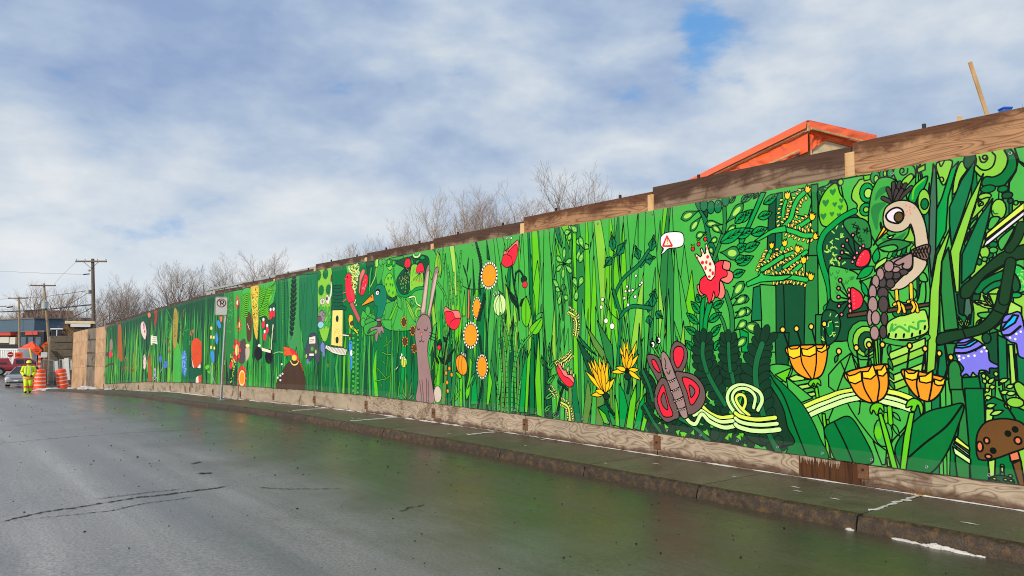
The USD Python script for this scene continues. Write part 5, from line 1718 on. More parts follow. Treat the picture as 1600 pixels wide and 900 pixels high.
S gold 3 -16306 2787 -16064 2808 -15778 2810 -15698 2655 -15747 2324 -15697 1907 -15759 1410 -15983 1577 -16161 2085
X ol dot,53,90,18 -16254 2750 -15776 2776 -15770 2325 -15722 1576 -16042 1745
X yl dot,54,70,20 -16254 2750 -15776 2776 -15770 2325 -15722 1576 -16042 1745
L ye6 24,0.3 -15621 2187 -15823 2043 -15907 1877
Y wh red,70,71,9,2.0 -17370 2420
Y ye6 red2,89,91,9,1.5 -17161 1802
E ye6 4,106,60 -19689 1733
E ye6 4,71,40 -19715 1460
E ye6 4,70,40 -19453 1470
S bl 4 -19194 1895 -18988 1967 -18766 1814 -18818 1721 -18999 1742
S bl 4 -19284 1517 -19170 1611 -19007 1479 -19031 1404 -19215 1422
P sa2 4 -18936 2069 -18670 2073 -18687 1924 -18832 1889
P brd 3 -18550 2033 -18422 2030 -18240 -228 -18377 -236
P sa4 3 -18536 2014 -18432 2012 -18420 1865 -18524 1866
P sa4 3 -18517 1774 -18413 1772 -18401 1625 -18505 1626
P sa4 3 -18497 1534 -18393 1533 -18382 1387 -18485 1386
P sa4 3 -18478 1294 -18374 1295 -18362 1149 -18466 1148
P sa4 3 -18459 1056 -18355 1057 -18343 911 -18447 909
P sa4 3 -18439 818 -18336 820 -18324 675 -18428 672
S wing2 3 -17019 1350 -16624 1389 -16595 971 -16748 759 -17153 806 -17116 1097
E cr3 4,154,53 -16458 1239
S mvl 0 -16608 1161 -16334 1183 -16320 977 -16529 821 -16594 953
Y ye6 red,153,164,9,1.05 -17293 1110
S red 3 -17889 628 -17748 791 -17546 914 -17618 676 -17731 573
X yl dot,55,46,22 -17886 987 -17704 1010 -17326 762 -17424 486 -17699 160 -17821 154 -17552 599
Y ye6 red,249,219,13,0.55 -16834 365
E or 0,187,167 -16834 365
S bl 4 -19258 1529 -19090 1550 -18977 1404 -19098 1247 -19240 1319
S bl 4 -19697 1018 -19493 1074 -19344 940 -19358 708 -19534 746 -19682 848
L pv2 34,0.4 -19598 680 -19650 488 -19459 284 -19134 90
E ye6 4,91,56 -19702 1466
E ye6 4,90,55 -19436 1456
E ye6 4,91,55 -19675 1157
E ye6 4,89,55 -19361 1139
S lm 4 -20192 556 -19911 640 -19763 569 -20040 475
S lm 4 -20000 433 -19754 463 -19674 360
L lm 18,0.3 -19304 81 -19257 334 -19247 606
L lm 18,0.3 -19222 85 -19183 337 -19317 634
L lm 18,0.3 -19141 89 -19109 340 -19090 669
L lm 18,0.3 -19061 93 -19035 343 -19159 697
L lm 18,0.3 -18981 97 -18962 346 -18934 732
L lm 18,0.3 -18901 101 -18889 349 -19003 759
L lm 18,0.3 -18822 105 -18816 352 -18781 793
T g1 30,3 -16481 126 -16503 445 -16521 859
T em 30,3 -16398 130 -16420 448 -16432 784
T dg 30,3 -16317 135 -16338 451 -16345 710
T lm 30,3 -16235 139 -16257 455 -16270 804
T g1 30,3 -16155 143 -16176 458 -16183 729
T em 30,3 -16075 147 -16096 461 -16109 823
T dg 30,3 -15995 152 -16016 464 -16024 749
T lm 30,3 -15916 156 -15936 468 -15950 842
T g1 30,3 -15837 160 -15857 471 -15866 768
T em 30,3 -15759 164 -15779 474 -15794 860
T dg 30,3 -15681 168 -15701 477 -15711 787
T lm 30,3 -15604 172 -15624 480 -15639 879
T g1 30,3 -15527 176 -15547 483 -15557 806
T em 30,3 -15451 180 -15471 486 -15476 734
P dg 8 -22745 1396 -22167 2328 -21931 39 -22733 2
L g3 30,0.4 -22162 1323 -21931 39
P dgr 8 -21980 514 -20539 488 -20500 71 -21862 6
S orf2 4 -21755 1178 -21625 1362 -21241 1444 -20865 1382 -20638 1224 -20587 873 -20672 624 -21089 520 -21399 501 -21652 797
S wh2 0 -21757 886 -21646 742 -21400 514 -21529 528
S wh2 3 -21312 579 -20997 526 -20720 627 -20673 510 -20964 510
L dk 14,0 -21311 1201 -21314 912 -21009 971 -20846 867
L dk 12,0 -21122 1184 -21060 988
P orf2 3 -20867 262 -20534 305 -20511 61 -20847 51
P wh2 3 -21177 29 -21149 191 -20880 265 -20828 46
S bl2 3 -22570 1039 -22322 931 -22215 359 -22342 168 -22695 285 -22828 563 -22926 826 -22765 942
X cyl dot,61,40,32 -22568 1021 -22320 912 -22262 357 -22413 203 -22798 602 -22891 827
S bl2 3 -25929 724 -25482 775 -25612 505
S bl2 3 -25245 495 -24942 624 -24587 593 -24682 411 -24989 361 -25313 391
L pv2 30,0.3 -25313 391 -25576 219
E pv2 4,171,167 -26409 168
E dgr 0,77,84 -26409 168
L pv2 30,0.3 -26863 -19 -26416 -105 -25967 39
L pv2 30,0.3 -26721 -98 -26387 1 -25999 -45
P red3 3 -27503 734 -27205 869 -26952 318 -26753 -184 -27464 -217
X red3 blob,62,10,40 -24785 1271 -24242 1235 -24267 799 -24577 833
X red3 blob,63,5,40 -25114 1391 -24760 1392 -24785 1271 -25062 1290
F lm 50,7,0 -26783 706 -26651 1027
P g1 8 -23620 1628 -23440 1317 -22981 1015 -22936 -45 -23792 -86 -23829 886
X lm dash,64,30,50 -23887 1394 -23023 1396 -22940 -7 -23796 -47
S gold2 3 -24001 2394 -23787 2467 -23460 2146 -23497 1177 -23936 1173 -24078 1763 -24044 2119
X ol dot,65,40,22 -23996 2355 -23700 2347 -23591 1370 -23810 1370
L gold2 30,0.4 -22645 2394 -22805 2284 -22685 2129
L lm 20,0.3 -22897 1524 -22569 1674 -22103 1708
L g1 30,0.4 -24256 2004 -24820 1568 -24491 1408
L g1 30,0.4 -24394 1886 -25211 2183
L g1 30,0.4 -24101 1961 -25006 2464
L g1 30,0.4 -23230 2006 -22930 1829
L g1 30,0.4 -23182 1563 -22934 1867
P wh2 3 -27067 1511 -26281 1499 -26157 1195 -26944 1254
L dk2 16,0 -26881 1447 -26316 1436
L dk2 16,0 -26871 1372 -26306 1363
L dk2 16,0 -26861 1297 -26297 1289
S red3 3 -26840 2475 -26406 2474 -26329 2207 -26549 1914 -26762 1874 -26719 2215
E sa2 3,203,92 -27643 2301
L brd 50,0.3 -27613 2212 -27527 1577
X sa2 blob,66,6,50 -21906 1707 -21515 1667 -21625 1485 -21948 1485
X lg blob,67,3,30 -22260 1299 -21868 1338 -21918 1191
P brt 3 -33494 2019 -32807 2050 -32195 682 -32237 363 -32840 508 -33287 580
P dgr 0 -32331 2084 -31595 2151 -31754 1996 -32115 1920
S pk3 3 -28841 2031 -28373 2060 -28014 1694 -28199 1371 -28783 1626 -28948 1885
X red3 blob,71,9,50 -28836 1994 -28368 2024 -28090 1695 -28369 1479
S pk3 3 -28334 684 -28118 796 -27845 480 -28039 232 -28309 288
X red3 blob,72,6,40 -28334 684 -28113 760 -27901 336 -28252 325
X red3 blob,73,26,50 -30698 1018 -30020 1101 -29255 442 -29693 57 -30324 -269 -30602 406
X sa3 blob,74,14,50 -32276 601 -31350 620 -31035 -223 -31958 -183
S brt 3 -27546 488 -27125 639 -26875 -151 -27377 -209
S mv2 3 -35139 1268 -34728 1376 -34507 976 -35061 841
E red 3,364,144 -34859 683
E dk 0,401,112 -35687 659
L brd 60,0.3 -36135 40 -35052 202 -34109 271
S sa2 3 -27878 2357 -27586 2421 -27347 2291 -27632 2208
L brd 70,0.3 -27630 2191 -27528 1443
L lm 30,0.3 -33734 1067 -33356 -525
L lm 24,0.3 -34923 1867 -35225 1740 -35318 1053
L g1 30,0.3 -30922 1325 -31117 858
L g1 30,0.3 -30922 1325 -30592 904
S wh2 3 -27165 1478 -26957 1548 -26911 1200 -27127 1198
L lm 34,0.5 -16393 2620 -16666 2598 -16967 2516
L lm 34,0.5 -16404 2566 -16683 2544 -16973 2460
L lm 34,0.5 -16415 2512 -16699 2489 -16980 2404
L lm 34,0.5 -16426 2457 -16716 2434 -16986 2348
L lm 34,0.5 -16437 2403 -16732 2379 -16993 2292
L lm 34,0.5 -16449 2349 -16748 2324 -16999 2237
L lm 34,0.5 -16460 2294 -16765 2270 -17005 2181
L lm 34,0.5 -16471 2240 -16781 2215 -17012 2125
L lm 34,0.5 -16482 2185 -16798 2159 -17018 2069
L lm 34,0.5 -16493 2131 -16815 2104 -17024 2013
L lm 34,0.5 -16505 2076 -16831 2049 -17031 1958
L lm 34,0.5 -16516 2021 -16848 1994 -17037 1902
L lm 34,0.5 -15650 2636 -15399 2673 -15080 2625
L lm 30,0.5 -14734 2688 -14995 2686 -15235 2600
L lm 34,0.5 -15647 2586 -15382 2623 -15068 2569
L lm 30,0.5 -14770 2648 -15033 2649 -15264 2559
L lm 34,0.5 -15644 2536 -15365 2573 -15056 2513
L lm 30,0.5 -14807 2608 -15071 2611 -15294 2517
L lm 34,0.5 -15640 2486 -15348 2523 -15044 2458
L lm 30,0.5 -14844 2568 -15109 2574 -15323 2476
L lm 34,0.5 -15637 2436 -15332 2473 -15032 2402
L lm 30,0.5 -14881 2528 -15146 2537 -15352 2435
L lm 34,0.5 -15634 2386 -15315 2423 -15019 2347
L lm 30,0.5 -14918 2488 -15184 2500 -15381 2393
L lm 34,0.5 -15631 2336 -15298 2374 -15007 2291
L lm 30,0.5 -14955 2448 -15223 2462 -15411 2351
L lm 34,0.5 -15628 2287 -15282 2324 -14995 2236
L lm 30,0.5 -14992 2407 -15261 2424 -15440 2310
L lm 34,0.5 -15625 2237 -15265 2274 -14983 2181
L lm 30,0.5 -15029 2367 -15299 2387 -15470 2268
L lm 34,0.5 -15621 2187 -15249 2225 -14971 2126
L lm 30,0.5 -15067 2326 -15338 2349 -15499 2226
L lm 34,0.5 -15618 2137 -15232 2175 -14959 2071
L lm 30,0.5 -15104 2285 -15376 2311 -15529 2184
L lm 34,0.5 -15615 2087 -15216 2126 -14947 2015
L lm 30,0.5 -15142 2244 -15415 2273 -15558 2142
L lm 34,0.5 -15612 2038 -15199 2077 -14935 1961
L lm 30,0.5 -15180 2203 -15454 2235 -15588 2100
L lm 34,0.5 -15609 1988 -15183 2028 -14923 1906
L lm 30,0.5 -15218 2162 -15493 2196 -15618 2058
S gold 3 -16306 2787 -16064 2808 -15778 2810 -15698 2655 -15747 2324 -15697 1907 -15759 1410 -15983 1577 -16161 2085
X ol dot,153,110,20 -16254 2750 -15776 2776 -15770 2325 -15722 1576 -16042 1745
X yl dot,154,90,22 -16254 2750 -15776 2776 -15770 2325 -15722 1576 -16042 1745
L ye6 24,0.3 -15621 2187 -15823 2043 -15907 1877
E red 4,111,118 -14820 2015
E wh 4,73,46 -14832 2151
E red 4,95,95 -14597 2045
E wh 4,71,46 -14608 2155
E red 4,116,105 -15314 1791
E wh 4,76,47 -15326 1912
E red 4,98,97 -15027 1644
E wh 4,74,47 -15038 1755
E red 4,119,108 -15190 1480
E wh 4,75,47 -15202 1604'''
EDGE_TOP = np.array([(-36.5, 1.93), (-33.5, 2.09), (-27.3, 2.44), (-21.3, 2.68), (-18.5, 2.76), (-16.35, 2.80), (-14.57, 2.86), (-12.4, 2.93), (-9.4, 2.955), (-2, 2.97), (5, 2.96)])
EDGE_BOT = np.array([(-36.5, -.76), (-27.8, -.24), (-21, .04), (-15.9, .185), (-12.3, .29), (-9.1, .35), (-5.4, .36), (-2, .345), (-.7, .315), (5, .31)])
etop = lambda X: np.interp(X, EDGE_TOP[:, 0], EDGE_TOP[:, 1]); ebot = lambda X: np.interp(X, EDGE_BOT[:, 0], EDGE_BOT[:, 1])
SHAPES = []   # (polygon, colour name), painted in this order; coordinates in metres on the wall
def put(g, c):
    if g is None or g.is_empty: return
    SHAPES.append((g, c))
def spline(P, closed, n=5):
    P = np.asarray(P, float); N = len(P)
    if N < 3: return P
    if closed: Q = np.vstack([P[-1], P, P[:2]]); M = N
    else: Q = np.vstack([2 * P[0] - P[1], P, 2 * P[-1] - P[-2]]); M = N - 1
    t = np.linspace(0, 1, n, endpoint=False)[:, None]; out = []
    for i in range(M):
        a, b, c, d = Q[i:i + 4]
        out.append(.5 * (2 * b + (c - a) * t + (2 * a - 5 * b + 4 * c - d) * t ** 2 + (3 * b - a - 3 * c + d) * t ** 3))
    out = np.vstack(out)
    return out if closed else np.vstack([out, P[-1:]])
def poly(P):
    g = sg.Polygon(P)
    return g if g.is_valid else g.buffer(0)
def outlined(g, c, o):
    """o: half outline width in millimetres"""
    if o: put(g.buffer(o / 1000 * 1.0, quad_segs=2), 'ol'); put(g.buffer(-o / 1000 * .75, quad_segs=2), c)
    else: put(g, c)
def stroke(P, w0, w1=None, n=1):
    P = np.asarray(P, float); P = spline(P, False) if len(P) > 2 else P
    if w1 is None: return sg.LineString(P).buffer(w0 / 2, quad_segs=2, cap_style='round')
    d = np.gradient(P, axis=0); d /= np.linalg.norm(d, axis=1, keepdims=True) + 1e-9; nr = np.stack([-d[:, 1], d[:, 0]], 1)
    w = np.linspace(w0, w1, len(P))[:, None] / 2
    return poly(np.vstack([P + nr * w, (P - nr * w)[::-1]]))
def along(P, sp):
    P = spline(P, False, 12) if len(P) > 2 else np.asarray(P, float); L = np.concatenate([[0], np.cumsum(np.linalg.norm(np.diff(P, axis=0), axis=1))])
    t = np.arange(sp / 2, L[-1], sp); C = np.stack([np.interp(t, L, P[:, k]) for k in (0, 1)], 1); D = np.stack([np.interp(t + .01, L, P[:, k]) - np.interp(t - .01, L, P[:, k]) for k in (0, 1)], 1)
    return C, D / (np.linalg.norm(D, axis=1, keepdims=True) + 1e-9)
def ell(c, a, b, ang=0, n=14):
    t = np.linspace(0, 2 * math.pi, n, endpoint=False); x, y = a * np.cos(t), b * np.sin(t); k, s = math.cos(ang), math.sin(ang)
    return sg.Polygon(np.stack([c[0] + x * k - y * s, c[1] + x * s + y * k], 1))
def lens(b, t, w, kind=0):
    b, t = np.asarray(b, float), np.asarray(t, float); d = t - b; n = np.array([-d[1], d[0]]) / (np.linalg.norm(d) + 1e-9)
    u = np.linspace(0, 1, 9); prof = np.sin(math.pi * u ** .85) * w / 2
    if kind == 3: prof = prof * (1 + .16 * np.where(np.arange(9) % 2, 1, -1)) * (.7 + .6 * (u < .6))
    L_ = b + d * u[:, None] + n * prof[:, None]; R_ = b + d * u[:, None] - n * prof[:, None]
    return poly(np.vstack([L_, R_[::-1]])), d, n
def leaf(b, t, w, c, v=0, o=6):
    b, t = np.asarray(b, float), np.asarray(t, float); g, d, n = lens(b, t, w, v); outlined(g, c, o)
    if v >= 1: put(stroke([b + d * .02, b + d * .8], .010), 'ol')
    if v >= 2:
        for f in (.34, .55, .74):
            q = b + d * f; e = d * .14
            for s in (-1, 1): put(stroke([q - e * .6, q + e + n * s * w * .2], .008), 'ol')
def heart(c, r, col): put(poly([(c[0] + r * x, c[1] + r * y) for x, y in ((0, -1), (-.7, -.1), (-.85, .45), (-.45, .8), (0, .45), (.45, .8), (.85, .45), (.7, -.1))]), col)
def draw(line):
    op, col, par, nums = line.split(' ', 3); V = np.array(list(map(int, nums.split())), float).reshape(-1, 2) / 1000.
    a = par.split(',')
    if op == 'P': outlined(poly(V), col, float(a[0]))
    elif op == 'S': outlined(poly(spline(V, True)), col, float(a[0]))
    elif op == 'L':
        w, o = float(a[0]) / 1000, float(a[1])
        if o: put(stroke(V, w + .018), 'ol'); put(stroke(V, w - .004), col)
        else: put(stroke(V, w), col)
    elif op == 'T': outlined(stroke(V, float(a[0]) / 1000, .003), col, float(a[1]))
    elif op == 'E': outlined(ell(V[0], float(a[1]) / 1000, float(a[2]) / 1000), col, float(a[0]))
    elif op == 'F': leaf(V[0], V[1], float(a[0]) / 1000, col, int(a[2]), float(a[1]))
    elif op == 'D':
        w = float(a[0]) / 1000; b, t = V[0], V[1]; d = t - b; n = np.array([-d[1], d[0]]) / np.linalg.norm(d); u = np.linspace(0, 1, 8)
        pr = w / 2 * np.sin(math.pi * u ** 1.9) ** .8
        outlined(poly(np.vstack([b + d * u[:, None] + n * pr[:, None], (b + d * u[:, None] - n * pr[:, None])[::-1]])), col, 7)
        e = b + d * .62; ang = math.atan2(d[1], d[0]); put(ell(e, np.linalg.norm(d) * .22, w * .24, ang), a[1]); 
        if a[1] == 'lg' and col == 'g1': put(ell(e + d * .03, np.linalg.norm(d) * .11, w * .11, ang), col)
    elif op == 'N':
        ln, w, sp, swd = (float(x) / 1000 for x in a[1:5]); C, D = along(V, sp)
        for k, (c, d) in enumerate(zip(C, D)):
            f = .55 + .45 * math.sin(math.pi * min(1, (k + 1.5) / (len(C) + 1)))
            for s in (-1, 1):
                q = np.array([-d[1], d[0]]) * s * .85 - d * .5; q /= np.linalg.norm(q); e = c + q * ln * f
                outlined(ell((c + e) / 2, ln * f * .52, w / 2, math.atan2(q[1], q[0]), 10), col, 4 if w > .05 else 2.5)
        d0 = V[0] - V[1]; d0 = d0 / np.linalg.norm(d0)
        if w > .06:
            for an in (-.7, .7, 0): q = np.array([d0[0] * math.cos(an) - d0[1] * math.sin(an), d0[0] * math.sin(an) + d0[1] * math.cos(an)]); outlined(ell(V[0] + q * ln * .5, ln * .52, w * .5, math.atan2(q[1], q[0]), 10), col, 4)
        if swd: put(stroke(V, swd + .014), 'ol'); put(stroke(V, swd), a[0])
    elif op == 'B':
        sz, sp, off = (float(x) / 1000 for x in a); C, D = along(V, sp)
        for k, (c, d) in enumerate(zip(C, D)):
            for s in (-1, 1):
                q = np.array([-d[1], d[0]]) * s; ang = math.atan2(q[1], q[0]) + s * .5 * (1 if k % 2 else .7)
                e = c + q * off * (1 + .15 * math.sin(k * 2.3)); g = ell(e, sz * .78, sz * .42, ang, 8); outlined(g, col, 4.5)
    elif op == 'U':
        r = float(a[0]) / 1000; an = -math.radians(float(a[1])); k, s = math.cos(an), math.sin(an)
        q = [(-.75, .95), (-.9, .1), (-.65, -.6), (0, -.95), (.65, -.6), (.9, .1), (.75, .95), (.38, .45), (0, .95), (-.38, .45)]
        outlined(poly([(V[0][0] + r * .8 * (x * k - y * s), V[0][1] + r * (x * s + y * k)) for x, y in q]), col, 6)
    elif op == 'Y':
        pc, rx, ry, n, pl = a[0], float(a[1]) / 1000, float(a[2]) / 1000, int(a[3]), float(a[4]); c = V[0]
        for k in range(n):
            t = 2 * math.pi * k / n; d = np.array([math.cos(t), math.sin(t)]); e = c + d * (rx, ry) * (1 + pl * .45); rl = pl * (rx + ry) / 2
            outlined(ell(e, rl * .62, min(rl * .5, math.pi * (rx + ry) / 2 * 1.15 / n), math.atan2(d[1] * ry, d[0] * rx), 9), pc, 5)
        outlined(ell(c, rx, ry, 0, 22), col, 6)
    elif op == 'H':
        w = float(a[0]) / 1000; put(stroke(V, w + .018), 'ol'); put(stroke(V, w - .002), col); C, D = along(V, .075)
        for c, d in zip(C, D): n = np.array([-d[1], d[0]]) * w / 2; put(stroke([c - n, c + n], .009), 'ol')
    elif op == 'V': heart(V[0], float(a[0]) / 1000, col)
    elif op == 'X':
        kind, seed, n, sz = a[0], int(a[1]), int(a[2]), float(a[3]) / 1000; g = poly(V); r = np.random.default_rng(seed); x0, y0, x1, y1 = g.bounds; m = 0; tries = 0
        while m < n and tries < n * 12:
            tries += 1; c = np.array([r.uniform(x0, x1), r.uniform(y0, y1)])
            if not g.contains(sg.Point(c)): continue
            m += 1; an = r.uniform(0, 6.28); d = np.array([math.cos(an), math.sin(an)]) * sz
            if kind == 'dash': put(stroke([c - d * .6, c + d * .6], sz * .42), col)
            elif kind == 'dot': put(ell(c, sz, sz * .9, 0, 6), col)
            elif kind == 'x': put(stroke([c - d, c + d], sz * .35), col); e = np.array([-d[1], d[0]]); put(stroke([c - e, c + e], sz * .35), col)
            elif kind == 'v': put(stroke([c + (-sz * .5, sz * .5), c + (-.1 * sz, -sz * .4), c + (sz * .5, sz * .6)], sz * .3), col)
            elif kind == 'blob': outlined(ell(c, sz * r.uniform(.5, 1), sz * r.uniform(.8, 1.5), r.uniform(-.5, .5), 9), col, 4)
            elif kind == 'tri': put(poly([c + sz * np.array([math.cos(an + t), math.sin(an + t)]) * r.uniform(.5, 1.2) for t in (0, 2, 4.2)]), col)
    elif op == 'G':
        seed, n, h0, h1, w0, w1, lean, o, z0 = (float(x) for x in a); pal = col.split(','); r = np.random.default_rng(int(seed)); xa, xb = V[0][0], V[1][0]
        order = np.argsort(-r.uniform(h0, h1, int(n)))
        for k in range(int(n)):
            x = r.uniform(xa, xb); h = r.uniform(h0, h1); w = r.uniform(w0, w1); l = r.normal(0, lean) * h; z = float(ebot(x)) - .05
            b_ = r.normal(0, .04)
            mid = np.array([x + l * .35 + b_, z + h * .55]); tip = np.array([x + l, z + h])
            L1 = np.array([(x - w * .42, z), (mid[0] - w * .5, mid[1]), (mid[0] - w * .3 + (tip - mid)[0] * .5, z + h * .8)]); R1 = np.array([(x + w * .42, z), (mid[0] + w * .5, mid[1]), (mid[0] + w * .3 + (tip - mid)[0] * .5, z + h * .8)])
            outlined(poly(np.vstack([L1, [tip], R1[::-1]])), pal[int(r.integers(len(pal)))], o)
put(sg.box(-37, -1.2, 5, 3.3), 'g1'); put(sg.box(-37, -1.2, -16.0, 3.3), 'd1'); put(sg.box(-16.0, -1.2, -7.2, 3.3), 'dg')
for l in OPS.strip().split('\n'): draw(l)
NAMES = sorted({c for _, c in SHAPES}); RGB = np.array([lin(COL[c]) for c in NAMES]); CI = {c: i for i, c in enumerate(NAMES)}
GEOMS, GCOL = [], []
for g_, c_ in SHAPES:
    for p_ in getattr(g_, 'geoms', [g_]):
        if p_.geom_type == 'Polygon' and p_.area > 2e-6: GEOMS.append(sg.Polygon(p_.exterior)if len(p_.interiors) == 0 else p_); GCOL.append(CI[c_])
GEOMS = shapely.set_precision(np.array(GEOMS, dtype=object), .0005); keep = ~shapely.is_empty(GEOMS); GEOMS, GCOL = GEOMS[keep], np.array(GCOL)[keep]
shapely.prepare(GEOMS)
TREE = shapely.STRtree(GEOMS)
def bulge(X, Z):
    """How far the vinyl stands off the boards: shallow waves, pulls at the hems, a fold where two sheets meet."""
    t = (Z - ebot(X)) / (etop(X) - ebot(X))
    w = .006 * np.sin(X * 2.1 + 1.3 * np.sin(Z * 1.7)) + .005 * np.sin(X * 5.3 + Z * 1.1) * t * (1 - t) * 3
    w += .016 * np.exp(-((X + .78 + .10 * (1 - t)) / .05) ** 2) * np.clip(1.25 - 1.5 * t, 0, 1) + .006 * np.sin(X * 14) * np.exp(-t * 9) + .005 * np.sin(X * 10.5 + 1) * np.exp(-(1 - t) * 8)
    w += .0045 * np.exp(-(((X / 2.44 + .5) % 1 - .5) * 2.44 / .05) ** 2)
    return -.052 - w
ban = street('mural_banner', 'long printed vinyl banner of cartoon birds, flowers and green grass hung on the hoarding', 'banner')
def banner_sheet(x0, x1, extra):
    V, C = [], []
    n = max(1, int(round((x1 - x0) / .305))); cuts = np.linspace(x0, x1, n + 1)
    for a, b in zip(cuts[:-1], cuts[1:]):
        fr = sg.Polygon([(a, float(ebot(a))), (b, float(ebot(b))), (b, float(etop(b))), (a, float(etop(a)))])
        ids = np.sort(TREE.query(fr, predicate='intersects')); gs = GEOMS[ids]
        # only what shows: drop everything below a shape that covers the whole strip
        full = np.nonzero(shapely.contains(gs, fr))[0]
        if len(full): ids = ids[full[-1]:]; gs = gs[full[-1]:]
        hz = [sg.LineString([(a - .01, z), (b + .01, z)]) for z in np.arange(math.floor(float(ebot(a)) / .3) * .3 - .3, 3.2, .3)]
        hem = [sg.LineString([(a - .01, float(f(a)) + s), (b + .01, float(f(b)) + s)]) for f, s in ((ebot, .11), (etop, -.09))]
        lines = shapely.intersection(shapely.boundary(gs), fr.buffer(.002)); lines = lines[~shapely.is_empty(lines)]
        net = shapely.unary_union([fr.exterior] + list(lines) + hz + hem, grid_size=.0005)
        faces = [f for f in shapely.get_parts(shapely.polygonize(shapely.get_parts(net).tolist())) if f.area > 1e-7]
        pt = shapely.point_on_surface(faces); top = np.full(len(faces), -1)
        q = shapely.STRtree(gs).query(pt, predicate='intersects'); np.maximum.at(top, q[0], q[1])
        inside = shapely.intersects(fr, pt)
        for f, t, ok, p in zip(faces, top, inside, pt):
            if not ok or t < 0: continue
            ext = np.array(f.exterior.coords)[:-1]; rings = [len(ext)]; vs = [ext]
            for h in f.interiors: hh = np.array(h.coords)[:-1]; vs.append(hh); rings.append(rings[-1] + len(hh))
            vv = np.vstack(vs); tr = vv[mapbox_earcut.triangulate_float64(vv, np.array(rings, np.uint32))]
            col = RGB[GCOL[ids[t]]]
            hemmed = p.y < float(ebot(p.x)) + .11 or p.y > float(etop(p.x)) - .09
            if hemmed: col = col * .93 + .02
            V.append(tr); C.append(np.repeat(col[None], len(tr), 0))
    V, C = np.vstack(V), np.vstack(C); e = 1e-3
    Y = bulge(V[:, 0], V[:, 1]); nx = (bulge(V[:, 0] + e, V[:, 1]) - Y) / e; nz = (bulge(V[:, 0], V[:, 1] + e) - Y) / e
    N = np.stack([nx, -np.ones(len(V)), nz], 1); N /= np.linalg.norm(N, axis=1, keepdims=True)
    P = np.stack([V[:, 0], Y - extra, V[:, 1]], 1); F = np.arange(len(P)).reshape(-1, 3)
    A_ = V[F]; area = np.cross(A_[:, 1] - A_[:, 0], A_[:, 2] - A_[:, 0]); F = np.where((area < 0)[:, None], F[:, ::-1], F)
    # thin back and rim so that the sheet is a sheet, not a film of paint
    xs_ = np.linspace(x0, x1, 2 * n + 1); m0 = len(P); back = []
    for x in xs_: back += [(x, -.0345, float(ebot(x))), (x, -.0345, float(etop(x)))]
    k = np.arange(2 * n) * 2 + m0; F = np.vstack([F, np.stack([k, k + 1, k + 3], 1), np.stack([k, k + 3, k + 2], 1)])
    P = np.vstack([P, np.array(back, float)]); N = np.vstack([N, np.repeat([[0, 1., 0]], len(back), 0)]); C = np.vstack([C, np.full((len(back), 3), .6)])
    path = numbered(f'{ban.GetPath()}/banner_sheet'); m = UsdGeom.Mesh.Define(stage, path)
    m.CreatePointsAttr(Vt.Vec3fArray.FromNumpy(P.astype(np.float32))); m.CreateFaceVertexCountsAttr(Vt.IntArray.FromNumpy(np.full(len(F), 3, np.int32))); m.CreateFaceVertexIndicesAttr(Vt.IntArray.FromNumpy(F.astype(np.int32).ravel()))
    m.CreateSubdivisionSchemeAttr('none'); m.CreateNormalsAttr(Vt.Vec3fArray.FromNumpy(N.astype(np.float32))); m.SetNormalsInterpolation('vertex')
    UsdGeom.PrimvarsAPI(m).CreatePrimvar('print_colour', Sdf.ValueTypeNames.Color3fArray, 'vertex').Set(Vt.Vec3fArray.FromNumpy(C.astype(np.float32)))
    UsdShade.MaterialBindingAPI.Apply(m.GetPrim()).Bind(UsdShade.Material.Get(stage, '/World/Looks/vinyl_print'))
    return m.GetPrim(), len(F)
SEAMS = [2.6, -.86, -8.15, -15.2, -22.2, -29.2, -36.1]
LBL = ['banner sheet with the crested bird, orange tulips and mushroom', 'banner sheet with the butterfly, clovers and daisies', 'banner sheet with the tall rabbit, duck and birdhouse', 'banner sheet with the mole hill, palms and red flowers', 'banner sheet with the fox and blue flowers', 'dark far banner sheet with small red blossoms']
TRI = 0
for k in range(6):
    pr, nt = banner_sheet(SEAMS[k + 1], SEAMS[k], .004 * (k % 2 == 0)); TRI += nt; pr.SetCustomDataByKey('label', LBL[k])
print('mural triangles', TRI, 'shapes', len(GEOMS))
for k in range(26):
    x = 1.05 - k * .47; t = trimesh.creation.torus(.011, .0045, major_sections=12, minor_sections=6); t.apply_transform(trimesh.transformations.rotation_matrix(math.pi / 2, [1, 0, 0]))
    z = float(ebot(x)) + .045; t.apply_translation((x, float(bulge(x, z)) - .0085, z)); obj('grommet', t, 'galvanised', ban, smooth=True)
for k in range(14):
    x = 1.3 - k * .93; t = trimesh.creation.torus(.011, .0045, major_sections=12, minor_sections=6); t.apply_transform(trimesh.transformations.rotation_matrix(math.pi / 2, [1, 0, 0]))
    z = float(etop(x)) - .04; t.apply_translation((x, float(bulge(x, z)) - .0085, z)); obj('grommet', t, 'galvanised', ban, smooth=True)

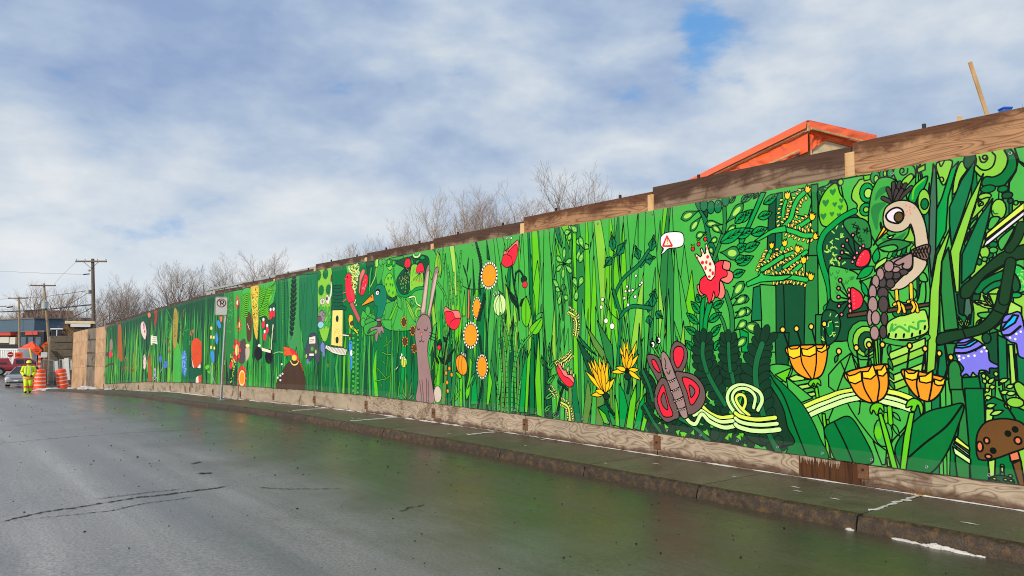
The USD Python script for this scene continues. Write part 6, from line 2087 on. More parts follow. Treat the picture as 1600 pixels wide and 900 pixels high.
# ------------------------------------------------------------------ snow, weeds, gravel
r = np.random.default_rng(12)
def ribbon(x0, x1, y, w, h, seed, n=60):
    """A low uneven ridge of snow along the street at offset y (function or number) from the hoarding line."""
    r = np.random.default_rng(seed); X = np.linspace(x0, x1, n); k = np.convolve(r.random(n + 8), np.ones(5) / 5, 'same')[4:-4]; a = np.clip((k - .42) * 5, .0, 1.3) * np.clip(np.minimum(np.arange(n), n - 1 - np.arange(n)) / 2., .02, 1)
    V = []
    for i in range(n):
        b = float(zb(X[i])) + .001; ww = w * a[i]; hh = h * a[i] * (.7 + .6 * r.random()); q = y + .25 * w * r.normal()
        V += [(X[i], y, b - .004), (X[i], y - ww * .25, b + hh), (X[i], y - ww * .7, b + hh * .7), (X[i], q * 0 + y - ww, b - .004)]
    q = np.arange(n - 1); F = []
    for j in range(3): F += [(i * 4 + j, (i + 1) * 4 + j, (i + 1) * 4 + j + 1) for i in q] + [(i * 4 + j, (i + 1) * 4 + j + 1, i * 4 + j + 1) for i in q]
    m = trimesh.Trimesh(V, F, process=False); m.invert(); return m
def lump(c, s, seed):
    m = trimesh.creation.icosphere(subdivisions=3); v = m.vertices * (1 + 1.1 * (meshkit.fbm(m.vertices * 2.6 + seed * 7.7, 4, seed)[:, None] - .5)); v = v * s; v[:, 2] = np.maximum(v[:, 2], -.01); m.vertices = v + c; return m
sn = [ribbon(3.2, -6.2, -.014, .018, .006, 1, 260), ribbon(-6.2, -12.2, -.014, .035, .012, 2, 160), ribbon(-12, -20, -.014, .035, .01, 3, 130), ribbon(-20, -46, -.014, .06, .02, 4, 180)]
def joint_snow(x, y0, y1, w, seed):
    r = np.random.default_rng(seed); n = 24; Y = np.linspace(y0, y1, n); b = float(zb(x)); V = []
    for i, y in enumerate(Y):
        ww = w * (.3 + .9 * r.random()) * min(1, min(i, n - 1 - i) / 3 + .1); sh = .015 * r.normal()
        V += [(x + sh - ww, y, b - .003), (x + sh, y, b + .006), (x + sh + ww, y, b - .003)]
    q = range(n - 1); F = []
    for j in range(2): F += [(i * 3 + j, (i + 1) * 3 + j, (i + 1) * 3 + j + 1) for i in q] + [(i * 3 + j, (i + 1) * 3 + j + 1, i * 3 + j + 1) for i in q]
    m = trimesh.Trimesh(V, F, process=False)
    if (y1 - y0) > 0: m.invert()
    return m
sn += [joint_snow(.50, -.95, -.02, .018, 1), joint_snow(-5.48, -.6, -.1, .02, 2), joint_snow(-8.47, -.95, -.05, .028, 3), joint_snow(-11.46, -.8, -.05, .03, 4)]
for k in range(26):
    x, y = r.uniform(-16, 1.4), r.uniform(-.95, -.1); w, l = r.uniform(.004, .012), r.uniform(.02, .08); b = float(zb(x)) + .0015
    t = np.linspace(0, 2 * math.pi, 9)[:-1]; q = np.stack([x + l * np.cos(t) * (.6 + .5 * r.random(8)), y + w * np.sin(t) * (.6 + .5 * r.random(8)), np.full(8, b)], 1)
    q = np.vstack([q, [[x, y, b + .004]]]); sn.append(trimesh.Trimesh(q, [(i, (i + 1) % 8, 8) for i in range(8)], process=False))
for (x, y, s, k) in [(.47, -1.185, (.035, .018, .012), 1), (.94, -1.19, (.05, .014, .010), 2), (1.09, -1.20, (.05, .028, .028), 3), (1.16, -1.195, (.05, .022, .022), 5), (1.25, -1.20, (.07, .022, .016), 4), (1.37, -1.2, (.03, .014, .010), 5), (1.33, -1.21, (.02, .01, .008), 14), (1.02, -1.2, (.03, .012, .012), 15), (.86, -1.185, (.07, .02, .012), 6), (-38.6, -.4, (1.0, .35, .13), 7), (-39.8, -.3, (.7, .3, .1), 8), (-37.2, -.25, (.6, .2, .08), 9),
                     (-49.6, -.6, (.9, .5, .14), 10), (-50.6, -.9, (1.2, .5, .10), 11), (-34, -.2, (.5, .16, .06), 12), (-44, -.3, (.6, .2, .06), 13)]:
    sn.append(lump((x, y, float(zroad(x) if y < -1.1 or x < -47.5 else zb(x))), s, k))
s_ = street('snow', kind='stuff'); obj('snow_remains', cat_(sn), 'snow_look', s_, smooth=True)

bl = []
for k in range(90):
    a, t = r.uniform(0, 6.28), r.uniform(.3, 1.2); l = r.uniform(.02, .07); p0 = np.array([.50 + r.normal(0, .035), -.022 + r.normal(0, .008), .10])
    d = np.array([math.cos(a) * math.cos(t), -abs(math.sin(a)) * math.cos(t) * .6, math.sin(t)]) * l
    bl.append([p0, p0 + d * .5, p0 + d + (0, 0, -.3 * l * r.random())])
bl = np.array(bl); w_ = street('weed_tuft', 'small dry brown weed tuft at the foot of the boards', 'weed'); obj('blades', tubes(bl, np.tile([.0016, .0013, .0006], (90, 1)), 3), 'dry_grass', w_)
pb = []
for k in range(620):
    x, y = (r.uniform(-9, 2.5), -1.2 - abs(r.gamma(2, .9))) if k < 330 else (r.uniform(-22, 0), -1.3 - r.uniform(0, 6)); s = .003 + .006 * r.random() ** 3 + (.004 if k % 37 == 0 else 0) + .0004 * abs(x) * r.random()
    m = trimesh.creation.icosphere(subdivisions=0); m.vertices = m.vertices * s * r.uniform(.5, 1.2, 3) + (x, y, float(road_relief(np.array([x]), np.array([y]))[0]) + s * .3); pb.append(m)
g_ = street('gravel', kind='stuff'); obj('loose_grit', cat_(pb), 'pebble', g_)

# ------------------------------------------------------------------ no parking sign on the pavement
zs = float(zb(-17.12))
sg_ = thing('no_parking_sign', 'white no parking plate on a grey pole standing on the pavement', 'sign', (WO[0] + ca * -17.12 - sa * -.5, WO[1] + sa * -17.12 + ca * -.5, zs), 22)
obj('pole', tube([(0, 0, -.05), (.03, 0, 1.2), (.075, 0, 2.50)], .034, 12), 'galvanised', sg_, smooth=40)
obj('base_plate', cbox(-.09, .09, -.09, .09, .0, .03, .006), 'galvanised', sg_)
def plate(w, h, y0, y1, rad):
    p = sg.box(-w / 2 + rad, -h / 2 + rad, w / 2 - rad, h / 2 - rad).buffer(rad); m = trimesh.creation.extrude_polygon(p, y1 - y0, engine='earcut'); m.apply_transform(trimesh.transformations.rotation_matrix(math.pi / 2, [1, 0, 0])); m.apply_translation((0, y1, 0)); return m
def at(m, x, y, z): m.apply_translation((x, y, z)); return m
SX, SZ = -.055, 2.53
pl = obj('plate', at(plate(.32, .50, -.045, -.037, .035), SX, 0, SZ), 'sign_white', sg_)
def flat(p, y, th=.002): m = cat_([trimesh.creation.extrude_polygon(g, th, engine='earcut') for g in getattr(p, 'geoms', [p])]); m.apply_transform(trimesh.transformations.rotation_matrix(math.pi / 2, [1, 0, 0])); m.apply_translation((0, y, 0)); return m
c_ = sg.Point(0, 0)
obj('border', at(flat(sg.box(-.125, -.215, .125, .215).buffer(.03).difference(sg.box(-.121, -.211, .121, .211).buffer(.026)), -.0455), SX, 0, SZ), 'sign_black', pl)
tx = meshkit.text_mesh('P', .135, .002, bold=True); tx.apply_transform(trimesh.transformations.rotation_matrix(math.pi / 2, [1, 0, 0])); tx.apply_translation((-.045 + SX, -.0455, SZ + .085 - .065)); obj('letter', tx, 'sign_black', pl)
obj('ring', at(flat(c_.buffer(.118).difference(c_.buffer(.097)), -.0475), SX, 0, SZ + .085), 'sign_red', pl)
obj('slash', at(flat(sg.LineString([(-.075, .075), (.075, -.075)]).buffer(.010), -.0495), SX, 0, SZ + .085), 'sign_red', pl)
obj('bracket', cbox(SX - .02, .10, -.037, .0, SZ - .02, SZ + .02, .004), 'galvanised', sg_)

# ------------------------------------------------------------------ lumber and odds showing above the hoarding at the right
def lumber(name, label, cat, top, base, w, m='new_lumber'):
    top, base = np.array(top), np.array(base); t = thing(name, label, cat, base); d = top - base; L_ = np.linalg.norm(d); b = cbox(-w, w, -w * .55, w * .55, 0, L_, .003)
    b.apply_transform(trimesh.geometry.align_vectors([0, 0, 1], d / L_)); obj('shaft', b, m, t); return t
lumber('wooden_stake', 'tall pale wooden stake leaning behind the near end of the hoarding', 'stake', (5.45, 8.60, 4.73), (6.95, 8.9, .1), .022)
lumber('wooden_stake', 'short pale stake end just peeping over the hoarding', 'stake', (5.30, 8.60, 4.08), (5.55, 8.8, .1), .022)
bp = thing('blue_pipe', 'blue square pipe end standing behind the top of the hoarding', 'pipe', (5.71, 8.40, 4.11))
obj('shaft', cbox(-.05, .05, -.05, .05, -3.9, -.02, .006), 'plastic_blue', bp); obj('rim', cbox(-.056, .056, -.056, .056, -.02, .0, .006), 'plastic_blue', bp)
tw = thing('bare_shrub', 'dark bare twigs at the right edge above the hoarding', 'shrub', (6.75, 9.50, 4.43)); r = np.random.default_rng(5)
q = [[(0, 0, -3.4), (.02, 0, -1.5), (-.01, 0, -.1)]]
for k in range(9): a = r.uniform(-.16, .06); q.append([(0, 0, -.5 + k * .05), (a * .5, .02 * r.normal(), -.25 + k * .03), (a, .04 * r.normal(), -.08 + r.uniform(0, .2))])
obj('twigs', tubes(np.array(q), np.array([[.012, .009, .005]] + [[.005, .004, .002]] * 9), 4), 'bark_twig', tw)

# ------------------------------------------------------------------ tarpaulined roof behind the hoarding
A_ = np.array([7.324, 18.0, 6.83]); dl = np.array([-.184, 1.0, .0]); dl /= np.linalg.norm(dl); dr = np.array([1.706, 1.0, .0]); dr /= np.linalg.norm(dr)
th = thing('tarped_roof', 'small timber building with its roof wrapped in orange tarpaulin', 'building')
def quad_wrinkle(p00, p10, p11, p01, n, m, nrm, amp, seed, thick=.02):
    """A sheet spanned over four corners, with folds."""
    u, v = np.meshgrid(np.linspace(0, 1, n), np.linspace(0, 1, m), indexing='ij'); p00, p10, p11, p01 = map(np.asarray, (p00, p10, p11, p01))
    P = (p00 * ((1 - u) * (1 - v))[..., None] + p10 * (u * (1 - v))[..., None] + p11 * (u * v)[..., None] + p01 * ((1 - u) * v)[..., None])
    f = meshkit.fbm(np.stack([u * n * .16 + v * 1.5, v * 1.6 - u * 2, u * 0], -1), 3, seed) - .5; edge = np.clip(np.minimum(np.minimum(u, 1 - u), np.minimum(v, 1 - v)) * 8, 0, 1)
    P = P + np.asarray(nrm) * (f * amp * edge)[..., None]; i, j = np.meshgrid(np.arange(n - 1), np.arange(m - 1), indexing='ij'); a = (i * m + j).ravel()
    F = np.vstack([np.stack([a, a + m, a + m + 1], 1), np.stack([a, a + m + 1, a + 1], 1)]); return trimesh.Trimesh(P.reshape(-1, 3), F, process=False)
Z = np.array([0, 0, 1.]); LL, LR = 8.2, 2.75; nl = np.array([-dl[1], dl[0], 0]); nl = nl if nl[0] < 0 else -nl; nr = np.array([dr[1], -dr[0], 0.]); nr = nr if nr[1] < 0 else -nr
BL, BR_ = A_ + dl * LL, A_ + dr * LR
v = [A_, BL, BR_, BL + dr * LR, A_ - Z * .22, BL - Z * .22, BR_ - Z * .30, BL + dr * LR - Z * .22]
obj('roof_deck', hull([p - (0, 0, .03) + (0.03 * (dl + dr)) for p in v]), 'sheathing', th)
obj('tarpaulin', quad_wrinkle(A_ + nl * .02, BL + nl * .02, BL + nl * .05 - Z * .20, A_ + nl * .05 - Z * .20, 90, 8, nl, .04, 13), 'tarp_orange', th, smooth=True, label='folded left eave of the orange tarpaulin')
obj('tarpaulin', quad_wrinkle(A_ + nr * .03, BR_ + nr * .03, BR_ + nr * .05 - Z * .33, A_ + nr * .06 - Z * .24, 60, 12, nr, .08, 3), 'tarp_orange', th, smooth=True, label='orange tarpaulin over the right eave')
obj('tarpaulin', quad_wrinkle(A_ - Z * .005, BL - Z * .005, BL + dr * LR, BR_, 12, 12, Z, .03, 4), 'tarp_orange', th, smooth=True, label='orange tarpaulin over the roof')
W0 = A_ + dl * .12 + dr * .13 - Z * .24
wl, wr = W0 + dl * 7.6, W0 + dr * 2.3
obj('tarpaulin', quad_wrinkle(W0 + nl * .02, wl + nl * .02, wl + nl * .02 - Z * .50, W0 + nl * .03 - Z * .50, 120, 20, nl, .16, 5), 'tarp_orange', th, smooth=True, label='wrinkled orange tarpaulin on the left wall')
obj('tarpaulin', quad_wrinkle(W0 + nr * .03, W0 + dr * .62 + nr * .03, W0 + dr * .62 + nr * .03 - Z * .14, W0 + nr * .03 - Z * .50, 30, 16, nr, .2, 6), 'tarp_orange', th, smooth=True, label='orange tarpaulin flap on the right wall')
obj('tarpaulin', quad_wrinkle(A_ + dr * .03 + nr * .02 - Z * .24, BR_ + nr * .02 - Z * .28, BR_ - nr * .05 - Z * .44, A_ + dr * .35 - nr * .12 - Z * .36, 40, 8, nr, .14, 7), 'tarp_orange', th, smooth=True, label='hanging orange tarpaulin edge under the right eave')
cw = [W0 + dr * .16 + dl * .02, wl + dr * .16, wr, wl + dr * 2.3]; obj('wall', hull([p - Z * .01 for p in cw] + [p - Z * 6.4 for p in cw]), 'sheathing', th)
def bar(p, q, w, h):
    p, q = np.asarray(p, float), np.asarray(q, float); d = q - p; L_ = np.linalg.norm(d); b = cbox(0, L_, -w / 2, w / 2, -h / 2, h / 2, .004); x = d / L_; y = np.cross([0, 0, 1.], x); y /= np.linalg.norm(y); M = np.eye(4); M[:3, 0], M[:3, 1], M[:3, 2], M[:3, 3] = x, y, np.cross(x, y), p; b.apply_transform(M); return b
obj('batten', bar(W0 + nl * .10 - Z * -.02, wl + nl * .10 - Z * -.02, .03, .045), 'new_lumber', th)
obj('batten', bar(A_ + dr * .0 + nr * .10 - Z * .235, BR_ - dr * .1 + nr * .10 - Z * .285, .03, .05), 'new_lumber', th)
obj('batten', bar(W0 + nl * .12 - Z * .42 + dl * .25, W0 + nl * .12 - Z * .44 + dl * 2.6, .03, .05), 'new_lumber', th)

# grey corrugated barrier standing just behind the middle of the hoarding
gb = street('metal_barrier', 'grey corrugated metal barrier showing above the far part of the hoarding', 'barrier')
X = np.arange(-22.4, -12.6, .09); prof = [(x, .55 + (.03 if (k // 2) % 2 else 0)) for k, x in enumerate(X)]
zt = lambda x: float(np.interp(x, [-22.4, -17.2, -12.7], [3.0, 3.06, 3.12]))
V = [(x, y, z) for x, y in prof for z in (-.6, zt(x) + .04)]; F = []
for i in range(len(prof) - 1): a = 2 * i; F += [(a, a + 2, a + 3), (a, a + 3, a + 1)]
V2 = [(x, y + .01, z) for x, y, z in V]; n0 = len(V); F2 = [(c + n0, b + n0, a + n0) for a, b, c in F]
obj('corrugated_sheet', trimesh.Trimesh(V + V2, F + F2, process=False), 'metal_panel', gb); obj('top_rail', hull([(x, y, zt(x) + z) for x in (-22.42, -17.2, -12.6) for y in (.52, .62) for z in (.0, .06)]), 'metal_panel', gb)

# ------------------------------------------------------------------ bare trees
def grow(seed, H, ang0, r0, levels=(10, 7, 7, 6), lean=0., start=.3):
    """Trunk and ever finer boughs: straight, rising, tapering; ang0 is how far the main limbs lean out (radians)."""
    R = np.random.default_rng(seed); hb = H * .62
    P0 = np.array([[lean * f * f * .8 + R.normal(0, .012) * H * f * (1 - f) * 2, R.normal(0, .01) * H * f, -.3 + (hb + .3) * f] for f in (0, .3, .6, .85, 1.)]); rt = r0 * np.array([1.3, 1., .8, .6, .4])
    P, T, RD, L = P0[None], np.array([1.0]), rt[None], np.array([hb]); out = []; wind = np.array([lean * .06, 0, 0])
    for lv, n in enumerate(levels):
        m = len(P); k = np.tile((np.arange(n) + R.random((m, n))) / n, 1); t0 = start if lv == 0 else .18; t = t0 + (1 - t0) * k; t[:, -1] = .99
        f = t * (P.shape[1] - 1); i = np.minimum(f.astype(int), P.shape[1] - 2); u = (f - i)[..., None]; ar = np.arange(m)[:, None]
        q = P[ar, i] * (1 - u) + P[ar, i + 1] * u; d = P[ar, i + 1] - P[ar, i]; d /= np.linalg.norm(d, axis=2, keepdims=True) + 1e-9; rp = RD[ar, i] * (1 - u[..., 0]) + RD[ar, i + 1] * u[..., 0]
        az = R.uniform(0, 6.283, (m, 1)) + np.arange(n)[None] * 2.4 + R.normal(0, .3, (m, n)); ref = np.where(np.abs(d[..., 2:]) < .9, [0, 0, 1.], [1., 0, 0]); a = np.cross(d, ref); a /= np.linalg.norm(a, axis=2, keepdims=True); b = np.cross(d, a); side = np.cos(az)[..., None] * a + np.sin(az)[..., None] * b
        an = (ang0 * (1.25 - .55 * t) + R.normal(0, .1, (m, n)) if lv == 0 else R.uniform(.42, .85, (m, n)))[..., None]; e = d * np.cos(an) + side * np.sin(an); e[..., 2] += .16 if lv else .05; e += wind * (lv > 0); e /= np.linalg.norm(e, axis=2, keepdims=True)
        ln = (L[:, None] * ((.95 - .42 * t) if lv == 0 else (.72 - .36 * t)) * R.uniform(.72, 1.1, (m, n)))[..., None]
        p1 = q + e * ln * .35 + R.normal(0, .02, q.shape) * ln; p2 = q + e * ln * .7 + R.normal(0, .03, q.shape) * ln + [0, 0, 1] * ln * .05; p3 = q + e * ln + R.normal(0, .05, q.shape) * ln + [0, 0, 1] * ln * .12
        rb = np.minimum(rp * .68, ln[..., 0] * .022).clip(.0045); P = np.stack([q, p1, p2, p3], 2).reshape(-1, 4, 3); RD = np.stack([rb, rb * .8, rb * .58, (rb * .3).clip(.0035)], 2).reshape(-1, 4); L = ln.reshape(-1); out.append((P, RD))
    return (P0[None], rt[None]), out
def tree(label, px, dist, top_z, base_z, ang0, r0, seed, levels=(10, 7, 7, 6), lean=0., mat_='bark_twig', start=.28, group=None, name='bare_tree'):
    """px: bearing as tangent to the right of straight ahead."""
    t = thing(name, label, 'tree', (px * dist, dist, base_z), group=group); H = top_z - base_z
    tr, br = grow(seed, H, ang0, r0, levels, lean, start); k = H / np.percentile(br[-1][0][..., 2], 99.7)
    obj('trunk', tubes(tr[0] * k, tr[1], 7), 'bark_grey', t, smooth=True)
    obj('crown', cat_([tubes(s_ * k, q * (1.15 if i_ < 2 else 1.2), 4 if i_ < 1 else 3) for i_, (s_, q) in enumerate(br)]), mat_, t)
    return t
TR = [ # label, photo bearing, distance, height above the eye of the top, spread, trunk radius, seed, levels, lean, twig material, bough start
 ('widest and tallest bare tree, many forked, left of the orange roof', .062, 46, 10.3, .62, .17, 1, (10, 7, 7, 6), .6, 'bark_twig', .42),
 ('bare tree with slim boughs close left of the widest bare tree', .021, 46, 9.6, .5, .12, 2, (8, 6, 5, 4), -1.0, 'bark_twig', .35),
 ('windswept bare poplar above the hoarding, left of a pair', -.091, 55, 10.9, .42, .12, 3, (10, 7, 7, 6), 1.2, 'bark_twig_brown', .25),
 ('windswept bare poplar above the hoarding, middle one with a broad fan', -.060, 55, 11.1, .42, .13, 4, (10, 7, 7, 6), 1.2, 'bark_twig_brown', .25),
 ('windswept bare poplar above the hoarding, nearest the slim boughed tree', -.016, 56, 10.7, .44, .12, 5, (10, 7, 7, 6), 1.0, 'bark_twig_brown', .25),
 ('thin brown bare tree left of the windswept poplars', -.133, 58, 9.4, .5, .10, 6, (10, 7, 7, 6), .3, 'bark_twig_brown', .2),
 ('low fuzzy bare tree above the second pale batten from the left', -.163, 60, 9.4, .5, .10, 7, (10, 7, 7, 6), .2, 'bark_twig_brown', .2),
 ('lowest fuzzy bare tree at the left end of the middle clump', -.195, 62, 8.2, .55, .09, 8, (10, 7, 7, 6), -.2, 'bark_twig_brown', .2),
 ('faint bare tree right of the widest bare tree, half hidden', .13, 62, 11.9, .5, .1, 9, (8, 6, 5, 4), .2, 'bark_twig', .3),
 ('round bare tree with two trunks above the grey metal barrier, right one', -.335, 72, 8.5, .55, .14, 10, (10, 7, 7, 6), .4, 'bark_twig', .3),
 ('round bare tree with two trunks above the grey metal barrier, left one', -.372, 73, 8.4, .55, .13, 11, (10, 7, 7, 6), -.8, 'bark_twig', .3),
 ('single upright bare tree with a full round crown left of the grey metal barrier', -.450, 66, 6.9, .6, .14, 12, (10, 7, 7, 6), .1, 'bark_twig', .32),
 ('small bare tree between the round crowned one and the grey metal barrier', -.415, 80, 6.9, .45, .09, 13, (8, 6, 5, 4), .2, 'bark_twig_brown', .2),
 ('slim bare tree with crooked boughs left of the round crowned one', -.512, 68, 5.4, .5, .09, 14, (8, 6, 5, 4), -.3, 'bark_twig', .25),
 ('two stemmed bare tree standing over the far dark banner sheet', -.486, 70, 5.3, .45, .1, 15, (8, 6, 5, 4), -1.0, 'bark_twig', .25),
 ('tall thin bare tree just right of the nearest utility pole', -.551, 62, 5.2, .5, .10, 16, (9, 6, 6, 5), .9, 'bark_twig', .25),
 ('dense bare tree second to the right of the nearest utility pole', -.531, 70, 5.4, .5, .10, 17, (9, 6, 6, 5), .2, 'bark_twig_brown', .2),
 ('low spreading bare tree behind the nearest utility pole', -.575, 66, 3.8, .7, .09, 18, (9, 6, 6, 5), 0, 'bark_twig_brown', .15),
 ('broad brown bare tree behind the pole with the white transformer, right half', -.612, 120, 8.9, .65, .2, 19, (9, 6, 6, 5), .5, 'bark_twig_brown', .2),
 ('broad brown bare tree behind the pole with the white transformer, left half', -.648, 122, 9.4, .6, .2, 20, (9, 6, 6, 5), -.5, 'bark_twig_brown', .2),
 ('far bare tree over the maroon roof', -.590, 150, 6.1, .7, .2, 21, (9, 6, 6, 5), 0, 'bark_twig_brown', .15),
 ('far bare tree behind the blue clad end building', -.565, 140, 5.4, .7, .2, 22, (9, 6, 6, 5), 0, 'bark_twig_brown', .15),
 ('far bare tree at the left edge behind the street lamp', -.68, 160, 6.8, .7, .2, 23, (9, 6, 6, 5), 0, 'bark_twig_brown', .15)]
for (lb, b_, d_, up_, sp_, r0_, sd_, lv_, le_, mt_, st_) in TR:
    tree(lb, b_, d_, EYE + up_, ground_z(b_ * d_, d_) - .2, sp_, r0_, sd_, lv_, le_, mat_=mt_, start=st_)
# an evergreen between the poplars and the broad tree
ev = thing('evergreen_tree', 'dark evergreen top between the bare trees above the hoarding', 'tree', (.008 * 60, 60, -1.2)); R = np.random.default_rng(9)
obj('trunk', tube([(0, 0, 0), (0, 0, 9.2)], [.16, .03], 8), 'bark_grey', ev)
q = []
for k in range(2600):
    z = R.uniform(2, 10.3); a = R.uniform(0, 6.283); rad = (10.8 - z) * .20 * R.random() ** .5; c = np.array([math.cos(a) * rad, math.sin(a) * rad, z - rad * .25]); d = np.array([math.cos(a), math.sin(a), -.35 + .3 * R.normal()]) * .28; q.append([c, c + d * .5, c + d])
obj('crown', tubes(np.array(q), np.tile([.03, .035, .008], (2600, 1)), 3), 'evergreen', ev)

# ------------------------------------------------------------------ utility poles, wires, street lamp
def utility_pole(name, label, base, top, r0, arm_w, arm_dir, m, brace=True):
    base, top = np.array(base), np.array(top); t = thing(name, label, 'utility pole', base); d = top - base
    obj('pole', tube([(0, 0, -.3), d * .5, d], [r0 * 1.25, r0, r0 * .8], 12), m, t, smooth=40)
    a = np.array([math.cos(arm_dir), math.sin(arm_dir), 0]); n = np.array([-a[1], a[0], 0]); c = d - (0, 0, .22); M = np.eye(4); M[:3, 0], M[:3, 1], M[:3, 3] = a, n, c - n * (r0 + .06)
    b = cbox(-arm_w / 2, arm_w / 2, -.05, .05, -.06, .06, .01); b.apply_transform(M); obj('crossarm', b, 'pole_wood', t)
    for s in (-1, 1):
        for f in ((.47, .2) if brace else (.46,)):
            e = trimesh.util.concatenate([cyl((s * f * arm_w, 0, .10), .022, .12, n=8), sph((s * f * arm_w, 0, .16), (.05, .05, .05), 1)]); e.apply_transform(M); obj('insulator', e, 'ceramic_grey', t)
        if brace: obj('brace', bar(c + a * s * arm_w * .26 - n * (r0 + .06), c - (0, 0, .55) - n * (r0 + .02), .03, .03), 'dark_steel', t)
    return t, d, a
p1, d1, a1 = utility_pole('utility_pole', 'nearest dark utility pole with a braced crossarm rising behind the end of the hoarding', (-32.56, 58.00, -1.98), (-33.06, 58.00, 7.63), .145, 2.42, 0.02, 'pole_wood')
obj('insulator', sph(d1 + (-.18, -.1, -.92), (.11, .11, .09), 2), 'ceramic_grey', p1); obj('strain_insulator', tube([d1 + (-.15, -.1, -1.2), d1 + (-.62, -.1, -1.25)], .045, 8), 'dark_steel', p1); obj('bracket', cbox(d1[0] - .30, d1[0] - .05, -.3, .1, d1[2] - 2.75, d1[2] - 2.45, .02), 'ceramic_grey', p1)
p2, d2, a2 = utility_pole('utility_pole', 'tan leaning utility pole carrying a white transformer can', (-47.09, 76.00, -2.20), (-48.25, 76.00, 6.99), .12, 2.5, .10, 'pole_wood_tan', False)
tc_ = np.array([-47.87, 76.00, 4.74]) - np.array([-47.09, 76.00, -2.20])
tf = obj('transformer', cat_([cyl(tc_ + (0, -.3, 0), .30, .62, n=18), cyl(tc_ + (0, -.3, .33), .33, .05, n=18), cyl(tc_ + (.1, -.3, .42), .05, .2, n=8)]), 'ceramic_grey', p2, smooth=40)
obj('lamp_arm', tube([tc_ + (-.1, -.1, -.55), tc_ + (-.5, -.3, -.35), tc_ + (-1.25, -.5, -.15)], .04, 8), 'galvanised', p2)
p3, d3, a3 = utility_pole('utility_pole', 'straight tan utility pole left of the transformer pole, carrying the street lamp', (-61.56, 93.00, -3.57), (-62.13, 93.00, 6.57), .12, 2.4, .02, 'pole_wood_tan', False)
lh = np.array([-63.20, 93.00, 5.24]) - np.array([-61.56, 93.00, -3.57])
obj('lamp_arm', tube([(d3 * .86), (d3 * .86 + lh) / 2 + (0, 0, .12), lh + (.25, 0, 0)], .035, 8), 'galvanised', p3); hd = hull([lh + (x * .46, y, z) for x, y, z in ((-1, 0, -.05), (-.6, .15, .05), (-.6, -.15, .05), (.9, .06, .18), (.9, -.06, .18), (-.6, .13, -.1), (-.6, -.13, -.1), (.6, .1, .0), (.6, -.1, .0))]); obj('lamp_head', hd, 'dark_steel', p3)
p4, d4, a4 = utility_pole('utility_pole', 'farthest utility pole at the left edge, only its crossarm showing', (-77.53, 112.00, -4.12), (-77.92, 112.00, 6.35), .12, 2.7, 0.02, 'pole_wood', False)
def wire(label, pts, r, name='overhead_wire'):
    P = np.array(pts, float); n = 24; t = np.linspace(0, 1, n); k = np.linspace(0, 1, len(P)); C = np.stack([np.interp(t, k, P[:, j]) for j in range(3)], 1)
    if len(P) > 2:
        from scipy.interpolate import CubicSpline
        C = CubicSpline(k, P)(t)
    w = thing(name, label, 'wire', C[0]); obj('strand', tube(C - C[0], r, 5), 'wire_black', w)
wire('thickest black cable running left from the nearest utility pole', [(-32.94, 58.00, 4.02), (-38.81, 64.00, 4.03), (-45.16, 70.00, 4.02), (-54.03, 78.00, 4.14), (-65.52, 88.00, 4.35)], .055)
wire('dark cable from the bracket of the nearest utility pole to the transformer pole', [(-33.21, 58.00, 5.15), (-38.30, 64.00, 5.28), (-47.65, 76.00, 5.70)], .022)
wire('dark cable between the transformer pole and the street lamp pole', [(-47.65, 76.00, 5.70), (-54.47, 84.00, 5.97), (-62.09, 93.00, 6.49)], .022)
wire('dark cable leaving the street lamp pole to the left', [(-62.08, 93.00, 6.46), (-68.48, 100.00, 6.65), (-79.61, 112.00, 7.22)], .022)
wire('steep cable dropping left from the bracket of the nearest utility pole', [(-33.20, 58.00, 5.02), (-39.46, 66.00, 4.48), (-47.43, 76.00, 3.76)], .02)
wire('short steep cable under the thickest cable at the nearest utility pole', [(-32.93, 58.00, 3.82), (-36.12, 62.00, 3.47), (-39.52, 66.00, 3.11)], .03)
wire('thin high wire from the strain insulator to the left edge', [(-33.71, 58.00, 6.42), (-45.01, 70.00, 7.56), (-60.60, 84.00, 9.11)], .010)
wire('thin wire from the left tip of the braced crossarm to the transformer pole', [(-34.26, 58.00, 7.45), (-40.14, 66.00, 7.18), (-47.11, 76.00, 6.99)], .009)
wire('thin low wire between the street lamp pole and the left edge', [(-61.94, 93.00, 5.08), (-67.05, 98.00, 5.10), (-74.56, 105.00, 5.27)], .014)

# ------------------------------------------------------------------ far buildings and the building site at the end of the street
def facing(px_t): return math.degrees(math.atan2(-px_t, 1))
def slab(name, mat_, par, corners, z0, z1, label=None):
    o = obj(name, hull([(x, y, z) for x, y in corners for z in (z0, z1)]), mat_, par)
    if label: o.SetCustomDataByKey('label', label)
    return o
def block(px0, d0, px1, d1, depth): # footprint corners from two bearings (tangents) and distances, going back by depth
    a, b = np.array([px0 * d0, d0]), np.array([px1 * d1, d1]); n = np.array([-(b - a)[1], (b - a)[0]]); n /= np.linalg.norm(n); n = n if n[1] > 0 else -n
    return a, b, n, [a, b, b + n * depth, a + n * depth]
GZ = -2.8
a, b, n, q = block(-.705, 126, -.643, 112, 5)
bd = thing('commercial_building', 'low commercial building with blue cladding above white panels', 'building')
slab('wall', 'brown_wall', bd, q, GZ, 2.34); fr = lambda t0, t1, o0, o1: [a + (b - a) * t0 - n * o0, a + (b - a) * t1 - n * o0, a + (b - a) * t1 + n * o1, a + (b - a) * t0 + n * o1]
slab('upper_cladding', 'blue_cladding', bd, fr(-.01, 1.0, .25, 4), 2.35, 4.25); slab('roof', 'grey_roof', bd, fr(-.03, 1.01, .4, 4.2), 4.25, 4.42); slab('fascia_band', 'red_band', bd, fr(-.02, .62, .9, .25), 1.75, 2.2); slab('canopy', 'grey_roof', bd, fr(-.02, .62, 1.0, .2), 2.2, 2.34)
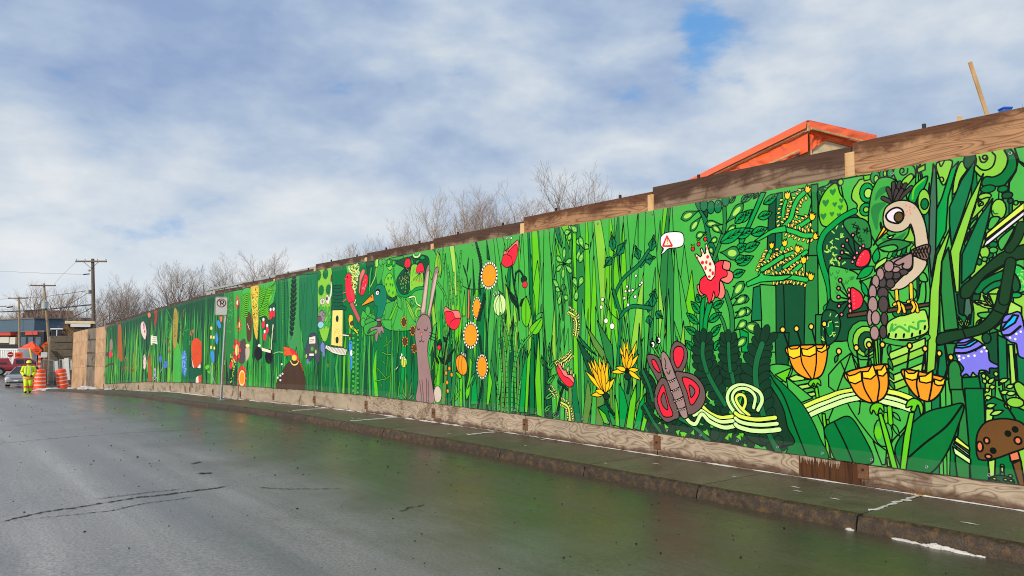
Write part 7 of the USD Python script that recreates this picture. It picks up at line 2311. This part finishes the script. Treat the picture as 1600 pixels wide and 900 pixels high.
slab('white_panel', 'pale_wall', bd, fr(.02, .48, .2, .1), .55, 1.55); slab('white_panel', 'pale_wall', bd, fr(.5, .62, .22, .1), .35, 1.5); slab('lower_panel', 'dark_wall', bd, fr(.0, 1.0, .1, .1), GZ, .3)
a, b, n, q = block(-.665, 98, -.632, 92, 10); bd = thing('dark_building', 'dark clad low building behind the orange netting', 'building'); slab('wall', 'dark_wall', bd, q, GZ, 2.15); slab('roof', 'grey_roof', bd, [p + (p - (a + b) / 2) * .03 for p in q], 2.15, 2.3); fr = lambda t0, t1, o0, o1: [a + (b - a) * t0 - n * o0, a + (b - a) * t1 - n * o0, a + (b - a) * t1 + n * o1, a + (b - a) * t0 + n * o1]
for k in range(3): slab('window', 'blue_cladding', bd, fr(.1 + k * .3, .3 + k * .3, .05, .05), .3, 1.5)
slab('banner', 'red_band', bd, fr(.3, .8, .16, -.02), 1.75, 2.2)
a, b, n, q = block(-.662, 150, -.592, 155, 12); bd = thing('maroon_building', 'far building with a wide maroon roof', 'building'); slab('wall', 'dark_wall', bd, q, GZ, 5.4)
obj('roof', hull([(p[0], p[1], 5.4) for p in q] + [(p[0], p[1], 7.2) for p in ((a + n * 5), (b + n * 5), (a + n * 8), (b + n * 8))]), 'maroon_roof', bd); fr = lambda t0, t1, o0, o1: [a + (b - a) * t0 - n * o0, a + (b - a) * t1 - n * o0, a + (b - a) * t1 + n * o1, a + (b - a) * t0 + n * o1]
for k in range(5): slab('window', 'blue_cladding_dark', bd, fr(.05 + k * .19, .16 + k * .19, .06, .05), 3.2, 4.7)
slab('chimney', 'pale_wall', bd, fr(.0, .04, -3, 4.2), 6.0, 8.0)
a, b, n, q = block(-.612, 120, -.5835, 120, 4); bd = thing('blue_clad_building', 'dark blue clad end building beside the nearest utility pole', 'building'); slab('wall', 'blue_cladding_dark', bd, q, GZ, 4.5); slab('roof', 'grey_roof', bd, [p + (p - (a + b) / 2) * .03 for p in q], 4.5, 4.65); fr = lambda t0, t1, o0, o1: [a + (b - a) * t0 - n * o0, a + (b - a) * t1 - n * o0, a + (b - a) * t1 + n * o1, a + (b - a) * t0 + n * o1]
for k in range(3): slab('window', 'car_glass', bd, fr(.1 + k * .3, .26 + k * .3, .06, .05), 2.2, 3.4)
a, b, n, q = block(-.73, 200, -.668, 208, 10); bd = thing('pale_building', 'far pale beige building at the left edge', 'building'); slab('wall', 'sheathing', bd, q, GZ, 4.6); obj('roof', hull([(p[0], p[1], 4.6) for p in q] + [(p[0], p[1], 7.4) for p in ((a + n * 5), (b + n * 5))]), 'pale_wall', bd)

# white container
a, b, n, q = block(-.72, 92, -.6655, 90, 2.4); ct = thing('white_container', 'white corrugated container behind the red pickup', 'container'); slab('body', 'white_sheet', ct, [p for p in q], GZ + .1, .05); fr = lambda t0, t1, o0, o1: [a + (b - a) * t0 - n * o0, a + (b - a) * t1 - n * o0, a + (b - a) * t1 + n * o1, a + (b - a) * t0 + n * o1]
for k in range(22): slab('rib', 'white_sheet', ct, fr(.01 + k * .045, .032 + k * .045, .07, -.001), GZ + .25, -.1)
slab('top_rail', 'white_sheet', ct, fr(0, 1, .09, -.001), -.095, .06)
slab('door_gap', 'dark_wall', ct, fr(.40, .425, .09, -.075), GZ + .2, -.12)
# rubble heap with netting
hp = obj('rubble_heap', None or lump((0, 0, 0), (2.6, 1.6, 2.7), 21), 'concrete_block'); hp.SetCustomDataByKey('label', 'grey brown rubble heap under the orange netting'); hp.SetCustomDataByKey('category', 'rubble'); UsdGeom.Xformable(hp).AddTranslateOp().Set(Gf.Vec3d(-.652 * 95, 95, GZ + .1))
on = thing('orange_netting', 'crumpled orange safety netting draped over the rubble', 'netting')
obj('net_sheet', quad_wrinkle((-.6645 * 92, 92, .1), (-.648 * 92, 92, .95), (-.641 * 91.5, 91.5, .1), (-.663 * 91.5, 91.5, -.75), 24, 12, (0, -1, 0), .7, 31), 'orange_net', on, smooth=True); obj('net_sheet', quad_wrinkle((-.648 * 92, 92.2, .9), (-.637 * 92, 92, .25), (-.637 * 91.5, 91.5, -.35), (-.645 * 91.5, 91.5, .0), 16, 10, (0, -1, 0), .5, 32), 'orange_net', on, smooth=True)
for k, (t, z) in enumerate(((-.6645, .1), (-.648, .9), (-.637, .2))): obj('post', tube([(t * 92, 92.3, GZ), (t * 92, 92.3, z + .1)], .04, 6), 'pole_wood_tan', on)
lumber('yellow_plank', 'yellowish plank leaning on the rubble by the orange sign', 'plank', (-59.18, 91.00, 0.13), (-57.95, 90.00, -2.48), .10, 'yellow_timber')
# signs
def roadsign(name, label, base, z_c, kind, size, yaw, m):
    t = thing(name, label, 'sign', base, yaw); h = z_c - base[2]
    obj('post', tube([(0, .06, -.05), (0, .06, h)], .03, 8), 'galvanised', t)
    s = size / 2; shp = {'diamond': sg.Polygon([(0, s * 1.05), (s, 0), (0, -s * 1.05), (-s, 0)]).buffer(-.04).buffer(.04), 'square': sg.box(-s, -s * .8, s, s * .8).buffer(-.03).buffer(.03), 'disc': sg.Point(0, 0).buffer(s)}[kind]
    p = obj('panel', at(flat(shp, 0, .012), 0, 0, h), m, t)
    return t, p, h
t, p, h = roadsign('do_not_enter_sign', 'round red do not enter sign before the white container', (-58.94, 87.19, -2.74), EYE - 2.03, 'disc', .62, 33, 'stop_red'); obj('bar', at(flat(sg.box(-.2, -.05, .2, .05), -.013, .004), 0, 0, h), 'white_plastic', p)
t, p, h = roadsign('orange_square_sign', 'orange rectangular roadwork sign just above the red pickup roof', (-56.94, 85.66, -2.74), EYE - 2.05, 'square', .76, 33, 'orange_sign'); obj('lettering', at(flat(sg.box(-.22, -.1, .22, -.04).union(sg.box(-.16, .02, .16, .08)), -.013, .004), 0, 0, h), 'sign_black', p)
t, p, h = roadsign('orange_diamond_sign', 'orange diamond roadwork sign beside the yellowish plank', (-51.28, 80.06, -2.74), EYE - 1.42, 'diamond', 1.02, 33, 'orange_sign'); obj('symbol', at(flat(sg.box(-.2, .03, .2, .09).union(sg.box(-.15, -.12, .18, -.06)), -.013, .004), 0, 0, h), 'sign_black', p)
t, p, h = roadsign('orange_diamond_sign', 'orange diamond sign with a black T symbol beside the concrete pillar', (-42.51, 67.63, -2.55), EYE - .80, 'diamond', .78, 33, 'orange_sign'); obj('symbol', at(flat(sg.box(-.03, -.2, .03, .12).union(sg.box(-.12, .08, .12, .15)), -.013, .004), 0, 0, h), 'sign_black', p)
ob = thing('orange_barricade_post', 'narrow orange and white barricade board under the diamond signs', 'barricade', (-48.91, 76.83, -2.70), 33); obj('board', cbox(-.13, .13, -.03, .03, .9, 2.4, .01), 'traffic_orange', ob)
for k in range(3): obj('stripe', cbox(-.131, .131, -.034, -.031, 1.05 + k * .5, 1.25 + k * .5, .001), 'reflective_white', ob)
obj('foot', cbox(-.3, .3, -.2, .2, 0, .9, .03), 'pale_wall', ob)
# lagging wall and pillar
lg_ = thing('lagging_wall', 'dark wall of stacked beams behind the chain link fence', 'wall', (-37.45, 61.5, -2.5), 28)
for k in range(7):
    for j in range(2):
        R = np.random.default_rng(k * 2 + j); obj('beam', cbox(-.75 + j * 1.72, -.75 + j * 1.72 + 1.68, -.2 + R.random() * .08, .2, .02 + k * .585, .02 + k * .585 + .55, .03), 'concrete_block', lg_)
obj('brace', bar((-.6, -.32, 2.9), (.9, -.32, .9), .1, .1), 'dark_steel', lg_); obj('steel_post', cbox(.87, 1.0, -.36, -.24, 0, 4.1, .01), 'dark_steel', lg_)
pp = thing('concrete_pillar', 'weathered grey square pillar in front of the beam wall', 'pillar', (-38.71, 62.45, -2.45), 33); obj('shaft', cbox(-.27, .20, -.2, .2, -.1, 3.95, .03), 'pillar_grey', pp); obj('edge_strip', cbox(.203, .29, -.15, .15, -.1, 3.9, .01), 'pole_wood_tan', pp)
# excavator
ex = thing('excavator', 'excavator with a white cab roof and rusty boom above the beam wall', 'excavator', (-39.95, 65.0, -2.6), 30)
obj('cab', cbox(-.42, .42, -.4, .5, 3.4, 4.70, .06), 'car_glass', ex); obj('cab_roof', cbox(-.48, .48, -.46, .56, 4.71, 4.86, .05), 'white_plastic', ex); obj('cab_pillar', cbox(-.04, .04, -.43, -.40, 3.5, 4.7, .005), 'white_plastic', ex); obj('body', cbox(-.9, 1.2, -.9, 1.5, 1.2, 3.38, .1), 'rusty_bucket', ex)
obj('boom', hull([(x, y, z) for y in (-.15, .15) for x, z in ((.40, 4.1), (.48, 5.0), (.78, 5.22), (1.25, 4.4), (1.20, 4.0))]), 'rusty_bucket', ex)
for s in (-1, 1): obj('track', cbox(-1.6, 1.6, s * 1.1 - .28, s * 1.1 + .28, .0, .9, .3), 'rubber_black', ex)
obj('undercarriage', cbox(-.6, .6, -.85, .85, .5, 1.2, .05), 'dark_steel', ex)
# site cabin roof behind the far end of the hoarding
sc_ = thing('site_cabin', 'site cabin with a tan flat roof and white fascia behind the hoarding end', 'cabin', (-30.32, 52.00, 2.45), 28)
obj('roof', cbox(-.93, .87, -.3, 2.0, -.06, .14, .02), 'sheathing', sc_); obj('fascia', cbox(-.58, .62, -.36, -.31, -.28, -.07, .01), 'white_plastic', sc_); obj('wall', cbox(-.42, .75, -.2, 1.9, -4.2, -.065, .02), 'brown_wall', sc_)

# chain link fence
def fence_panel(label, x0, y0, x1, y1, h=2.0, boards=()):
    a, b = np.array([x0, y0, 0]), np.array([x1, y1, 0]); z = ground_z((x0 + x1) / 2, (y0 + y1) / 2); t = thing('chain_link_panel', label, 'fence', (x0, y0, z), math.degrees(math.atan2(y1 - y0, x1 - x0))); L_ = float(np.linalg.norm(b - a))
    for x in (0, L_): obj('post', tube([(x, 0, 0), (x, 0, h)], .03, 8), 'galvanised', t)
    for zz in (.08, h): obj('rail', tube([(0, 0, zz), (L_, 0, zz)], .025, 8), 'galvanised', t)
    q = []
    for k in np.arange(-h, L_, .11):
        for s in (1, -1):
            pa, pb_ = (k, .1), (k + h - .1, h); u0, u1 = max(0, -k / (h - .1)), min(1, (L_ - k) / (h - .1))
            if u1 > u0: A2 = [(k + (h - .1) * u, .1 + (h - .1) * u) for u in (u0, u1)]; q.append([(x if s > 0 else L_ - x, 0, zz) for x, zz in A2])
    obj('wire_mesh', tubes(np.array(q), np.full((len(q), 2), .004), 3), 'galvanised', t)
    return t
fence_panel('chain link panel between the concrete pillar and the leaning barrel', -34.5, 56.6, -32.7, 55.3); fence_panel('chain link panel behind the leaning barrel next to the hoarding end', -32.6, 55.2, -30.6, 53.4); fence_panel('chain link panel left of the concrete pillar', -38.6, 61.0, -36.9, 59.8)
def board(label, ptop, pbot, w):
    ptop, pbot = np.array(ptop), np.array(pbot); t = thing('white_board', label, 'board', pbot); d = ptop - pbot; L_ = np.linalg.norm(d); m = cbox(-w / 2, w / 2, -.012, .012, 0, L_, .004); m.apply_transform(trimesh.transformations.rotation_matrix(.55, [0, 0, 1])); m.apply_transform(trimesh.geometry.align_vectors([0, 0, 1], d / L_)); obj('face', m, 'white_sheet', t)
board('small white board on the fence left of the leaning barrel', (-33.90, 55.20, -0.30), (-33.83, 55.20, -1.10), .22); board('longest white board leaning on the fence right of the leaning barrel', (-32.19, 53.60, -0.04), (-31.89, 53.40, -1.61), .28); board('narrow white board behind the leaning barrel', (-32.63, 54.00, -0.14), (-32.54, 54.00, -0.86), .18); board('white board end touching the hoarding end', (-31.20, 52.60, -0.17), (-31.15, 52.60, -0.85), .16)
ws = thing('white_notice', 'white square notice on the fence left of the concrete pillar', 'notice', (-37.39, 59.30, 0.06), 33); obj('sheet', cbox(-.21, .21, -.01, .01, -.21, .21, .004), 'white_sheet', ws)

# ------------------------------------------------------------------ traffic barrels
def barrel_parts(t, H=1.32, R0=.335):
    z = np.array([0, .04, .05, 1.0]); prof = []
    lev = np.linspace(.07, H, 11); rad = R0 * (1 - .20 * (lev / H))
    for k in range(5):
        za, zb_ = lev[2 * k], lev[2 * k + 1]; pts_ = [(0, za - .002), (rad[2 * k], za), (rad[2 * k + 1], zb_), (0, zb_)]
    cols = ['traffic_orange', 'reflective_white'] * 5; edges = np.linspace(.06, H - .02, 11); edges = [.06, .30, .37, .54, .61, .78, .85, 1.00, 1.06, 1.20]
    names = []
    for k in range(9):
        z0, z1 = edges[k], edges[k + 1]; r0_, r1_ = R0 * (1 - .16 * z0 / H), R0 * (1 - .16 * z1 / H); lip = .010 if k % 2 == 0 else 0
        m = trimesh.creation.revolve(np.array([(0, z0), (r0_ + lip, z0), (r0_ + lip, z0 + .01), (r1_ + lip, z1 - .01), (r1_ + lip, z1), (0, z1)]), sections=22)
        obj('band' if k % 2 == 0 else 'reflective_band', m, 'traffic_orange' if k % 2 == 0 else 'reflective_white', t, smooth=40)
    obj('cap', trimesh.creation.revolve(np.array([(0, 1.2), (R0 * .85, 1.2), (R0 * .82, 1.26), (R0 * .3, 1.30), (R0 * .3, H), (0, H)]), sections=20), 'traffic_orange', t, smooth=40)
    obj('rubber_base', trimesh.creation.revolve(np.array([(0, 0), (R0 * 1.32, 0), (R0 * 1.28, .05), (R0 * 1.02, .06), (0, .06)]), sections=20), 'rubber_black', t)
b1 = thing('traffic_barrel', 'upright orange traffic barrel right beside the worker', 'traffic barrel', (-29.46, 46.43, -1.83), group='orange traffic barrels'); barrel_parts(b1)
copy_of(b1, 'traffic_barrel', 'leaning orange traffic barrel before the chain link fence', 'traffic barrel', (-28.61, 47.46, -1.84), 40, 'orange traffic barrels', tilt=-9)
copy_of(b1, 'traffic_barrel', 'orange traffic barrel mostly hidden behind the worker', 'traffic barrel', (-35.98, 55.82, -2.25), 80, 'orange traffic barrels')

# ------------------------------------------------------------------ cars
def wheel(par, x, y, r, w, side):
    t = obj('wheel', cyl((x, y, r), r, w, 'y', 24), 'rubber_black', par); s = side * (w / 2 + .004)
    obj('rim', cyl((x, y + s * .9, r), r * .64, .04, 'y', 16), 'galvanised', t)
def loft(sections, n=20):
    """sections: list of (x, half width, z low, z high, roundness); a closed rounded-box hull along x."""
    V, F = [], []
    for x, hw, z0, z1, p in sections:
        t = np.linspace(0, 2 * math.pi, n, endpoint=False); c, s = np.cos(t), np.sin(t); e = 2 / p
        V += [(x, hw * np.sign(c_) * abs(c_) ** e, (z0 + z1) / 2 + (z1 - z0) / 2 * np.sign(s_) * abs(s_) ** e) for c_, s_ in zip(c, s)]
    m = len(sections)
    for i in range(m - 1):
        for j in range(n): a, b, c, d = i * n + j, i * n + (j + 1) % n, (i + 1) * n + (j + 1) % n, (i + 1) * n + j; F += [(a, b, c), (a, c, d)]
    for i, s in ((0, 1), (m - 1, -1)):
        V.append((sections[i][0], 0, (sections[i][2] + sections[i][3]) / 2)); k = len(V) - 1
        for j in range(n): a, b = i * n + j, i * n + (j + 1) % n; F.append((k, b, a) if s > 0 else (k, a, b))
    t = trimesh.Trimesh(V, F, process=False); trimesh.repair.fix_normals(t); return t
# silver sedan, nose along -y of its own frame is +x here: front at +x
cs = thing('silver_car', 'silver sedan facing the street behind the worker', 'car', (-37.17, 55.77, -2.27), -72)
obj('body', loft([(-4.2, .70, .45, .80, 5), (-4.1, .78, .32, .95, 5), (-3.2, .85, .22, 1.0, 6), (-1.2, .87, .20, .98, 6), (-.5, .85, .22, .90, 5), (-.05, .80, .25, .80, 5), (.06, .70, .30, .62, 4)], 28), 'car_silver', cs, smooth=35)
obj('cabin', hull([(-3.7, y, .93) for y in (-.70, .70)] + [(-.95, y, .93) for y in (-.76, .76)] + [(-3.2, y, 1.40) for y in (-.54, .54)] + [(-1.75, y, 1.43) for y in (-.56, .56)]), 'car_glass', cs); obj('roof', hull([(-3.25, y, 1.405) for y in (-.55, .55)] + [(-1.72, y, 1.435) for y in (-.57, .57)] + [(-3.0, y, 1.45) for y in (-.4, .4)] + [(-1.95, y, 1.475) for y in (-.42, .42)]), 'car_silver', cs)
for s in (-1, 1):
    obj('pillar', bar((-.96, s * .765, .94), (-1.76, s * .565, 1.43), .06, .05), 'car_silver', cs); hl = obj('headlight', sph((-.06, s * .60, .66), (.13, .19, .085), 2), 'lamp_glass', cs, smooth=True); obj('mirror', sph((-1.05, s * .95, .98), (.08, .12, .08), 2), 'car_silver', cs, smooth=True)
    wheel(cs, -.75, s * .76, .31, .2, s); wheel(cs, -3.3, s * .76, .31, .2, s); obj('fog_lamp', cyl((.05, s * .56, .36), .06, .04, 'x', 12), 'car_trim', cs)
obj('upper_grille', cbox(.0, .065, -.38, .38, .575, .65, .02), 'car_trim', cs); obj('lower_grille', cbox(.02, .085, -.46, .46, .30, .42, .02), 'car_trim', cs); obj('number_plate', cbox(.06, .095, -.16, .16, .44, .53, .004), 'plate_white', cs); obj('bumper', hull([(x, y, z) for x, y in ((.09, -.45), (.09, .45), (-.15, -.84), (-.15, .84)) for z in (.215, .29)]), 'car_silver', cs)
# red pickup with a bed cap, seen from its right side; front at +x
pk_ = thing('red_pickup', 'dark red pickup with a bed cap parked across the street end', 'pickup truck', (-58.01, 82.77, -2.74), 32)
obj('body', loft([(-1.4, .86, .55, 1.10, 6), (-1.3, .92, .42, 1.18, 6), (2.2, .94, .40, 1.20, 6), (4.1, .94, .40, 1.18, 6), (4.4, .93, .42, 1.12, 6), (5.35, .90, .45, 1.06, 6), (5.55, .82, .50, .98, 5), (5.62, .7, .55, .85, 4)], 28), 'car_red', pk_, smooth=35)
obj('cab', hull([(2.0, y, 1.15) for y in (-.88, .88)] + [(4.55, y, 1.10) for y in (-.88, .88)] + [(2.1, y, 1.82) for y in (-.70, .70)] + [(3.6, y, 1.82) for y in (-.70, .70)] + [(2.4, y, 1.87) for y in (-.55, .55)] + [(3.4, y, 1.87) for y in (-.55, .55)]), 'car_red', pk_)
obj('bed_cap', hull([(-1.3, y, 1.15) for y in (-.88, .88)] + [(1.9, y, 1.15) for y in (-.88, .88)] + [(-1.1, y, 1.80) for y in (-.72, .72)] + [(1.6, y, 1.82) for y in (-.72, .72)] + [(-.8, y, 1.90) for y in (-.5, .5)] + [(1.3, y, 1.90) for y in (-.5, .5)]), 'car_red', pk_)
for s in (-1, 1):
    yy = lambda z: s * (.88 - (z - 1.15) * .27 + .008)
    for nm, (xa, xb, xc, xd) in (('window', (2.25, 3.05, 3.0, 2.3)), ('window', (3.15, 4.2, 3.62, 3.12)), ('cap_window', (-.9, 1.5, 1.3, -.75))):
        obj(nm, hull([(xa, yy(1.22) - s * .02, 1.22), (xb, yy(1.22) - s * .02, 1.22), (xc, yy(1.7) - s * .02, 1.7), (xd, yy(1.7) - s * .02, 1.7), (xa, yy(1.22), 1.22), (xb, yy(1.22), 1.22), (xc, yy(1.7), 1.7), (xd, yy(1.7), 1.7)]), 'car_glass', pk_)
    wheel(pk_, .85, s * .84, .38, .24, s); wheel(pk_, 4.5, s * .84, .38, .24, s); obj('headlight', sph((5.5, s * .7, .9), (.1, .16, .1), 2), 'lamp_glass', pk_, smooth=True); obj('mirror', cbox(4.05, 4.2, s * 1.05 - .1, s * 1.05 + .1, 1.2, 1.38, .03), 'car_trim', pk_)
    obj('wheel_arch', cyl((4.5, s * .90, .42), .47, .10, 'y', 20), 'car_trim', pk_); obj('wheel_arch', cyl((.85, s * .90, .42), .47, .10, 'y', 20), 'car_trim', pk_)
obj('front_bumper', cbox(5.5, 5.7, -.88, .88, .42, .62, .04), 'car_trim', pk_)

# ------------------------------------------------------------------ the worker
def blob(bones, edge=.03, it=6):
    M = None
    for (p, rp), (q, rq_) in bones:
        ms = []
        for c, rad in ((p, rp), (q, rq_)):
            s = manifold3d.Manifold.sphere(1.0, 14); rad = (rad, rad, rad) if np.isscalar(rad) else rad; ms.append(s.scale(rad).translate(tuple(map(float, c))))
        h = manifold3d.Manifold.batch_hull(ms); M = h if M is None else M + h
    M = M.refine_to_length(edge); m = M.to_mesh(); t = trimesh.Trimesh(m.vert_properties[:, :3], m.tri_verts, process=True); trimesh.smoothing.filter_taubin(t, iterations=it); return t
wk = thing('worker', 'worker in yellow and orange high visibility suit walking in the street', 'person', (-24.71, 37.98, -1.37), 28)
HIP, KN, AN = .82, .45, .09
legL = [((.10, 0, HIP), .115), ((.095, -.05, KN), .085), ((.09, -.0, AN), .07)]; legR = [((-.10, 0, HIP), .115), ((-.085, -.10, KN), .085), ((-.07, -.16, AN), .07)]
armL = [((.215, .0, 1.30), .075), ((.30, .03, 1.05), .062), ((.20, -.16, .90), .05)]; armR = [((-.215, .0, 1.30), .075), ((-.30, .03, 1.05), .062), ((-.19, -.17, .92), .05)]
ch = lambda L_: [(L_[i], L_[i + 1]) for i in range(len(L_) - 1)]
head = (0, -.02, 1.49); body = [(((0, 0, 1.30), (.12, .09, .1)), ((0, 0, .95), (.13, .10, .1))), (((0, 0, 1.30), .06), ((0, -.01, 1.42), .055)), ((head, (.075, .09, .10)), ((0, -.03, 1.44), (.06, .07, .07))), (((0, -.105, 1.475), .016), ((0, -.12, 1.455), .018)),
        (((.075, -.01, 1.48), .018), ((.078, 0, 1.46), .014)), (((-.075, -.01, 1.48), .018), ((-.078, 0, 1.46), .014))]
body += [((p, rp * .6), (q, rq_ * .6)) for A3 in (armL, armR, legL, legR) for (p, rp), (q, rq_) in ch(A3)]
for s, w_ in ((1, armL[-1][0]), (-1, armR[-1][0])):
    w_ = np.array(w_); body.append(((w_, .03), (w_ + (-s * .05, -.04, -.03), (.035, .03, .035))))
    for k in range(4): f = w_ + (-s * (.06 + .006 * k), -.045 + .008 * k, -.01 - k * .02); body.append(((f, .0105), (f + (-s * (.045 - .006 * abs(k - 1)), -.012, -.012), .009)))
    body.append(((w_ + (-s * .03, -.04, .0), .011), (w_ + (-s * .07, -.06, .02), .010)))
obj('body', blob(body, .012, 3), 'skin', wk, smooth=True)
jk = [(((0, 0, 1.31), (.21, .115, .08)), ((0, 0, 1.05), (.20, .14, .1))), (((0, 0, 1.05), (.20, .14, .1)), ((0, 0, .74), (.21, .155, .08))), (((0, 0, 1.36), (.10, .09, .05)), ((0, -.0, 1.30), (.2, .11, .06)))] + [((p, rp * 1.1), (q, rq_ * 1.1)) for A3 in (armL, armR) for (p, rp), (q, rq_) in ch(A3)]
obj('jacket', blob(jk, .025, 5), 'hivis_yellow', wk, smooth=True)
tr_ = [((p, rp * 1.08), (q, rq_ * 1.12)) for A3 in (legL, legR) for (p, rp), (q, rq_) in ch(A3)] + [(((0, 0, .82), (.17, .13, .08)), ((0, 0, .78), (.16, .12, .08)))]
obj('trousers', blob(tr_, .025, 5), 'hivis_yellow', wk, smooth=True)
def ringband(c, a, b, z0, z1, m, nm): 
    t = trimesh.creation.revolve(np.array([(.86, z0), (1, z0), (1, z1), (.86, z1), (.86, z0)]), sections=24); t.apply_scale((a, b, 1)); t.apply_translation((c[0], c[1], 0)); obj(nm, t, m, wk, smooth=40)
ringband((0, 0), .232, .178, .70, .765, 'hivis_orange', 'orange_band'); ringband((0, 0), .234, .180, .725, .742, 'silver_tape', 'reflective_strip'); ringband((0, 0), .230, .172, .80, .85, 'hivis_orange', 'orange_band')
for L_ in (legL, legR): (x, y, z) = (np.array(L_[1][0]) * .6 + np.array(L_[2][0]) * .4); ringband((x, y), .108, .108, .28, .37, 'hivis_orange', 'orange_band')
for L_ in (armL, armR):
    c = np.array(L_[1][0]) * .85 + np.array(L_[0][0]) * .15; t = trimesh.creation.revolve(np.array([(.065, -.035), (.088, -.035), (.088, .035), (.065, .035), (.065, -.035)]), sections=18); d = np.array(L_[0][0]) - np.array(L_[1][0]); t.apply_transform(trimesh.geometry.align_vectors([0, 0, 1], d / np.linalg.norm(d))); t.apply_translation(c); obj('orange_band', t, 'hivis_orange', wk, smooth=40)
for s in (-1, 1): obj('reflective_strip', bar((s * .10, -.118, 1.36), (s * .10, -.150, .80), .05, .012), 'silver_tape', wk)
obj('helmet', cat_([trimesh.creation.revolve(np.array([(0, 1.66), (.05, 1.655), (.09, 1.63), (.112, 1.58), (.118, 1.53), (.10, 1.53), (0, 1.53)]), sections=24), hull([(x, y, z) for x, y in ((-.1, -.09), (.1, -.09), (-.06, -.17), (.06, -.17)) for z in (1.525, 1.54)])]), 'helmet_yellow', wk, smooth=40)
for s, L_ in ((1, legL), (-1, legR)): x, y, z = L_[2][0]; obj('boot', blob([(((x, y + .04, .07), .06), ((x, y - .16, .05), .05)), (((x, y + .02, .16), .065), ((x, y + .03, .07), .065))], .03, 3), 'glove_dark', wk, smooth=True)
for s, w_ in ((1, armL[-1][0]), (-1, armR[-1][0])): w_ = np.array(w_); obj('glove', blob([((w_, .045), (w_ + (-s * .06, -.04, -.03), .045))], .02, 3), 'glove_dark', wk, smooth=True)
for s in (-1, 1): obj('eye', sph((s * .03, -.103, 1.50), (.012, .008, .009), 1), 'glove_dark', wk)
obj('mouth', cbox(-.025, .025, -.112, -.1, 1.42, 1.43, .002), 'stop_red', wk)
